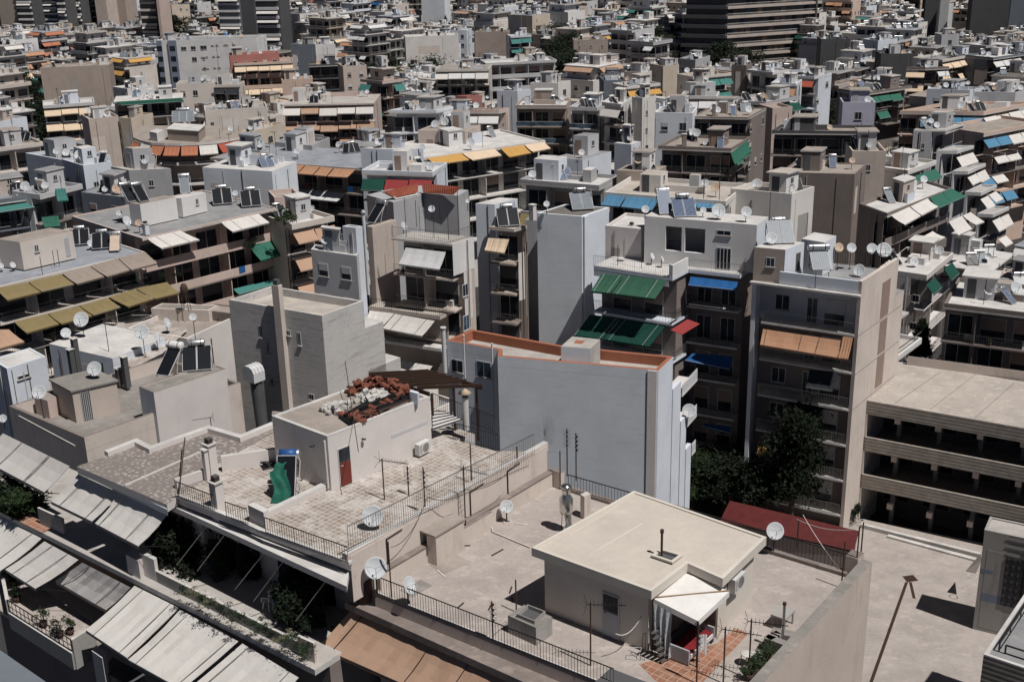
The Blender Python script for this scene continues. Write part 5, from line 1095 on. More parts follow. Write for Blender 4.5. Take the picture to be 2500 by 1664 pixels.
mb = MB(); rail(mb, V3(s1, CAMZ-wd), V3(s2-dA*.3, CAMZ-wd), .95, .16, .012, 'galv'); rail(mb, FW3.pt(.1, CAMZ-wd, -.05), FW3.pt(FW3.w-.05, CAMZ-wd, -.05), .9, .16, .012, 'galv'); rail(mb, V3(s4, CAMZ-wd), V3(s5, CAMZ-wd), .9, .16, .012, 'galv'); mb.build('railing', WB)
mb = MB(); FW2.box(mb, .0, FW2.w, CAMZ-wd+.002, CAMZ-wd+1.05, -.15, -.01, 'white'); FW1.box(mb, FW1.w-.35, FW1.w-.16, CAMZ-wd+.002, CAMZ-wd+1.1, -.2, -.01, 'bluewhite'); FW1.box(mb, 0, FW1.w-.36, CAMZ-wd-.85, CAMZ-wd-.28, -.12, -.01, 'bluewhite'); mb.build('parapet', WB)
# penthouse volume, set back behind the terraces
pz_ = CAMZ-25; wl, wm, wr_ = T_('a', 818, 410, 25), T_('a', 2110, 515, 25), T_('a', 2240, 420, 25); pk_ = [wl, wm, wr_, wl+wr_-wm]
FPh = Face(wl, wm); mb = MB(); uo0, zo1 = FPh.hit('a', 1060, 525); uo1, zo0 = FPh.hit('a', 1508, 845)
u_p0, _ = FPh.hit('a', 1245, 600); u_p1, _ = FPh.hit('a', 1280, 600); zb_ = CAMZ-wd+.003
for (a, b, z0, z1) in ((0, uo0, zb_, pz_-.1), (uo0, uo1, zo1, pz_-.1), (uo0, uo1, zb_, zo0), (uo1, FPh.w, zb_, pz_-.1), (u_p0, u_p1, zo0, zo1)): FPh.box(mb, a, b, z0, z1, -.25, 0, 'white')
FPh.box(mb, 0, FPh.w, zb_, pz_-.1, -2.6, -2.4, 'palewall'); FPr = Face(wm, wr_); FPr.box(mb, 0, FPr.w, zb_, pz_-.1, -.2, 0, 'bluewhite'); FPh.box(mb, 0, .2, zb_, pz_-.1, -2.4, -.25, 'white'); pent = mb.build('penthouse', WB)
mb = MB(); mb.prism(pk_, pz_-.1, pz_, 'white', 'r_white'); mb.build('penthouse_roof', pent)
sk = Sink(WB, 0); winpx(sk, FPh, 'a', 1650, 568, 1812, 640, gl='glass'); 
a, b = FPh.hit('a', 1652, 765), FPh.hit('a', 1806, 1010); m = MB(); FPh.box(m, a[0], b[0], CAMZ-wd+.05, a[1], .003, .05, 'frame')
for i in range(4): w4 = (b[0]-a[0])/4; FPh.box(m, a[0]+i*w4+.05, a[0]+(i+1)*w4-.05, CAMZ-wd+.15, a[1]-.1, .051, .06, 'glass')
m.build('glazed_door', pent)
lb_ = pxb('a', (365, 520), (790, 560), 5, 26.4, wall='palewall', roof='r_white', par=.25, clutter=0, label='plain white rear wing between the blue-grey tower and the white penthouse', name='rear_wing')
chim(WB, 'a', 665, 520, 830, wd, .22, 'palewall')
# floors below, left bay
zs = [CAMZ-wd-.28, FW1.hit('g', 895, 265)[1], 0, 0]; zs[2] = zs[1]-3.5; zs[3] = zs[2]-3.4
for i, z in enumerate(zs[1:4]):
    m = MB(); FW1.box(m, 0, FW1.w, z-.18, z, -1.3, .05, 'bluewhite'); FW2.box(m, -.05, FW2.w, z-.18, z, -.25, .05, 'bluewhite'); m.build('balcony', WB); m = MB()
    rail(m, FW1.pt(0, z, 0), FW1.pt(FW1.w, z, 0), .95, .14, .013, 'blackmetal' if i == 0 else 'galv'); rail(m, FW2.pt(0, z, 0), FW2.pt(FW2.w, z, 0), .95, .14, .013, 'blackmetal' if i == 0 else 'galv'); m.build('railing', WB)
    for u in (1.2, 4.2): window(sk, FW1, u, z+.05, 1.8, 2.2, -1.3, shut='shutter', sill=False)
awnpx(WB, FW1, 'a', (320, 1075), (575, 1092), (420, 1295), (200, 1272), 'a_grass', 1.1, (.15, .85)); awnpx(WB, FW1, 'a', (590, 1092), (1070, 1150), (935, 1360), (440, 1298), 'a_grass', 1.1, (.12, .8))
awnpx(WB, FW1, 'g', (150, 180), (432, 218), (270, 408), (5, 375), 'a_dkgreen', 1.1, (.02, .9)); awnpx(WB, FW1, 'g', (440, 220), (860, 285), (705, 480), (280, 410), 'a_dkgreen', 1.1, (.12, .85))
awnpx(WB, FW2, 'g', (1065, 225), (1180, 268), (1015, 368), (905, 322), 'a_red', 1.2) if 0 else None
mb = MB(); q = [at('g', 905, 325, 32.3), at('g', 1015, 368, 32.5), at('g', 1180, 268, 32.5), at('g', 1065, 225, 32.3)]; mb.sheet(q, .03, 'a_red'); ob = mb.build('awning', WB); ob['label'] = 'red awning'
# right bay floors
zr_ = [FW3.hit('g', 1660, y)[1] for y in (205, 515, 850, 1180)]
for i, z in enumerate([FW3.hit('g', 1540, 155)[1], FW3.hit('g', 1530, 495)[1], FW3.hit('g', 1520, 830)[1], FW3.hit('g', 1495, 1160)[1], FW3.hit('g', 1480, 1480)[1]]):
    m = MB(); FW3.box(m, 0, FW3.w, z-.16, z, -1.2, .05, 'lightledge'); m.build('balcony', WB); m = MB(); rail(m, FW3.pt(0, z, 0), FW3.pt(FW3.w, z, 0), .95, .15, .013, 'blackmetal'); m.build('railing', WB)
    for u in (.5, 2.6): window(sk, FW3, u, z+.05, 1.3, 2.1, -1.2, shut='shutter' if i > 1 else None, sill=False)
awnpx(WB, FW3, 'a', (1345, 1105), (1890, 1168), (1875, 1258), (1318, 1200), 'a_blue', .9); awnpx(WB, FW3, 'g', (1110, 540), (1490, 576), (1460, 690), (1040, 605), 'a_blue', .9); awnpx(WB, FW3, 'g', (1225, 1195), (1470, 1228), (1465, 1285), (1205, 1220), 'a_blue', .8)
WH = 'the white penthouse'
for (x, y, r_, h_, k_) in ((1665, 350, 78, .75, 'dish'), (1985, 365, 62, .85, 'dish'), (1490, 345, 36, .6, 'dish'), (825, 335, 45, .8, 'dish')): dish_px('a', x, y, r_, 25, h_, 178, k_, WH)
for (x, y, r_, a_) in ((905, 875, 42, 120), (1020, 905, 38, 110)): dish_px('a', x, y, r_, wd, .75, a_, host=WH)
heater_px('a', 1062, 400, 25, az=176, n=1, sc=1.12, k='collblue', tl=1., label='blue ribbed solar panel standing left of the twin one on the white penthouse', tilt=48)
heater_px('a', 1290, 430, 25, az=176, n=2, sc=1.0, k='collblue', tl=1., label='twin blue ribbed solar panel on the white penthouse roof', tilt=36)
for (c, x, y0, y1, d_) in (('a', 510, 740, 975, wd), ('a', 780, 520, 1010, wd), ('a', 1065, 690, 960, wd), ('a', 2250, 130, 480, 26), ('a', 1495, 0, 200, 27)): ant_px(c, x, y0, y1, d_, 'y' if x == 1065 else 'n', 95, WH)
# ---- tall block with brown awning, right of it
sF, sR = T_('b', 1530, 882, 27.7), T_('b', 1955, 612, 27.7); dS = dirv(120); sL = sF-XY(dS)*8.7; sd_z = CAMZ-27.7
SB = thing('brown_awning_building', 'tall block with a blue-grey front, brown awning and beige side wall with slit windows', 'building', V3(sF, 0)); spoly = [sL, sF, sR, sL+sR-sF]; FOOT.append((spoly, sd_z))
FSa, FSb = Face(sL, sF), Face(sF, sR)
score = inset(spoly, [1.25, .3, .1, .1]); mb = MB(); mb.prism(score, -1, CAMZ-32.2, 'brown', 'brown', False); mb.prism(score, CAMZ-32.2, CAMZ-28.75, 'lightgrey', 'r_grey', False); mb.build('wall', SB)  # lower storeys coloured darker than the top one, standing for deep shade
mb = MB(); FSb.box(mb, 0, FSb.w, -1, sd_z, -.3, 0, 'stain'); mb.build('side_wall', SB); mb = MB(); FSa.box(mb, 2.2, FSa.w-.3, CAMZ-28.7, sd_z-.02, -.2, -.02, 'bluewhite'); mb.build('parapet', SB)
mb = MB(); mb.prism([sL, sF-XY(dS)*.02, sF-XY(dS)*.02+XY(D37)*1.3, sL+XY(D37)*1.3], CAMZ-28.95, CAMZ-28.72, 'lightgrey', 'ledge'); FSa.box(mb, -.1, FSa.w, CAMZ-28.9, CAMZ-28.75, 0, .35, 'lightledge'); mb.build('roof_edge', SB)
mb = MB(); FSa.box(mb, 0, .35, 0, CAMZ-28.96, -1.2, 0, 'lightblue'); mb.build('side_wing', SB)
zt_ = CAMZ-28.95
for i in range(6):
    z = FSa.hit('b', 1320, 1475)[1]-i*3.15; m = MB(); FSa.box(m, .9, FSa.w-.31, z-.16, z, -1.2, .1, 'lightledge'); m.build('balcony', SB); m = MB(); rail(m, FSa.pt(.95, z, .05), FSa.pt(FSa.w-.4, z, .05), .95, .13, .013, 'galv'); m.build('railing', SB)
    sk = Sink(SB, 0); window(sk, FSa, 4.2, z+.05, .9, 2.1, -1.25, sill=False); window(sk, FSa, 5.6, z+.05, 1.7, 2.2, -1.25, shut='shutterwhite', sill=False); window(sk, FSa, 1.6, z+.8, 1.2, 1.3, -1.25)
awnpx(SB, FSa, 6, (590, 695), (1128, 775), (1090, 888), (570, 800), 'a_rust' if 0 else 'a_orange', 1., (.05, .5, .72), 'blackmetal', top=.1); awnpx(SB, FSa, 6, (1130, 745), (1198, 752), (1165, 898), (1095, 890), 'a_orange', 1., (), top=.1)
awnpx(SB, FSa, 6, (905, 968), (1100, 985), (1060, 1105), (880, 1080), 'a_black', .9, (), top=.1, vk='a_grey')
awnpx(SB, FSa, 6, (560, 1480), (770, 1530), (745, 1555), (550, 1535), 'a_yellow', .9, (), top=.1)
for (x0, y0, x1, y1) in ((1400, 385, 1434, 590), (1382, 648, 1412, 835), (1364, 885, 1394, 1060)):
    a, b = FSb.hit(6, x0, y0), FSb.hit(6, x1, y1); m = MB(); FSb.box(m, min(a[0], b[0]), max(a[0], b[0]), b[1], a[1], .001, .02, 'shutter'); m.build('slit_window', SB)
for (a_, b_) in (((1225, 748), (1580, 520)), ((1210, 1005), (1575, 765)), ((1190, 1245), (1570, 985))):
    u, z = FSb.hit(6, *a_); m = MB(); FSb.box(m, 0, FSb.w+1.5, z-.04, z, -.002, .012, 'brown'); m.build('joint', SB)
boxq, q = boxpx(SB, 'stair_room', 'b', (640, 515), (290, 485), (860, 430), 26., 28.7, 'tan', 'r_white', .0); FQ = Face(q[0], q[1]); sk = Sink(SB, 0); winpx(sk, FQ, 'b', 430, 600, 525, 715)
mb = MB(); Fx = Face(q[1], q[2]); Fx.box(mb, .0, Fx.w, CAMZ-28.6, CAMZ-26.0, .002, .05, 'bluewhite'); mb.build('side_panel', boxq)
a, b = Fx.hit('b', 765, 560), Fx.hit('b', 805, 750); m = MB(); Fx.box(m, a[0], b[0], b[1], a[1], .051, .06, 'dark'); m.build('grille', boxq)
boxpx(SB, 'lift_room', 'b', (1095, 432), (835, 390), (1232, 355), 25.9, 28.7, 'bluewhite', 'r_white')
mb = MB(); ex = sR+(sR-sF).normalized()*1.9; nS = Vector((FSb.n.x, FSb.n.y)); mb.prism([sR+(sR-sF).normalized()*.003, ex, ex-nS*4, sR-nS*4], -1, FSb.hit(6, 1555, 425)[1], 'stain', 'r_grey', False); mb.build('rear_wing', SB)
SH = 'the brown awning block'
for (x, y, r_, dd_, h_, a_, k_) in ((482, 385, 68, 26., .5, 178, 'dish'), (1260, 490, 52, 28.7, 1.9, 170, 'dishtan'), (1405, 495, 54, 28.7, 1.8, 175, 'dish'), (1640, 505, 60, 28.7, 1.2, 178, 'dish'), (1778, 520, 82, 28.7, 1.2, 180, 'dish'), (1495, 752, 68, 28.7, .5, 215, 'dish')): dish_px('b', x, y, r_, dd_, h_, a_, k_, SH)
heater_px('b', 610, 455, 26, az=178, n=2, sc=1.05, k='collgrey', label='pair of pale grey solar panels with a mirror-bright tank on the stair room', tilt=45)
hx = heater(at('b', 1060, 900, 28.7)+Vector((0, 0, 1.0)), 178, 1, 1.15, 'collgrey', 'tank', label='wide pale solar panel raised on a black frame over the blue-grey front', tilt=35); hx.scale = (1.35, .7, .9)
mb = MB()
for s in (-.5, .5): P = at('b', 1060, 960, 28.7)+Vector((s, 0, 0)); mb.tube(P, P+Vector((0, 0, 1.3)), .03, 'blackmetal', 4)
mb.build('raised_frame', SB)
for (x, y0, y1) in ((1590, 210, 590), (1725, 200, 740), (1895, 270, 590), (890, 90, 380)): ant_px('b', x, y0, y1, 28.7, 'n', 0, SH)
mb = MB(); rail(mb, at('b', 1215, 660, 28.7), at('b', 1850, 700, 28.7), 1., .2, .014, 'blackmetal'); mb.build('railing', SB)
# ---- school building on the right
sz = 38.6; g0, g1 = T_(6, 1280, 1175, sz), T_(6, 2356, 1365, sz); gd = (g1-g0).normalized(); gn = Vector((-gd.y, gd.x)); gn = gn if gn.y > 0 else -gn; g1 = g0+gd*22
SC = thing('school_building', 'board-marked concrete school wing with dark open galleries beside the yard', 'building', V3(g0, .5)); FOOT.append(([g0, g1, g1+gn*10, g0+gn*10], CAMZ-sz))
mb = MB(); mb.prism([g0, g1, g1+gn*10, g0+gn*10], CAMZ-sz-1.2, CAMZ-sz, 'boards', 'r_school'); mb.build('roof', SC)
FG = Face(g0, g1)
for i, (y) in enumerate((4.15-.9, 7.55-.9)):
    m = MB(); FG.box(m, 0, FG.w, CAMZ-sz-y-1.25, CAMZ-sz-y, -.2, 0, 'boards'); FG.box(m, 0, FG.w, CAMZ-sz-y-1.25, CAMZ-sz-y-1.0, -9, -.2, 'boards'); m.build('gallery_parapet', SC)
mb = MB(); FG.box(mb, 0, FG.w, -1, CAMZ-sz-1.2, -9.2, -4.4, 'dark'); FG.box(mb, -.0, .3, -1, CAMZ-sz-1.2, -9, 0, 'cream'); mb.build('wall', SC)  # gallery back wall coloured dark to stand for its deep shade
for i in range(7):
    for zz in (CAMZ-sz-3.25, CAMZ-sz-6.65, -1.): m = MB(); FG.box(m, 2.5+i*3.2, 2.85+i*3.2, zz, zz+(2.04 if zz > 0 else 5), -1.4, -1.1, 'dark'); FG.box(m, 2.45+i*3.2, 2.9+i*3.2, zz+(1.55 if zz > 0 else 2.95), zz+(2.04 if zz > 0 else 3.45), -.54, -.2, 'beige'); m.build('pillar', SC)  # pillar shafts darkened too, gallery shade put into their colour
sk = Sink(SC, 0)
for k_ in (1.4, 5.0, 8.4):
    for i in range(6): window(sk, FG, 1.2+i*3.3, CAMZ-sz-k_-2.2, 2.2, 1.4, -4.4, k='brown', sill=False)
lowwall([T_(6, 1575, 935, sz), T_(6, 2500, 1060, sz)], .75, .25, 'stain', 'ledge', 'parapet', sz, SC)
for a, b in (((1720, 1240), (2030, 1000)), ((2020, 1300), (2290, 1060)), ((1480, 1200), (1790, 985))): m = MB(); m.beam(at(6, *a, sz)+Vector((0,0,.004)), at(6, *b, sz)+Vector((0,0,.004)), .07, .012, 'r_concrete'); m.build('roof_seam', SC)
# pillar with backboard at the right edge
pq = pxb('m', (1225, 160), (1591+200, 280), 2.2, 41.5, wall='concrete', roof='r_pale', par=.1, clutter=0, label='weathered concrete end block with a dark barred window behind the yard', name='end_building')
mb = MB(); Fz = pq[4]; a, b = Fz.hit('m', 1430, 410), Fz.hit('m', 1591, 900); Fz.box(mb, a[0], a[0]+3, b[1], a[1], .0, .03, 'dark')
for i in range(8): mb.tube(Fz.pt(a[0]+i*.4, b[1], .05), Fz.pt(a[0]+i*.4, a[1], .05), .02, 'blackmetal', 4)
for i in range(10): mb.tube(Fz.pt(a[0], b[1]+i*.6, .05), Fz.pt(a[0]+3, b[1]+i*.6, .05), .02, 'blackmetal', 4)
mb.build('barred_window', pq[0])
for (x0, y0, x1, y1, k_) in ((1200, 735, 1400, 860, 'slateblue'), (1200, 515, 1300, 575, 'slateblue')): a, b = Fz.hit('m', x0, y0), Fz.hit('m', x1, y1); m = MB(); Fz.box(m, max(.02, a[0]), b[0], b[1], a[1], .002, .015, k_); m.build('painted_patch', pq[0])
bb = thing('basketball_backboard', 'brown basketball backboard with a white hoop fixed beside the yard', 'backboard', at('m', 1150, 560, 47)); mb = MB(); mb.sheet([at('m', x, y, d_) for x, y, d_ in ((1053, 540, 47.2), (1145, 560, 47.2), (1200, 440, 46.4), (1190, 378, 46.4))], .05, 'brown'); mb.build('board', bb)
mb = MB(); P = at('m', 1110, 590, 47.3)
for i in range(12): a = i*.5236; mb.tube(P+Vector((math.cos(a)*.3, math.sin(a)*.3, 0)), P+Vector((math.cos(a+.5236)*.3, math.sin(a+.5236)*.3, 0)), .025, 'whitemetal', 4)
mb.build('hoop', bb)
h3 = pxb('m', (1220, 1305), (1700, 1455), (2060, 900), 35.5, wall='boards', roof='r_grey', par=.0, clutter=0, label='low pale grey roof with a thin white rim cutting the bottom right corner', name='grey_roof_building') if 0 else None
hq = [T_('m', 1218, 1310, 35.5), T_('m', 1218, 1310, 35.5)+XY(D127)*9, T_('m', 1218, 1310, 35.5)+XY(D127)*9+XY(D37)*17, T_('m', 1218, 1310, 35.5)+XY(D37)*17]
HB = thing('grey_roof_building', 'grey-roofed block with a pale rim in the bottom right corner', 'building', V3(hq[0], .5)); mb = MB(); mb.prism(hq, -1, CAMZ-35.6, 'boards', 'r_grey', False); ring(mb, hq, .18, CAMZ-35.62, CAMZ-35.5, 'palewall', 'r_white'); mb.build('wall', HB)
mb = MB(); rail(mb, V3(hq[0]+XY(D127)*.8+XY(D37)*.8, CAMZ-35.6), V3(hq[1]+XY(D37)*.8, CAMZ-35.6), .5, 1.6, .03, 'blackmetal'); rail(mb, V3(hq[0]+XY(D127)*.5+XY(D37)*.8, CAMZ-35.6), V3(hq[3]+XY(D127)*.5, CAMZ-35.6), .5, 1.8, .03, 'blackmetal'); mb.build('railing', HB); FOOT.append((hq, CAMZ-35.5))
# red corrugated shed roof, small stair, trees
RS = thing('shed', 'low shed with a dark red corrugated sheet roof below the trees', 'shed', at(9, 700, 560, 46.5)); q = [at(9, x, y, d_) for x, y, d_ in ((300, 460, 46.3), (1205, 665, 46.3), (1240, 530, 45.6), (365, 325, 45.6))]
mb = MB(); mb.sheet(q, .06, 'tinyred'); mb.build('roof', RS); mb = MB(); mb.prism(P2([q[0]+Vector((.2,.2,0)), q[1]+Vector((-.2,.2,0)), q[2]+Vector((-.2,-.1,0)), q[3]+Vector((.2,-.1,0))]), 0, CAMZ-46.5, 'brown', 'brown', False); mb.build('wall', RS)
tree(at(9, 780, 480, yd), 2.1, 10.2, 'leafdark', 1, 'tall dark tree with drooping branches beside the brown awning block', n=8000)
tree(at(9, 330, 350, yd), 2.6, 5.2, 'leafdark', 2, 'broad dark tree in the shaded court behind the red shed', n=8000); tree(at(9, 120, 330, yd), 1.6, 4.6, 'leaf', 5, 'lower green tree against the light blue block', n=7000)
tree(at(9, 560, 420, yd), 2.0, 4.9, 'leafdark', 6, 'dark tree between the broad one and the tall drooping one', n=6500)
tree(at(6, 1640, 960, 44), 1.3, 4.6, 'leafdark', 8, 'dark palm-like tree behind the right end of the beige side wall', n=6000, shape='cone')
bush(at(9, 1190, 480, yd), .8, .9, 'leafdark', 'small bushy tree at the corner of the yard steps', None, False, 9, 'shrub', 1400)
# ---- long block with olive and mauve awnings, left
d1 = 31.; kF, kR = at('e', -80, 1578, d1), at('e', 1850, 1122, d1); kd_ = (kR-kF).normalized(); kd_.z = 0; kL = kF+Vector((-kd_.y, kd_.x, 0))*15
K1 = block(kL, kF, kR, CAMZ-d1, wall='cream', roof='r_bluegrey', fr='B', nf=4, par=.12, clutter=0, label='long block with olive and mauve awnings in two rows at the left edge', kd=None)
FK = K1[5]
ob, q = boxpx(K1[0], 'stair_house', 'e', (250, 1000), (-40, 955), (925, 855), 28.3, 31, 'cream', 'r_tan'); Fq = Face(q[1], q[2]); sk = Sink(K1[0], 0); winpx(sk, Fq, 'e', 430, 1035, 500, 1115)
a, b = Fq.hit('e', 815, 950), Fq.hit('e', 905, 1170); m = MB(); Fq.box(m, a[0], b[0], b[1], a[1], .001, .04, 'greydoor'); m.build('door', ob)
for qd_, k in (((-30,420,185,378,275,445,50,500),'a_olive'), ((192,375,412,325,500,390,280,440),'a_olive'), ((425,320,605,270,705,340,520,390),'a_mauve'), ((612,268,793,215,880,295,725,340),'a_mauve'), ((800,213,980,172,1065,250,890,295),'a_mauve'),
    ((95,645,320,592,400,660,180,722),'a_olive'), ((325,590,535,540,625,605,415,660),'a_olive'), ((540,538,728,482,815,545,632,600),'a_olive'), ((735,478,908,425,1040,490,868,545),'a_olive'), ((915,420,1130,378,1215,450,1050,490),'a_olive'), ((-80,700,60,698,165,780,-20,830),'a_tan')):
    x = qd_; awnpx(K1[0], FK, 4, (x[0], x[1]), (x[2], x[3]), (x[4], x[5]), (x[6], x[7]), k, 1.0, (), arms=True)
KH = 'the olive awning block'
for (x, y, n, a_, k_) in ((1020, 1040, 2, 165, 'collector'), (1300, 1090, 2, 168, 'collector'), (1460, 1120, 1, 172, 'dishtan')): heater_px('e', x, y, 31, az=a_, n=n, sc=.95, k=k_, host=KH)
for (x, y, r_) in ((160, 1290, 38), (10, 1300, 34), (1150, 1020, 45)): dish_px('e', x, y, r_, 31, .5, 120, host=KH)
for (x, y0, y1) in ((480, 880, 1180), (395, 1050, 1290), (700, 1100, 1310), (545, 1180, 1420), (760, 1090, 1300)): ant_px('e', x, y0, y1, 31, 'n', 0, KH)
g = random.Random(8)
for i in range(5): bush(FK.pt(12+i*1.6, CAMZ-34.3, -.3), .5, .45, 'leafdark', None, ('plant', KH), False, 120+i, 'shrub', 400)
# ---- pink block with white and green awnings
d2 = 31.; F_, R_ = at('e', 1815, 950, d2), at('d', 1300, 603, d2); dd_ = (R_-F_).normalized(); L_ = F_+Vector((-dd_.y, dd_.x, 0))*15
K2 = block(L_, F_, R_, CAMZ-d2, wall='pink', roof='r_grey', fr='B s', nf=4, par=.1, clutter=0, label='pink block with white, green and teal awnings beside the olive awnings')
F2_ = K2[5]
for x, c, k in (((1875,950,2300,850,2545,965,2060,1075),'e','a_beige'), ((655,762,1088,668,1213,765,790,872),'d','a_beige')): awnpx(K2[0], F2_, c, x[:2], x[2:4], x[4:6], x[6:], k, 1.1, (.25, .75), 'galv')
awnpx(K2[0], F2_, 'd', (975, 1030), (1490, 925), (1665, 1038), (1115, 1205), 'a_green', 1.6, (.45, .7), 'blackmetal'); awnpx(K2[0], F2_, 'd', (800, 1530), (1640, 1325), (1700, 1360), (860, 1590), 'a_teal', .8)
boxpx(K2[0], 'stair_house', 'e', (1785, 520), (1640, 495), (2245, 425), 28.6, 31, 'white', 'r_tan'); ob, q = boxpx(K2[0], 'lift_room', 'd', (200, 490), (60, 480), (480, 425), 28.9, 31, 'white', 'r_white'); sk = Sink(K2[0], 0); winpx(sk, Face(q[1], q[2]), 'd', 360, 498, 402, 560)
PH = 'the pink block'
for (c, x, y, n, a_, k_, d_) in (('e', 1700, 490, 1, 140, 'collector', 28.6), ('e', 1850, 490, 1, 140, 'collector', 28.6), ('d', 250, 440, 1, 165, 'collgrey', 28.9), ('d', 680, 565, 2, 165, 'collector', 31), ('d', 1010, 590, 2, 165, 'collector', 31)): heater_px(c, x, y, d_, az=a_, n=n, sc=1.1, k=k_, host=PH)
for (c, x, y, r_, a_, k_) in (('e', 1520, 630, 38, 180, 'dish'), ('e', 1615, 730, 60, 120, 'dish'), ('e', 1765, 755, 42, 185, 'dishtan'), ('d', 820, 432, 33, 180, 'dish'), ('d', 450, 520, 38, 180, 'dish')): dish_px(c, x, y, r_, 31, 1., a_, k_, PH)
chim(K2[0], 'e', 1870, 765, 900, 31, .25, 'bluewhite')
bush(at('d', 1390, 800, 32), .9, .9, 'leaf', 'round green tree in a pot on the pink block terrace', None, True, 77, 'potted_plant', 900); bush(F2_.pt(F2_.hit('d', 1000, 1070)[0], CAMZ-34.6, .2), .9, .5, 'leafdark', 'dark climbing plant at the left end of the green awning', None, False, 78, 'shrub', 700)
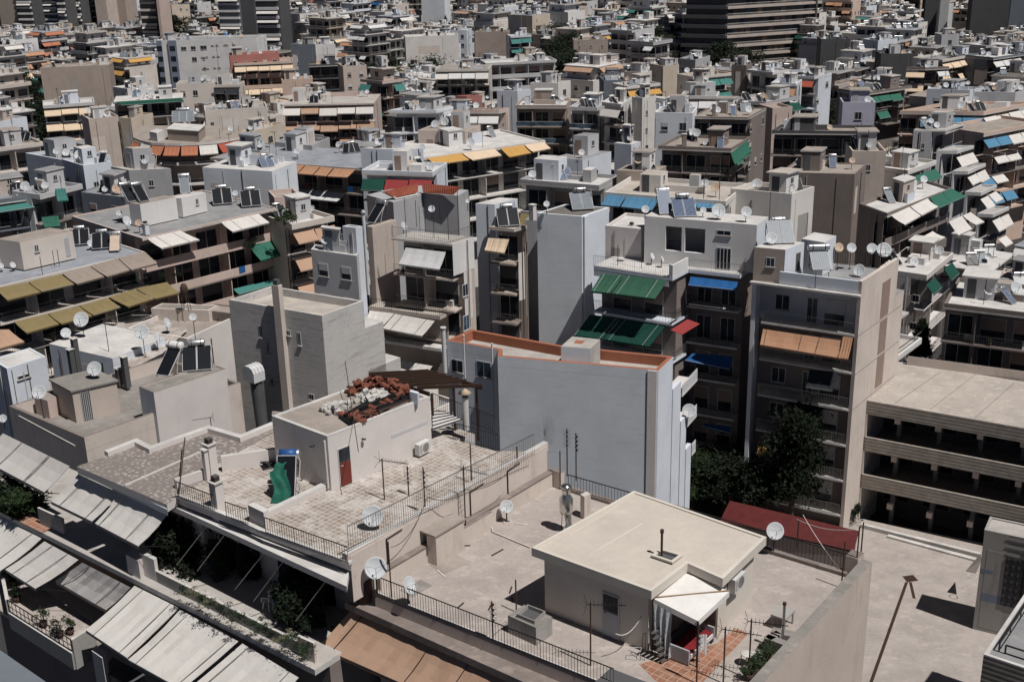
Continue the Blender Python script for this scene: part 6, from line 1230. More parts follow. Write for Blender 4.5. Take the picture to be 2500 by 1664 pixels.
# ---- table of semi-detailed blocks: crop, L, F, R (or a depth in metres), depth below eye, wall, roof, left face, right face, options, label
TB = [
 ('d', (1270,480), (1565,450), 4, 30.6, 'pink','r_tan','S','', dict(clutter=0), 'small pink corner room with an overhanging white slab above the orange awning'),
 ('d', 7, (1470,790), (1960,690), 31.8, 'cream','r_white','','B a_tan all', {}, 'cream block with pale orange awnings right of the green awning'),
 ('d', (1690,1075), (2215,1150), (2260,1090), 29.6, 'lightgrey','r_white','W','', dict(clutter=.5, par=.1), 'low grey-white house with a thin flat roof left of the tall chimney pipe'),
 ('f', (290,690), (460,712), (548,690), 27.2, 'bluewhite','r_tan','','', dict(clutter=0,par=.06), 'slim white lift tower with a tan top beside a tall silver flue'),
 ('f', (600,690), (672,700), (985,612), 27.6, 'beige','r_tan','','', dict(clutter=0,par=.08), 'tall plain beige block with a solar heater on its brown roof'),
 ('d', (440,130), (1240,175), 6, 29.6, 'lightblue','r_white','','', dict(clutter=.6,par=.05), 'pale blue-grey flat-roofed room with a dark doorway below the orange awnings'),
 ('d', (530,25), (2258,150), 12, 32.2, 'tan','r_bluegrey','B','', dict(nf=4,par=.1), 'long block with a row of orange awnings over a dark balcony'),
 ('e', 9, (-200,480), (505,385), 31.6, 'slate','r_grey','','B', dict(nf=3), 'dark block with a long teal awning at the left edge'),
 ('e', 5, (505,392), (1050,255), 31.2, 'lightgrey','r_grey','','B', dict(nf=3,clutter=.6), 'grey block with hanging green and teal blinds near the left edge'),
 ('e', (1030,360), (1590,425), (1830,330), 30.4, 'slate','r_grey','W','W', dict(par=.08,clutter=.5), 'blue-grey glazed block under a thin overhanging roof'),
 ('e', (790,-60), (1060,20), (1420,-30), 29.4, 'bluewhite','r_white','','', dict(clutter=.4), 'white block with washing hung out on its terrace'),
 ('e', (1415,35), (1640,80), (2180,60), 29.6, 'grey','r_cream','W','S', dict(clutter=.4,par=.06), 'grey house with one dark window behind the washing line'),
 (1, (170,1035), (440,1085), (745,1050), 30.2, 'bluewhite','r_grey','','', dict(clutter=.6), 'blue-white block with a solar collector lying on its roof near the left edge'),
 (1, 9, (-150,850), (180,790), 32.0, 'bluewhite','r_white','','W', {}, 'white block with a sloping parapet at the far left edge'),
 (1, 8, (-100,1010), (290,960), 31.6, 'cream','r_tan','','B a_sand', {}, 'cream block with solar heaters at the left edge above the teal awning'),
 (1, (598,805), (800,785), 7, 34.4, 'beige','r_pale','','', dict(clutter=.5), 'plain beige wall block topped by a row of solar heaters'),
 (1, (802,795), (885,800), 6, 34.6, 'yellowwall','r_tan','','', dict(clutter=.4), 'yellowish strip of block beside the plain beige wall'),
 (1, (290,715), (640,690), 8, 36.2, 'lightgrey','r_white','B a_sand all','', dict(nf=3), 'grey-white block with a row of sand-coloured awnings left of the plain beige wall'),
 (1, 9, (270,460), (735,440), 38.2, 'tan','r_tan','','', dict(clutter=.5,par=.3), 'big blank brown-pink wall block with pale bands at the left'),
 (1, 8, (768,688), (1235,662), 36.0, 'ivory','r_white','','B', dict(nf=3,par=.1), 'white block with one very long dark green awning'),
 (1, 7, (1385,748), (1808,722), 35.0, 'cream','r_grey','','', dict(clutter=1.2), 'cream windowless block with solar heaters behind the curved block'),
 (1, (1560,900), (1640,905), (1930,830), 34.2, 'yellowwall','r_cream','','W', dict(clutter=.5), 'yellowish low block with white railings right of the curved block'),
 (1, (1060,274), (1735,262), 12, 36.0, 'white','r_grey','','', dict(nf=5,clutter=.8), 'large white block with a dark blue glazed corner'),
 (1, (1552,375), (1888,358), 6, 35.6, 'salmon','r_pale','W','', dict(nf=1,clutter=.6,par=.6), 'salmon red penthouse above peach balconies'),
 (1, (1582,430), (1982,412), 9, 37.6, 'peach','r_tan','B a_sand all s','', dict(nf=3,clutter=0), 'peach block with planted balconies below the salmon penthouse'),
 (1, (1905,540), (2115,530), 5, 36.4, 'peach','r_tan','W','', dict(clutter=.5), 'small peach-orange rooftop house with dark doors'),
 (1, (1430,575), (1610,572), 6, 37.2, 'cream','r_tan','B a_black all','', dict(clutter=.4), 'cream block with a black awning in front of the big white block'),
 (1, (1965,300), (2130,300), 7, 37.4, 'slate','r_dark','','', dict(clutter=.3), 'dark glass-fronted block beside a white wall'),
 (1, (2132,300), (2260,295), 7, 37.4, 'white','r_white','','', dict(clutter=.3), 'plain white wall block right of the dark glass front'),
 (1, (2090,440), (2320,430), 7, 38.4, 'dark','r_dark','B','', dict(clutter=.5), 'dark block with planted roof below the plain white wall'),
 (1, (2320,450), (2480,440), 7, 37.2, 'beige','r_tan','W','', {}, 'beige block with a green roof garden hedge'),
 (1, 6, (860,600), (1040,575), 36.8, 'white','r_white','','W', dict(clutter=.5), 'small white cube house with two dark windows behind the green awning'),
 (1, 6, (1190,570), (1440,560), 36.6, 'cream','r_grey','','W', {}, 'cream and lilac rooftop rooms below the big white block'),
 ('i', (890,1208), (1940,1185), 12, 34.6, 'pink','r_pale','B a_beige a_tan all','', dict(nf=3,par=.1), 'wide pink block with tan and white awnings over a dark planted terrace'),
 (1, (1860,960), (2110,985), (2230,930), 31.6, 'grey','r_grey','W','W', dict(clutter=.8), 'grey rooftop house with a tilted solar panel behind the orange awnings'),
 (1, (1580,1000), (1760,1020), (1850,990), 32, 'grey','r_bluegrey','','', dict(clutter=.8), 'low blue-grey rooftop shed behind the orange awnings'),
 (2, 12, (572,1068), (1405,950), 31.2, 'ivory','r_white','','B', dict(nf=4,par=.25,clutter=.5), 'long white block with yellow awnings above a white railed balcony'),
 (2, (540,882), (862,888), (965,845), 29.6, 'beige','r_tan','W','', dict(clutter=.4,par=.08), 'beige room with an overhanging tan roof behind the yellow awnings'),
 (2, (150,1000), (440,1010), (578,1000), 29.4, 'bluewhite','r_white','','', dict(clutter=.8,par=.05), 'bright white cube with two black solar panels left of the yellow awnings'),
 (2, (160,1150), (640,1165), 6, 30.6, 'bluewhite','r_white','B a_dkgreen a_red all','', dict(clutter=.3), 'white slab block with green and dark red awnings below the white cube'),
 (2, (345,745), (665,745), (780,720), 31.6, 'lightblue','r_pale','B','', dict(clutter=1.2), 'light blue block with a recessed balcony and solar heaters'),
 (2, (665,745), (1090,745), (1160,730), 32.2, 'pink','r_tan','B a_white','', {}, 'dusty pink block with a big white blind'),
 (2, (795,648), (872,652), (975,645), 32.4, 'salmon','r_tan','','', dict(clutter=0), 'rose red rooftop box behind the dusty pink block'),
 (2, (1075,612), (1215,615), (1305,605), 32.2, 'bluewhite','r_white','','W', dict(clutter=.6), 'white rooftop house with three solar heaters'),
 (2, (1200,712), (1545,712), 8, 33.2, 'tan','r_white','B gl','', dict(nf=4,clutter=.5), 'tan block with deep glass-railed balconies in shade'),
 (2, (1562,722), (1755,728), 8, 33.2, 'lightgrey','r_white','B gl','', dict(nf=4,clutter=.7), 'grey block with stacked shaded balconies beside the tan one'),
 (2, (1785,690), (1915,705), (1990,660), 32.0, 'white','r_white','B a_beige','', dict(nf=4,clutter=.5), 'tall white block with a beige awning at its foot'),
 (2, (1990,655), (2060,662), (2150,650), 31.4, 'ivory','r_white','','', dict(clutter=.5), 'slim ivory tower left of the blue-fronted house'),
 (2, (2150,760), (2400,765), 6, 31.0, 'lightblue','r_tan','W','', dict(clutter=.7), 'blue-fronted house with dishes on its roof'),
 (2, (1450,1065), (1655,1078), (1850,1022), 30.0, 'bluewhite','r_grey','','', dict(clutter=.5,par=.05), 'blue-white room with a grey roof and two dishes on its wall'),
 (2, (1870,965), (1985,975), (2050,955), 29.8, 'bluewhite','r_white','W','', dict(clutter=.3,par=.05), 'little white hut with a thin flat roof'),
 (2, (1885,1152), (2150,1162), (2222,1122), 28.9, 'tan','r_tan','S','', dict(clutter=.8,par=.06), 'brown rooftop room with two dishes on its wall behind the blue awnings'),
 (2, (1230,1212), (1768,1255), 6, 29.9, 'grey','r_white','B a_olive','', dict(nf=3,clutter=.6), 'grey block with a sand-coloured canopy behind the blue-grey tower'),
 (2, (150,535), (300,550), (445,532), 35.6, 'pink','r_pale','B a_teal','B a_teal', dict(nf=4,pent='pink|'), 'pale pink corner block with a teal awning and slanting poles'),
 (2, 7, (455,250), (815,236), 39.0, 'ivory','r_white','','', {}, 'large blank off-white wall block in the upper middle'),
 (2, (925,218), (1150,215), 6, 39.0, 'tan','r_tan','','', {}, 'plain brown wall block right of the off-white one'),
 (2, 8, (1000,428), (1480,405), 36.4, 'lightgrey','r_white','','B s', dict(nf=4), 'long grey block with white balcony bands in the upper middle'),
 (2, (655,470), (1020,465), 8, 36.6, 'cream','r_grey','B a_white a_beige','', dict(nf=4), 'cream block with white canopies left of the white balcony bands'),
 (2, 5, (1168,245), (1310,238), 38.6, 'bluewhite','r_white','','B a_teal all', dict(clutter=.6), 'blue-white block with a thin teal awning'),
 (2, 5, (1240,375), (1405,365), 38.0, 'grey','r_tan','','B a_green all', dict(clutter=.6), 'grey block with a bright green blind and roof plants'),
 (2, 6, (1595,272), (1828,266), 39.2, 'tan','r_tan','','S', {}, 'tan block with two small dark windows left of the office tower'),
 (2, (1300,560), (1490,562), (1575,545), 34.8, 'ivory','r_pale','W','W', dict(clutter=.8), 'ivory villa-like block with a rounded cornice'),
 (2, 7, (1800,545), (1950,540), 34.8, 'slate','r_dark','','', dict(clutter=.5), 'dark slate wall block beside the rounded ivory one'),
 (2, (640,205), (870,205), 7, 40.5, 'bluewhite','r_white','W','', {}, 'pale blue-white block with square windows in the upper middle'),
 ('k', 6, (150,992), (530,955), 35, 'ivory','r_pale','','B a_yellow all', dict(nf=3), 'ivory block with orange-yellow awnings below the office tower'),
 ('k', 6, (905,882), (1345,838), 35.6, 'cream','r_tan','','B a_teal a_beige all', dict(nf=2), 'cream block with pale teal awnings below the office tower'),
 ('k', (810,940), (1000,950), (1165,935), 34.4, 'lightgrey','r_white','','S', dict(clutter=.5,par=.05), 'grey-white cube under the pale teal awnings'),
 ('k', (1220,1148), (1740,1172), (2130,1102), 34.0, 'grey','r_pale','B a_dkgreen all','B a_dkgreen all', dict(nf=3), 'grey block wrapped in dark green awnings right of centre'),
 ('k', (760,1100), (1180,1105), 6, 34.2, 'white','r_grey','B a_white all','', dict(nf=3,clutter=.6), 'white block with a broad white awning right of centre'),
 ('k', (465,1290), (815,1305), 6, 31.8, 'lightblue','r_white','W','', dict(clutter=.6), 'light blue house with a dark doorway right of centre'),
 ('k', (1345,745), (1520,752), 4, 34.6, 'brown','r_tan','','', dict(clutter=.3), 'brown windowless tower in front of the office tower'),
 ('k', 6, (560,760), (735,745), 35.8, 'yellowwall','r_pale','','S', dict(clutter=.7), 'yellowish tower-like block below the office tower'),
 ('k', (110,820), (330,835), (430,815), 35.4, 'cream','r_tan','S','', {}, 'cream stepped block left of the office tower foot'),
 ('k', (745,670), (930,690), (1100,640), 36.2, 'grey','r_grey','W','W', {}, 'grey rooftop rooms at the foot of the office tower'),
 ('k', (1525,800), (1820,830), 6, 35.4, 'white','r_white','B','', dict(nf=3), 'white slab house with a shiny roof right of the brown tower'),
 ('k', (1800,950), (2090,960), 6, 35.0, 'lightblue','r_white','B a_orange','', {}, 'blue-white block with a pale orange canopy right of centre'),
 ('k', (2090,870), (2300,880), (2500,840), 35.2, 'bluewhite','r_tan','B a_coral','W', {}, 'blue-white block with a coral awning'),
 (3, (100,788), (490,795), (612,728), 32.0, 'brown','r_tan','B','W', dict(nf=3,par=.2), 'brown-roofed block with a shaded balcony in the right middle'),
 (3, (-120,985), (375,1003), (505,925), 32.6, 'brown','r_tan','B','B a_green', dict(nf=4), 'lower brown-roofed block with a green awning on its sunny side'),
 (3, (655,732), (790,722), 5, 32.8, 'pink','r_tan','','', dict(clutter=0), 'blank pink-beige box wall in the right middle'),
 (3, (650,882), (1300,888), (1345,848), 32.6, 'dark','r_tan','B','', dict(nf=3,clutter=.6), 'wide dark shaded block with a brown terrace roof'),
 (3, (1130,692), (1352,692), 5, 31.0, 'lilac','r_tan','W','', dict(clutter=.3), 'lilac-blue house with two dark windows on the brown terrace'),
 (3, (705,1165), (1212,1178), (1292,1106), 31.0, 'brown','r_tan','','', dict(par=.12,clutter=.5), 'large blank brown wall block in the right middle'),
 (3, (1195,1022), (1425,1022), 6, 29.8, 'beige','r_tan','S','', dict(clutter=1.), 'beige tower carrying a cluster of dishes behind the blank brown wall'),
 (3, (370,1275), (785,1312), (938,1262), 29.2, 'ivory','r_cream','','', dict(par=.55,clutter=.5), 'ivory block with a cream sunken roof beside the blank brown wall'),
 (3, (1610,875), (1830,880), (1952,835), 31.0, 'grey','r_pale','','B', dict(nf=2,clutter=.5), 'dark-fronted block with dishes and glass balconies at the right'),
 (3, (1515,748), (2085,755), (2420,690), 32.4, 'peach','r_tan','B a_sky','B a_beige all', dict(nf=4), 'peach block with sky-blue awnings at the right edge'),
 (3, 8, (2085,900), (2500,820), 33.5, 'peach','r_tan','','B a_sky a_beige all', dict(nf=4,clutter=0), 'lower peach wing with brown and blue awnings at the right edge'),
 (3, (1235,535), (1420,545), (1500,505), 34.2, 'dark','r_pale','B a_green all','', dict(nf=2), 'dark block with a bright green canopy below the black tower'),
 (3, 7, (1290,625), (1600,578), 34.4, 'brown','r_pale','','B a_green all', dict(nf=2), 'long terrace with a row of green awnings below the black tower'),
 (3, 8, (1805,405), (2030,365), 36.8, 'cream','r_grey','','B a_sand all', dict(nf=3), 'cream block with four joined sand awnings at the upper right'),
 (3, (1390,365), (1640,362), 8, 37.2, 'dark','r_dark','','', {}, 'black flat wall block at the upper right'),
 (3, (1560,455), (1690,458), (1850,450), 36.0, 'brown','r_dark','B a_sand all','B a_white all', dict(nf=2), 'brown block with a white tent-like canopy at the upper right'),
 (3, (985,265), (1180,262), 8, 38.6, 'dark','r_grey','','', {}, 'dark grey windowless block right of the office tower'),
 (3, 6, (1370,275), (1500,262), 37.6, 'bluewhite','r_grey','','W', {}, 'white rooftop house with a sloping metal roof at the upper right'),
 (3, (1800,235), (1920,232), 6, 37.8, 'lightgrey','r_pale','W','', {}, 'pale grey block with two dishes on top at the upper right'),
 (3, 8, (2100,310), (2300,285), 38.2, 'grey','r_white','','B a_blue', {}, 'grey block with a deep blue awning at the upper right'),
 (3, 8, (2150,390), (2400,355), 36.6, 'slate','r_white','','B a_white', {}, 'slate block with white canopies at the right edge'),
 (3, (1700,600), (1990,610), (2100,590), 34.0, 'bluewhite','r_grey','W','W', dict(clutter=1.6), 'white rooftop rooms with many solar heaters at the right'),
 (3, (2020,620), (2300,625), (2420,600), 33.8, 'lightgrey','r_white','W','W', dict(clutter=1.6), 'grey-white roof with two framed solar panels at the right edge'),
 ('c', (-20,95), (0,0), 0, 0, None,None,None,None, None, None),
 ('c', (1085,82), (1455,85), (1672,12), 31.0, 'grey','r_pale','','B gl', dict(nf=1,clutter=.3,par=.05), 'top storey of the stepped balcony tower at the right'),
 ('c', (1350,318), (1585,318), (1782,258), 33.4, 'lightgrey','r_pale','','B gl a_beige all', dict(nf=1,clutter=0,par=.3), 'second step of the balcony tower at the right'),
 ('c', (1530,552), (1712,556), (1918,465), 35.6, 'lightgrey','r_pale','','B gl a_beige all', dict(nf=1,clutter=0,par=.3), 'third step of the balcony tower at the right'),
 ('c', (1675,790), (1862,800), (2045,712), 37.6, 'lightgrey','r_pale','','B gl a_beige all', dict(nf=1,clutter=0,par=.3), 'fourth step of the balcony tower at the right'),
 ('c', (1815,1040), (1998,1050), (2188,962), 39.6, 'lightgrey','r_pale','','B gl a_beige all', dict(nf=3,clutter=0,par=.3), 'lowest step of the balcony tower at the right'),
 ('c', 7, (1020,545), (1350,430), 32.4, 'ivory','r_white','','B a_green', dict(nf=2,clutter=.6), 'ivory block with a thin white awning left of the balcony tower'),
 (6, (1815,520), (2500,600), 9, 36.0, 'brown','r_white','B','', dict(nf=3,clutter=.4,par=.4), 'brown corner block with a railed white terrace at the right edge'),
 (6, 5, (1700,330), (1880,180), 36.2, 'palewall','r_white','','B a_dkgreen', dict(nf=4,clutter=.3), 'white block with a hanging dark green blind at the right'),
]
ROOTS = {}
for i, e in enumerate(TB):
    c, L, F, Rr, d, wl_, rf, fl, fr, o, lab = e
    if not o and wl_ is None: continue
    Fp = at(c, *F, d); far = Fp.y > 225
    o = dict(o); cl = o.get('clutter', 1.)
    n = 0 if cl < .25 else (1 if cl < .7 else 2 if cl <= 1 else 4)
    o['kd'] = (n+1 if n else 0, n if n < 4 else 5, min(n, 3))
    b = pxb(c, L, F, Rr, d, wall=wl_, roof=rf, fl=fl, fr=fr, label=lab, lod=0, seed=100+i, short=lab, **o)
    ROOTS[lab] = b
    VIS = {'large white block with a dark': 190, 'big blank brown-pink': 240, 'peach block with planted': 200, 'salmon red penthouse': 175, 'plain white wall block': 160, 'large blank off-white': 145, 'dark glass-fronted': 150, 'white block with one very long': 300, 'pale pink corner block': 240, 'long grey block with white balcony': 215, 'plain brown wall block': 118, 'tan block with two small': 140, 'dark block with planted': 190}
    for k_, y_ in VIS.items():
        if lab.startswith(k_): FOOT[-1] = (FOOT[-1][0], FOOT[-1][1], y_)
# orange awnings, teal awnings, yellow awnings placed where the photograph has them
b = ROOTS['long block with a row of orange awnings over a dark balcony']
for x in ((1325,92,1618,110,1530,205,1248,185), (1630,112,1795,125,1710,218,1540,205), (1805,125,1945,145,1865,235,1720,220), (1960,145,2200,160,2110,248,1878,236)): awnpx(b[0], b[4], 'd', x[:2], x[2:4], x[4:6], x[6:], 'a_orange', 1.2)
for x in ((1590,412,1735,402,1650,500,1565,490), (1745,402,2085,440,1988,525,1660,492)): awnpx(b[0], b[4], 'd', x[:2], x[2:4], x[4:6], x[6:], 'a_white', 1.2, (.5,), 'galv')
b = ROOTS['dark block with a long teal awning at the left edge']; awnpx(b[0], b[5], 'e', (-60, 555), (500, 470), (525, 535), (-60, 620), 'a_teal', 1.)
b = ROOTS['grey block with hanging green and teal blinds near the left edge']; 
for x, k in (((700,320,835,310,875,460,735,475),'a_teal'), ((530,680,745,660,770,790,570,808),'a_green')): awnpx(b[0], b[5], 'e', x[:2], x[2:4], x[4:6], x[6:], k, .7)
b = ROOTS['long white block with yellow awnings above a white railed balcony']
for x, k in (((605,1072,835,1037,888,1080,665,1113),'a_yellow'), ((842,1036,1062,1008,1108,1050,912,1083),'a_sand'), ((1100,1003,1258,983,1308,1033,1160,1062),'a_yellow'), ((1264,980,1398,963,1440,1003,1318,1027),'a_sand')): awnpx(b[0], b[5], 2, x[:2], x[2:4], x[4:6], x[6:], k, 1.2)
b = ROOTS['white block with one very long dark green awning']; awnpx(b[0], b[5], 1, (790, 690), (1230, 662), (1245, 685), (820, 712), 'a_dkgreen', 1.2)
b = ROOTS['lower brown-roofed block with a green awning on its sunny side']; awnpx(b[0], b[5], 3, (372, 1035), (485, 950), (510, 1025), (400, 1112), 'a_green', .8)
# windows of the large white block and its blue corner
b = ROOTS['large white block with a dark blue glazed corner']; Fw = b[4]; sk = Sink(b[0], 0)
for (x0, y0, x1, y1) in ((1224,318,1262,340), (1290,314,1326,338), (1354,310,1400,334), (1298,388,1334,416), (1428,306,1448,312), (1458,304,1478,310), (1512,302,1544,308), (1572,300,1592,306), (1360,386,1380,392), (1388,384,1408,390), (1436,381,1456,386), (1466,379,1486,385), (1368,462,1388,468), (1394,461,1414,467), (1444,458,1462,463), (1472,457,1494,462)): winpx(sk, Fw, 1, x0, y0, x1, y1)
mb = MB(); ua, ub, uc = (Fw.hit(1, x_, 400)[0] for x_ in (1107, 1150, 1206)); Fw.box(mb, 0, ua, -8, CAMZ-36.1, .002, .5, 'slateblue'); Fw.box(mb, ub, uc, -8, CAMZ-36.1, .002, .5, 'slateblue')
for i in range(6):
    for u_ in (ua*.5-.8, (ub+uc)/2-.8): Fw.box(mb, u_, u_+1.6, CAMZ-39.2-i*3.1, CAMZ-37.7-i*3.1, .501, .55, 'glass')
mb.build('blue_cladding', b[0])
# sky-blue awnings behind the white penthouse
bb_ = pxb('a', (360, 135), (1752, 240), 9, 29.6, wall='ivory', roof='r_cream', fl='B', nf=2, clutter=.5, kd=(2, 0, 3), short='sky-blue awnings', label='ivory block with sky-blue awnings behind the white penthouse')
for x in ((385,165,600,183,530,300,315,282), (612,184,985,216,905,342,545,302), (1150,250,1440,262,1400,310,1130,300), (1440,262,1620,270,1590,318,1420,310)): awnpx(bb_[0], bb_[4], 'a', x[:2], x[2:4], x[4:6], x[6:], 'a_sky', 1.2, (.8,), 'blackmetal')
# block with striped awnings stepping down the right side
R1 = pxb('c', (468, 925), (785, 1040), (1528, 748), 31., wall='brown', roof='r_white', fr='B s', nf=4, par=.3, clutter=.4, kd=(1, 1, 3), short='stepped awnings', label='block with rows of white awnings and one green awning on its sunny long side')
mb = MB(); R1[4].box(mb, 0, R1[4].w-.5, 0, CAMZ-31.05, .0, .05, 'brown'); mb.build('party_wall', R1[0])
for x, k in (((825,1062,1035,965,1170,1065,985,1168),'a_beige'), ((1050,960,1245,868,1368,960,1180,1060),'a_beige'), ((1270,858,1420,800,1520,915,1375,975),'a_green'), ((1425,795,1520,750,1688,840,1525,910),'a_green'),
    ((1040,1385,1165,1320,1300,1395,1185,1462),'a_beige'), ((1175,1315,1305,1245,1450,1310,1310,1385),'a_beige'), ((1490,1135,1640,1068,1760,1215,1600,1290),'a_beige'), ((1650,1065,1740,1025,1900,1135,1800,1170),'a_beige')): awnpx(R1[0], R1[5], 'c', x[:2], x[2:4], x[4:6], x[6:], k, 1.2)
# red-tiled house
rt = thing('tiled_roof_house', 'grey house with an L-shaped red clay tile roof in the left middle', 'house', at('f', 950, 400, 33)); td = 28.3
q = [T_('f', 600, 290, 29), T_('f', 940, 385, 29), T_('f', 1255, 300, 29), T_('f', 1320, 275, 29), T_('f', 1770, 300, 29), T_('f', 1900, 230, 29), T_('f', 1300, 170, 29), T_('f', 900, 220, 29)]
mb = MB(); mb.prism(q, 0, CAMZ-29, 'grey', 'grey', False); mb.build('wall', rt); FOOT.append((q, CAMZ-28))
mb = MB(); mb.sheet([at('f', x, y, d_) for x, y, d_ in ((965, 325, 28.75), (1255, 258, 28.75), (1262, 140, 27.9), (815, 248, 27.9))], .1, 'rooftile'); mb.sheet([at('f', x, y, d_) for x, y, d_ in ((1322, 262, 28.75), (1702, 288, 28.75), (1812, 188, 27.9), (1300, 145, 27.9))], .1, 'rooftile'); mb.build('roof', rt)
mb = MB(); mb.path([at('f', 790, 240, 27.95), at('f', 965, 330, 28.8), at('f', 965, 360, 29.3)], .12, 'r_white', 6); mb.path([at('f', 965, 345, 28.9), at('f', 1240, 285, 28.9)], .1, 'r_white', 6); mb.build('gutter', rt)
ld_ = thing('ladder', 'tall metal ladder standing in front of the red tile roof', 'ladder', at('f', 1325, 780, 31)); A_, B_ = at('f', 1320, 770, 31), at('f', 1275, 150, 28)
for s in (-1, 1): m = MB(); m.tube(A_+Vector((s*.28, 0, 0)), Vector((A_.x+s*.28, A_.y, B_.z-.3)), .03, 'blackmetal', 4); m.build('rail', ld_)
m = MB()
for i in range(22): z = A_.z+i*(B_.z-.3-A_.z)/22; m.tube((A_.x-.28, A_.y, z), (A_.x+.28, A_.y, z), .02, 'whitemetal', 4)
m.build('rungs', ld_)
# corner block with a white blind and brown balcony in front of it
hb_ = pxb('f', (915, 835), (1692, 915), (1965, 820), 28.3, wall='beige', roof='r_pale', fl='B', nf=3, par=.05, clutter=0, label='block with one large white blind on its shaded front and a beige side wall')
FF = hb_[4]; FR_ = hb_[5]; awnpx(hb_[0], FF, 'f', (1100, 962), (1610, 1020), (1530, 1240), (1010, 1170), 'a_white', 1., (), arms=True); sk = Sink(hb_[0], 0)
mb = MB(); FR_.box(mb, 0, FR_.w, FR_.hit('f', 1700, 1330)[1], CAMZ-28.35, .002, .03, 'white'); mb.build('white_paint', hb_[0])
winpx(sk, FR_, 'f', 1820, 1440, 1900, 1565, .0); winpx(sk, FR_, 5, 845, 610, 895, 690, gl='blueglass')
mb = MB(); rail(mb, at('f', 925, 830, 28.3), at('f', 1670, 905, 28.3), 1., .2, .014, 'galv'); rail(mb, at('f', 1670, 905, 28.3), at('f', 1950, 820, 28.3), 1., .2, .014, 'galv'); mb.build('railing', hb_[0])
mb = MB(); q = [at(5, 200, 545, 35), at(5, 690, 612, 35), at(5, 775, 570, 35)]; mb.prism(P2([q[0], q[1], q[2], q[0]+q[2]-q[1]]), CAMZ-35.3, CAMZ-35, 'beige', 'r_cream'); rail(mb, q[0], q[1], .9, .22, .014, 'blackmetal'); rail(mb, q[1], q[2], .9, .22, .014, 'blackmetal'); mb.build('terrace', hb_[0])
Ft = Face(q[0], q[1]); awnpx(hb_[0], Ft, 5, (215, 570), (380, 590), (290, 685), (190, 640), 'a_beige', 1.2, (.6,)); awnpx(hb_[0], Ft, 5, (385, 592), (655, 640), (570, 742), (300, 690), 'a_beige', 1.2, (.2, .8), 'blackmetal')
awnpx(hb_[0], Ft, 5, (400, 905), (640, 945), (560, 1050), (380, 985), 'a_beige', 1.2, (.5,), 'blackmetal')
mb = MB(); Ft.box(mb, 0, Ft.w, CAMZ-38.4, CAMZ-38.1, -1.2, .05, 'lightledge'); Ft.box(mb, 0, Ft.w, -1, CAMZ-35.32, -1.5, -1.3, 'tan'); mb.build('balcony', hb_[0])
HH = 'the white blind block'
for (x, y, r_, a_) in ((1430, 470, 44, 180), (1075, 690, 55, 120), (1890, 370, 28, 170)): dish_px('f', x, y, r_, 29.5, 1., a_, host=HH)
heater_px('f', 650, 660, 27.6, az=215, n=1, sc=1.1, host=HH)
for (x, y0, y1) in ((1110, 330, 860), (1240, 360, 700), (1465, 330, 880), (1540, 180, 600), (1650, 520, 900), (1780, 180, 840), (1925, 260, 800)): ant_px('f', x, y0, y1, 28.6, 'n', 0, HH)
fl2 = thing('flue_pipe', 'tall silver flue pipe with a white cap beside the slim white lift tower', 'flue', at('f', 605, 1290, 34)); P = at('f', 568, 690, 27.4); Q_ = Vector((P.x, P.y, CAMZ-34)); m = MB(); m.tube(Q_, P+Vector((0, 0, 1.2)), .16, 'whitemetal', 10); m.build('pipe', fl2); m = MB(); m.lathe([(.001, .25), (.3, 0), (.25, -.02), (.001, .1)], P+Vector((0, 0, 1.3)), 'whitemetal', 12); m.build('cap', fl2)
# tall shaded block between the white blind block and the blue-grey tower
gb = pxb('r', (682, 465), (962, 490), (1105, 450), 28.4, wall='tan', roof='r_white', fl='B', nf=5, par=.1, clutter=0, label='narrow shaded block with a single beige blind beside the blue-grey tower'); awnpx(gb[0], gb[4], 'r', (680, 585), (910, 600), (858, 750), (640, 718), 'a_sand', .9, (.3, .6), 'blackmetal')
pxb('r', (540, 205), (752, 215), (1003, 150), 26.7, wall='bluewhite', roof='r_white', par=.04, clutter=0, label='small blue-white cube room on the shaded block roof', name='roof_room', cat='room') ; heater_px('r', 910, 465, 28.4, az=172, n=2, sc=1.05, label='double black solar panel with a red-ended tank on the narrow shaded block')
# curved block with rust awnings
cv = thing('curved_building', 'block with a curved corner and rust, coral and beige awnings', 'building', at(1, 1200, 1095, 50)); 
def arc(pts, d): return [T_(1, x, y, d) for x, y in pts]
ra = arc(((898, 928), (950, 950), (1020, 964), (1110, 970), (1220, 971), (1340, 966), (1470, 956), (1622, 928)), 33.6); rb = [T_(1, 1640, 850, 33.6), T_(1, 920, 850, 33.6)]
mb = MB(); mb.prism(ra+rb, CAMZ-34, CAMZ-33.6, 'palewall', 'r_tan'); mb.build('roof', cv); FOOT.append((ra+rb, CAMZ-33.6))
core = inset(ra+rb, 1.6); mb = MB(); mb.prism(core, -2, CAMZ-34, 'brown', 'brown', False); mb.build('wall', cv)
for lv in (1, 2):
    z = CAMZ-33.6-3.2*lv; mb = MB(); q = inset(ra+rb, -.5); mb.prism(q, z-.2, z, 'palewall', 'r_white'); mb.build('balcony', cv); mb = MB()
    for a, b in zip(q[:8], q[1:8]): rail(mb, V3(a, z), V3(b, z), .9, .25, .014, 'galv')
    mb.build('railing', cv)
for (a, b, k) in ((0, 1, 'a_rust'), (1, 2, 'a_beige'), (2, 3, 'a_rust'), (3, 4, 'a_rust'), (4, 5, 'a_rust'), (5, 6, 'a_beige'), (6, 7, 'a_coral')):
    Fc = Face(ra[a], ra[b]); 
    if k: awn4(cv, [Fc.pt(.1, CAMZ-34.1, 0), Fc.pt(Fc.w-.1, CAMZ-34.1, 0), Fc.pt(Fc.w-.1, CAMZ-35.3, 1.1), Fc.pt(.1, CAMZ-35.3, 1.1)], k)
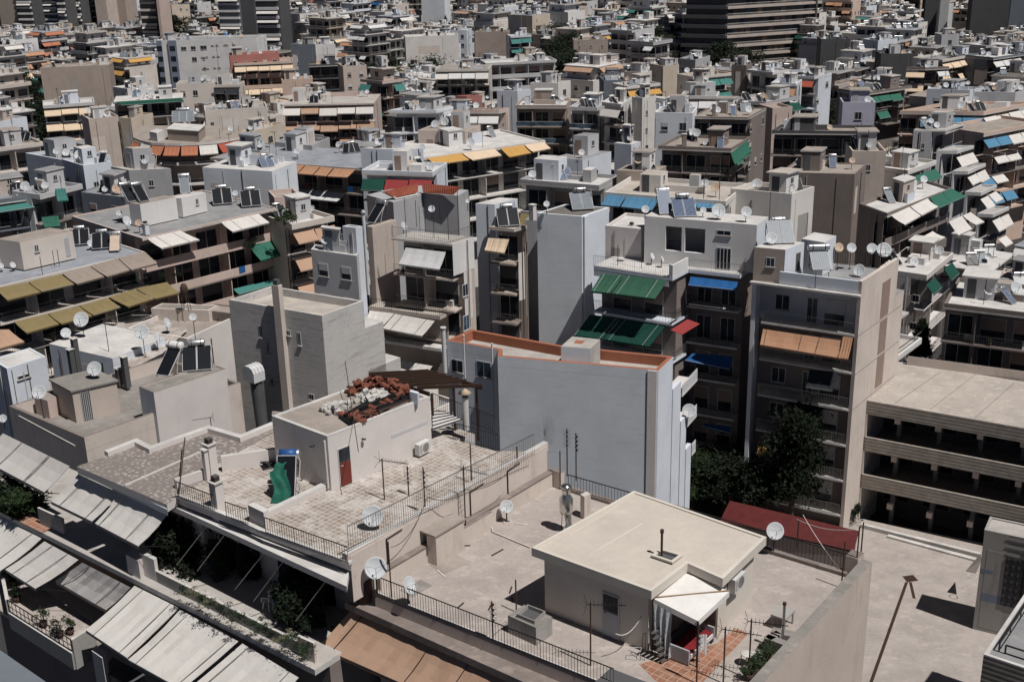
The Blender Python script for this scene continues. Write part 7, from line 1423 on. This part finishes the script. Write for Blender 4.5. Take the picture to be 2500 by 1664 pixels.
boxpx(cv, 'roof_room', 1, (1340, 885), (1130, 872), (1385, 845), 31.8, 33.6, 'tan', 'r_white', .12); boxpx(cv, 'roof_room', 1, (1060, 900), (1010, 890), (1110, 880), 32.2, 33.6, 'white', 'r_white')
for (x, y, r_) in ((1200, 862, 20), (1070, 908, 18), (1030, 905, 14), (1560, 872, 18), (1225, 905, 20)): dish_px(1, x, y, r_, 33.6, .9, 178, host='the curved block')
for (x, y0, y1) in ((1508, 790, 880), (1585, 800, 900), (900, 860, 930), (1490, 870, 940), (1620, 850, 925)): ant_px(1, x, y0, y1, 33.6, 'n', 0, 'the curved block')
heater_px(1, 1240, 830, 32, az=170, n=3, sc=1.2, k='collgrey', host='the curved block')
# office tower and its dark neighbours
tF, tR, tL = T_(3, 333, 402, 52), T_(3, 975, 352, 52), T_(3, 25, 392, 52)
OT = thing('office_tower', 'dark office tower with pale horizontal balcony bands', 'tower', V3(tF, -10)); tp = [tL, tF, tR, tL+tR-tF]; FOOT.append((tp, 60, 152))
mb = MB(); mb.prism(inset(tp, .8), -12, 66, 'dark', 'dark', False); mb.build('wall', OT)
FTL, FTR = Face(tL, tF), Face(tF, tR)
for i in range(21):
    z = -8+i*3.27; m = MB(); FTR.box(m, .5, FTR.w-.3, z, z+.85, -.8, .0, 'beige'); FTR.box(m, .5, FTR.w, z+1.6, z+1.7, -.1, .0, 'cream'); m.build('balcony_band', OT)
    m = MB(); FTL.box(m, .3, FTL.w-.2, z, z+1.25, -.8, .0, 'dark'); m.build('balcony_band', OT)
    m = MB()
    for j in range(16):
        if rng.random() < .45: FTR.box(m, 1+j*FTR.w/16.5, 1+(j+.8)*FTR.w/16.5, z+1.26, z+3.2, -.78, -.74, rng.choice(['glass', 'blueglass', 'shutter', 'brown', 'glass']))
    m.build('window_row', OT)
mb = MB(); FTR.box(mb, FTR.w-3, FTR.w-2.4, -10, 66, -.3, .3, 'dark'); mb.build('pier', OT)
def tower(c, x0, x1, y, d, dep, wall, lab, bands=None, z1=60, az=None, floor=3.2):
    A, B = T_(c, x0, y, d), T_(c, x1, y, d); u = (B-A).normalized(); n = Vector((-u.y, u.x)); r = thing('tower_block', lab, 'tower', V3(A, CAMZ-d), 'tall blocks on the skyline'); p = [A, B, B+n*dep, A+n*dep]; FOOT.append((p, z1, full(c, 0, y)[1]*.92))
    m = MB(); m.prism(p, -25, z1, wall, 'r_grey', False); m.build('wall', r); F_ = Face(A, B)
    if bands:
        k1, k2, nb = bands; z = CAMZ-d-2
        while z < z1-1:
            for j in range(nb):
                w_ = F_.w/nb; m = MB(); F_.box(m, j*w_+.4, (j+1)*w_-.4, z, z+1.0, .0, 1.0, k1); m.build('balcony', r)
                m = MB(); F_.box(m, j*w_+.6, (j+1)*w_-.6, z+1.01, z+2.8, .001, .05, k2); m.build('window', r)
                if rng.random() < .5: m = MB(); m.sheet([F_.pt(j*w_+.5, z+1.9, 1.6), F_.pt((j+1)*w_-.5, z+1.9, 1.6), F_.pt((j+1)*w_-.5, z+2.8, .9), F_.pt(j*w_+.5, z+2.8, .9)], .03, 'a_beige'); m.build('awning', r)
            z += floor
    return r
tower('h', 20, 225, 300, 58, 14, 'tan', 'plain brown-pink side wall of a tall block at the upper left', z1=25)
tower('h', 225, 400, 260, 56, 10, 'dark', 'tall block with short white balconies at the far upper left', ('white', 'dark', 1), 25)
tower('h', 430, 690, 260, 57, 10, 'slate', 'tall white-framed block with wide blue glass bays at the upper left', ('bluewhite', 'blueglass', 1), 25)
tower('h', 690, 790, 280, 57, 10, 'dark', 'slim tower with stacked white balcony slabs at the upper left', ('white', 'dark', 1), 25)
tower('h', 800, 960, 270, 57.5, 10, 'dark', 'dark tower with white awnings on every floor at the upper left', ('white', 'dark', 1), 25)
tower('h', 965, 1120, 230, 57, 10, 'brown', 'dark tower with broad white awnings beside a beige wall', ('white', 'dark', 1), 25)
tower('h', 1120, 1250, 250, 57, 12, 'beige', 'narrow beige side wall of a tall block at the upper left', z1=25)
tower('h', 1262, 1465, 230, 57, 12, 'tan', 'broad tan side wall of a tall block at the upper left', z1=25)
tower('h', 1650, 1840, 410, 52, 10, 'dark', 'dark tall block with white framed balconies left of the big white block', ('cream', 'dark', 1), 25)
tower('h', 1845, 1875, 430, 52, 10, 'pink', 'thin pale edge wall beside the white framed balconies', z1=25)
tower('i', 180, 430, 330, 52, 10, 'slate', 'tall grey block with white balcony bands behind the big white block', ('white', 'slate', 1), 18)
tower('i', 445, 600, 420, 50, 8, 'dark', 'dark blank tower wall behind the salmon penthouse', z1=17.5)
tower('i', 630, 900, 560, 48, 10, 'dark', 'dark tall block with beige awnings behind the salmon penthouse', ('lightgrey', 'dark', 1), 23)
tower('l', 1190, 1330, 400, 56, 16, 'dark', 'black tower with pale square marks at the upper right', z1=35)
tower('l', 1370, 1470, 300, 58, 16, 'lightgrey', 'tall pale grey slab between dark towers at the upper right', z1=35)
tower('l', 1730, 2160, 330, 52, 16, 'dark', 'wide black glass tower at the upper right edge', z1=30); tower('l', 2180, 2500, 260, 54, 14, 'slate', 'slate-dark tower at the top right corner', z1=30)
tower('j', 145, 410, 250, 58, 10, 'lightblue', 'tall pale blue block at the top of the view', z1=12)

NF = len(FOOT)
# ================================================================== the rest of the city
g = random.Random(42)
def ptin(p, poly):
    n = len(poly); r = False
    for i in range(n):
        a, b = poly[i], poly[i-1]
        if (a[1] > p[1]) != (b[1] > p[1]) and p[0] < (b[0]-a[0])*(p[1]-a[1])/(b[1]-a[1]+1e-9)+a[0]: r = not r
    return r
SCR = []
for poly, z, *vy in FOOT:
    px_ = [proj(Vector((p[0], p[1], z))) for p in poly]; SCR.append((min(p[0] for p in px_), max(p[0] for p in px_), vy[0] if vy else max(p[1] for p in px_), min(math.hypot(p[0], p[1]) for p in poly)))
u, v = dirv(41), dirv(131); cells = []
for i in range(-62, 92):
    for j in range(-95, 76):
        if i % 6 == 0 or j % 8 == 0: continue
        C0 = u*(i*10.8+(j//8)*4)+v*(j*10.8+(i//6)*3); C0 += Vector((g.uniform(-1, 1), g.uniform(-1, 1), 0))
        D = math.hypot(C0.x, C0.y); wob = R(3.5)*math.sin(C0.x*.011)+R(3)*math.sin(C0.y*.009)
        C0 = Vector((C0.x*math.cos(wob)-C0.y*math.sin(wob), C0.x*math.sin(wob)+C0.y*math.cos(wob), 0))
        if C0.y < 92 or D > 830: continue
        s = proj(Vector((C0.x, C0.y, 14)))
        if s[0] < -260 or s[0] > 2760 or s[1] > 1250: continue
        cells.append((D, C0))
cells.sort(key=lambda t: t[0])
WALLS = ['white', 'white', 'bluewhite', 'bluewhite', 'ivory', 'ivory', 'cream', 'beige', 'lightgrey', 'lightgrey', 'pink', 'tan', 'stain', 'palewall', 'grey', 'peach', 'yellowwall']
ROOFS = ['r_grey', 'r_white', 'r_tan', 'r_bluegrey', 'r_pale', 'r_grey', 'r_cream', 'r_dark']
AW = ['a_beige', 'a_white', 'a_beige', 'a_sand', 'a_white', 'a_beige', 'a_sand', 'a_white', 'a_beige', 'a_dkgreen', 'a_orange', 'a_teal', 'a_tan', 'a_yellow', 'a_rust', 'a_blue']
NAMEC = {'stain': 'stained beige', 'white': 'white', 'bluewhite': 'bluish white', 'ivory': 'ivory', 'cream': 'cream', 'beige': 'beige', 'lightgrey': 'light grey', 'pink': 'dusty pink', 'tan': 'tan', 'palewall': 'pale', 'grey': 'grey', 'peach': 'peach', 'yellowwall': 'yellowish'}
NA = {'a_beige': 'beige', 'a_white': 'white', 'a_sand': 'sand', 'a_green': 'green', 'a_dkgreen': 'dark green', 'a_orange': 'orange', 'a_teal': 'teal', 'a_tan': 'tan', 'a_yellow': 'yellow', 'a_rust': 'rust', 'a_blue': 'blue'}
TREES = []
made = 0; farmb = MB(); ndone = 0
for D, C0 in cells:
    ang = R(g.uniform(-4, 4)); uu = Vector((u.x*math.cos(ang)-u.y*math.sin(ang), u.x*math.sin(ang)+u.y*math.cos(ang), 0)); vv = Vector((uu.y, -uu.x, 0))
    a, b = g.uniform(4.2, 6.1), g.uniform(4.2, 5.9); c = [C0-uu*a-vv*b, C0-uu*a+vv*b, C0+uu*a+vv*b, C0+uu*a-vv*b]   # L, F, R, K
    L_, F_, Rr_ = c[0], c[1], c[2]
    bad = any(ptin(C0, p) or any(ptin(q, p) for q in c) or any(ptin(q, c) for q in p) for p, *_z in FOOT[:NF])
    if bad: continue
    gz = ground(C0.x, C0.y); H = g.choice([9, 12, 15, 15, 18, 18, 21, 24]) if D > 250 else g.uniform(7, 11)
    if 255 < D < 520 and g.random() < .06: TREES.append(C0); continue
    z = gz+H
    xs = [proj(Vector((q.x, q.y, z)))[0] for q in c]; x0, x1 = min(xs), max(xs)
    for _ in range(9):
        yt = proj(Vector((C0.x, C0.y, z+2.5)))[1]
        if any(sx1 > x0 and sx0 < x1 and sd > D and yt < sy+(55 if sd < 200 else 34 if sd < 330 else 12) for sx0, sx1, sy, sd in SCR): z -= 3
        else: break
    if z < gz+3: continue
    st = g.random(); wl = g.choice(WALLS); rf = g.choice(ROOFS); aw = g.sample(AW, 1)
    fl = ('B '+(' '.join(aw) if g.random() < .5 else '')+(' s' if g.random() < .4 else '')) if st < .55 else 'W' if st < .75 else ''
    fr = ('B '+(' '.join(aw) if g.random() < .5 else '')+(' s' if g.random() < .4 else '')) if g.random() < .5 else g.choice(['W', '', 'S'])
    pent = (g.choice(['white', wl, wl])+'|'+(' '.join(aw) if g.random() < .4 else '')) if g.random() < .38 else None
    ndone += 1
    if made < 200:
        made += 1; nm = NAMEC[wl]+' apartment block'+(' with %s awnings' % NA[aw[0]] if aw[0] in fl+fr else ' without awnings')
        block(L_, F_, Rr_, z, wall=wl, roof=rf, fl=fl, fr=fr, nf=3, par=g.choice([.1, .4, .7]), pent=pent, lod=1, clutter=2.0, seed=ndone, auto=('building', nm))
    else: block(L_, F_, Rr_, z, wall=wl, roof=rf, fl=fl, fr=fr, nf=2 if D > 430 else 3, par=g.choice([.1, .5]), pent=pent, lod=1, clutter=2.2, seed=ndone, mb=farmb)
for o_ in list(FOOT[:0]): pass
ob = farmb.build('distant_city_blocks'); ob['kind'] = 'stuff'; ob['label'] = 'distant apartment blocks filling the top of the view'; ob['category'] = 'buildings'
print('blocks', ndone, 'individual', made, 'trees', len(TREES))
for (c, x, y, d_, r_, h_) in (('j', 1650, 560, 46, 5.5, 15), ('j', 1720, 700, 44, 5, 12), ('j', 1560, 480, 49, 5, 14), ('j', 1800, 640, 46, 4.5, 12), ('j', 1380, 330, 52, 4.5, 14), ('j', 1750, 860, 42, 4, 9), ('k', 420, 560, 48, 5, 13), ('k', 520, 640, 47, 5, 12), ('h', 1950, 360, 52, 6, 12), ('h', 100, 640, 46, 4, 12), ('h', 60, 820, 44, 4, 12), ('h', 300, 1050, 42, 3, 10), ('k', 330, 480, 50, 4.5, 13)):
    P = at(c, x, y, d_); P.z = CAMZ-d_-h_*.5; tree(P, r_, h_, 'leafdark', g.randint(1, 4)+10, None, ('tree', ''), n=3600, size=.5)
for C0 in TREES[:26]: tree(Vector((C0.x, C0.y, ground(C0.x, C0.y))), g.uniform(3.5, 5.5), g.uniform(10, 15), 'leafdark', g.randint(11, 14), None, ('tree', ''), n=3600, size=.5)
# ================================================================== labels of the repeated things: each told apart by its roof or landmark and its place along it
MARKS = [('the dark office tower', (1840, 90)), ('the big white block with a blue corner', (500, 130)), ('the salmon penthouse', (620, 130)), ('the blank brown-pink wall', (190, 200)), ('the long dark green awning', (370, 245)), ('the curved rust awnings', (440, 370)),
 ('the orange awnings', (770, 420)), ('the yellow awnings', (1190, 380)), ('the red tile roof', (1020, 465)), ('the sky-blue awnings', (1560, 490)), ('the olive awnings', (170, 650)), ('the blank brown wall', (2000, 480)), ('the row of green awnings', (2180, 220)),
 ('the peach block', (2350, 280)), ('the stepped balcony tower', (2360, 450)), ('the off-white wall', (1070, 120)), ('the black towers', (2330, 60)), ('the upper left towers', (150, 40)), ('the deep shaded balconies', (1370, 280)), ('the lilac-blue house', (2100, 270)), ('the pale pink corner block', (930, 200)), ('the tan block left of the tower', (1450, 120))]
ORD = 'first second third fourth fifth sixth seventh eighth ninth tenth eleventh twelfth thirteenth fourteenth fifteenth sixteenth seventeenth eighteenth nineteenth twentieth'.split()
grp = {}
for o, (what, host) in THINGS:
    s = proj(o.location)
    if what == 'building' or host in ('',) or len(host) > 34:
        mk = min(MARKS, key=lambda m_: math.hypot(m_[1][0]-s[0], (m_[1][1]-s[1])*1.6)); dx, dy = s[0]-mk[1][0], s[1]-mk[1][1]
        rel = ('above' if dy < 0 else 'below') if abs(dy)*1.6 > abs(dx) else ('left of' if dx < 0 else 'right of'); base = '%s %s %s' % (host if what == 'building' else what, rel, mk[0])
    else: base = '%s on %s' % (what, host)
    grp.setdefault(base, []).append((s[0], o))
for base, lst in grp.items():
    lst.sort(key=lambda t: t[0]); n = len(lst)
    for i, (x, o) in enumerate(lst):
        if n == 1: o['label'] = base if len(base.split()) > 3 else base+' alone'
        elif i < 20: o['label'] = base+', '+ORD[i]+' from the left'
        else: o['label'] = base+', '+ORD[min(19, n-1-i)]+' from the right'
for o in S.objects:
    if 'label' in o:
        w_ = o['label'].split()
        if len(w_) > 16: o['label'] = ' '.join(w_[:16])

from collections import Counter
print(Counter(o.name.split('.')[0] for o in S.objects if 'category' in o).most_common(12))

dup = Counter(o['label'] for o in S.objects if 'category' in o and not o.name.startswith(('roof_tile', 'rubble'))); print('DUP', [k for k, n_ in dup.items() if n_ > 1][:20])
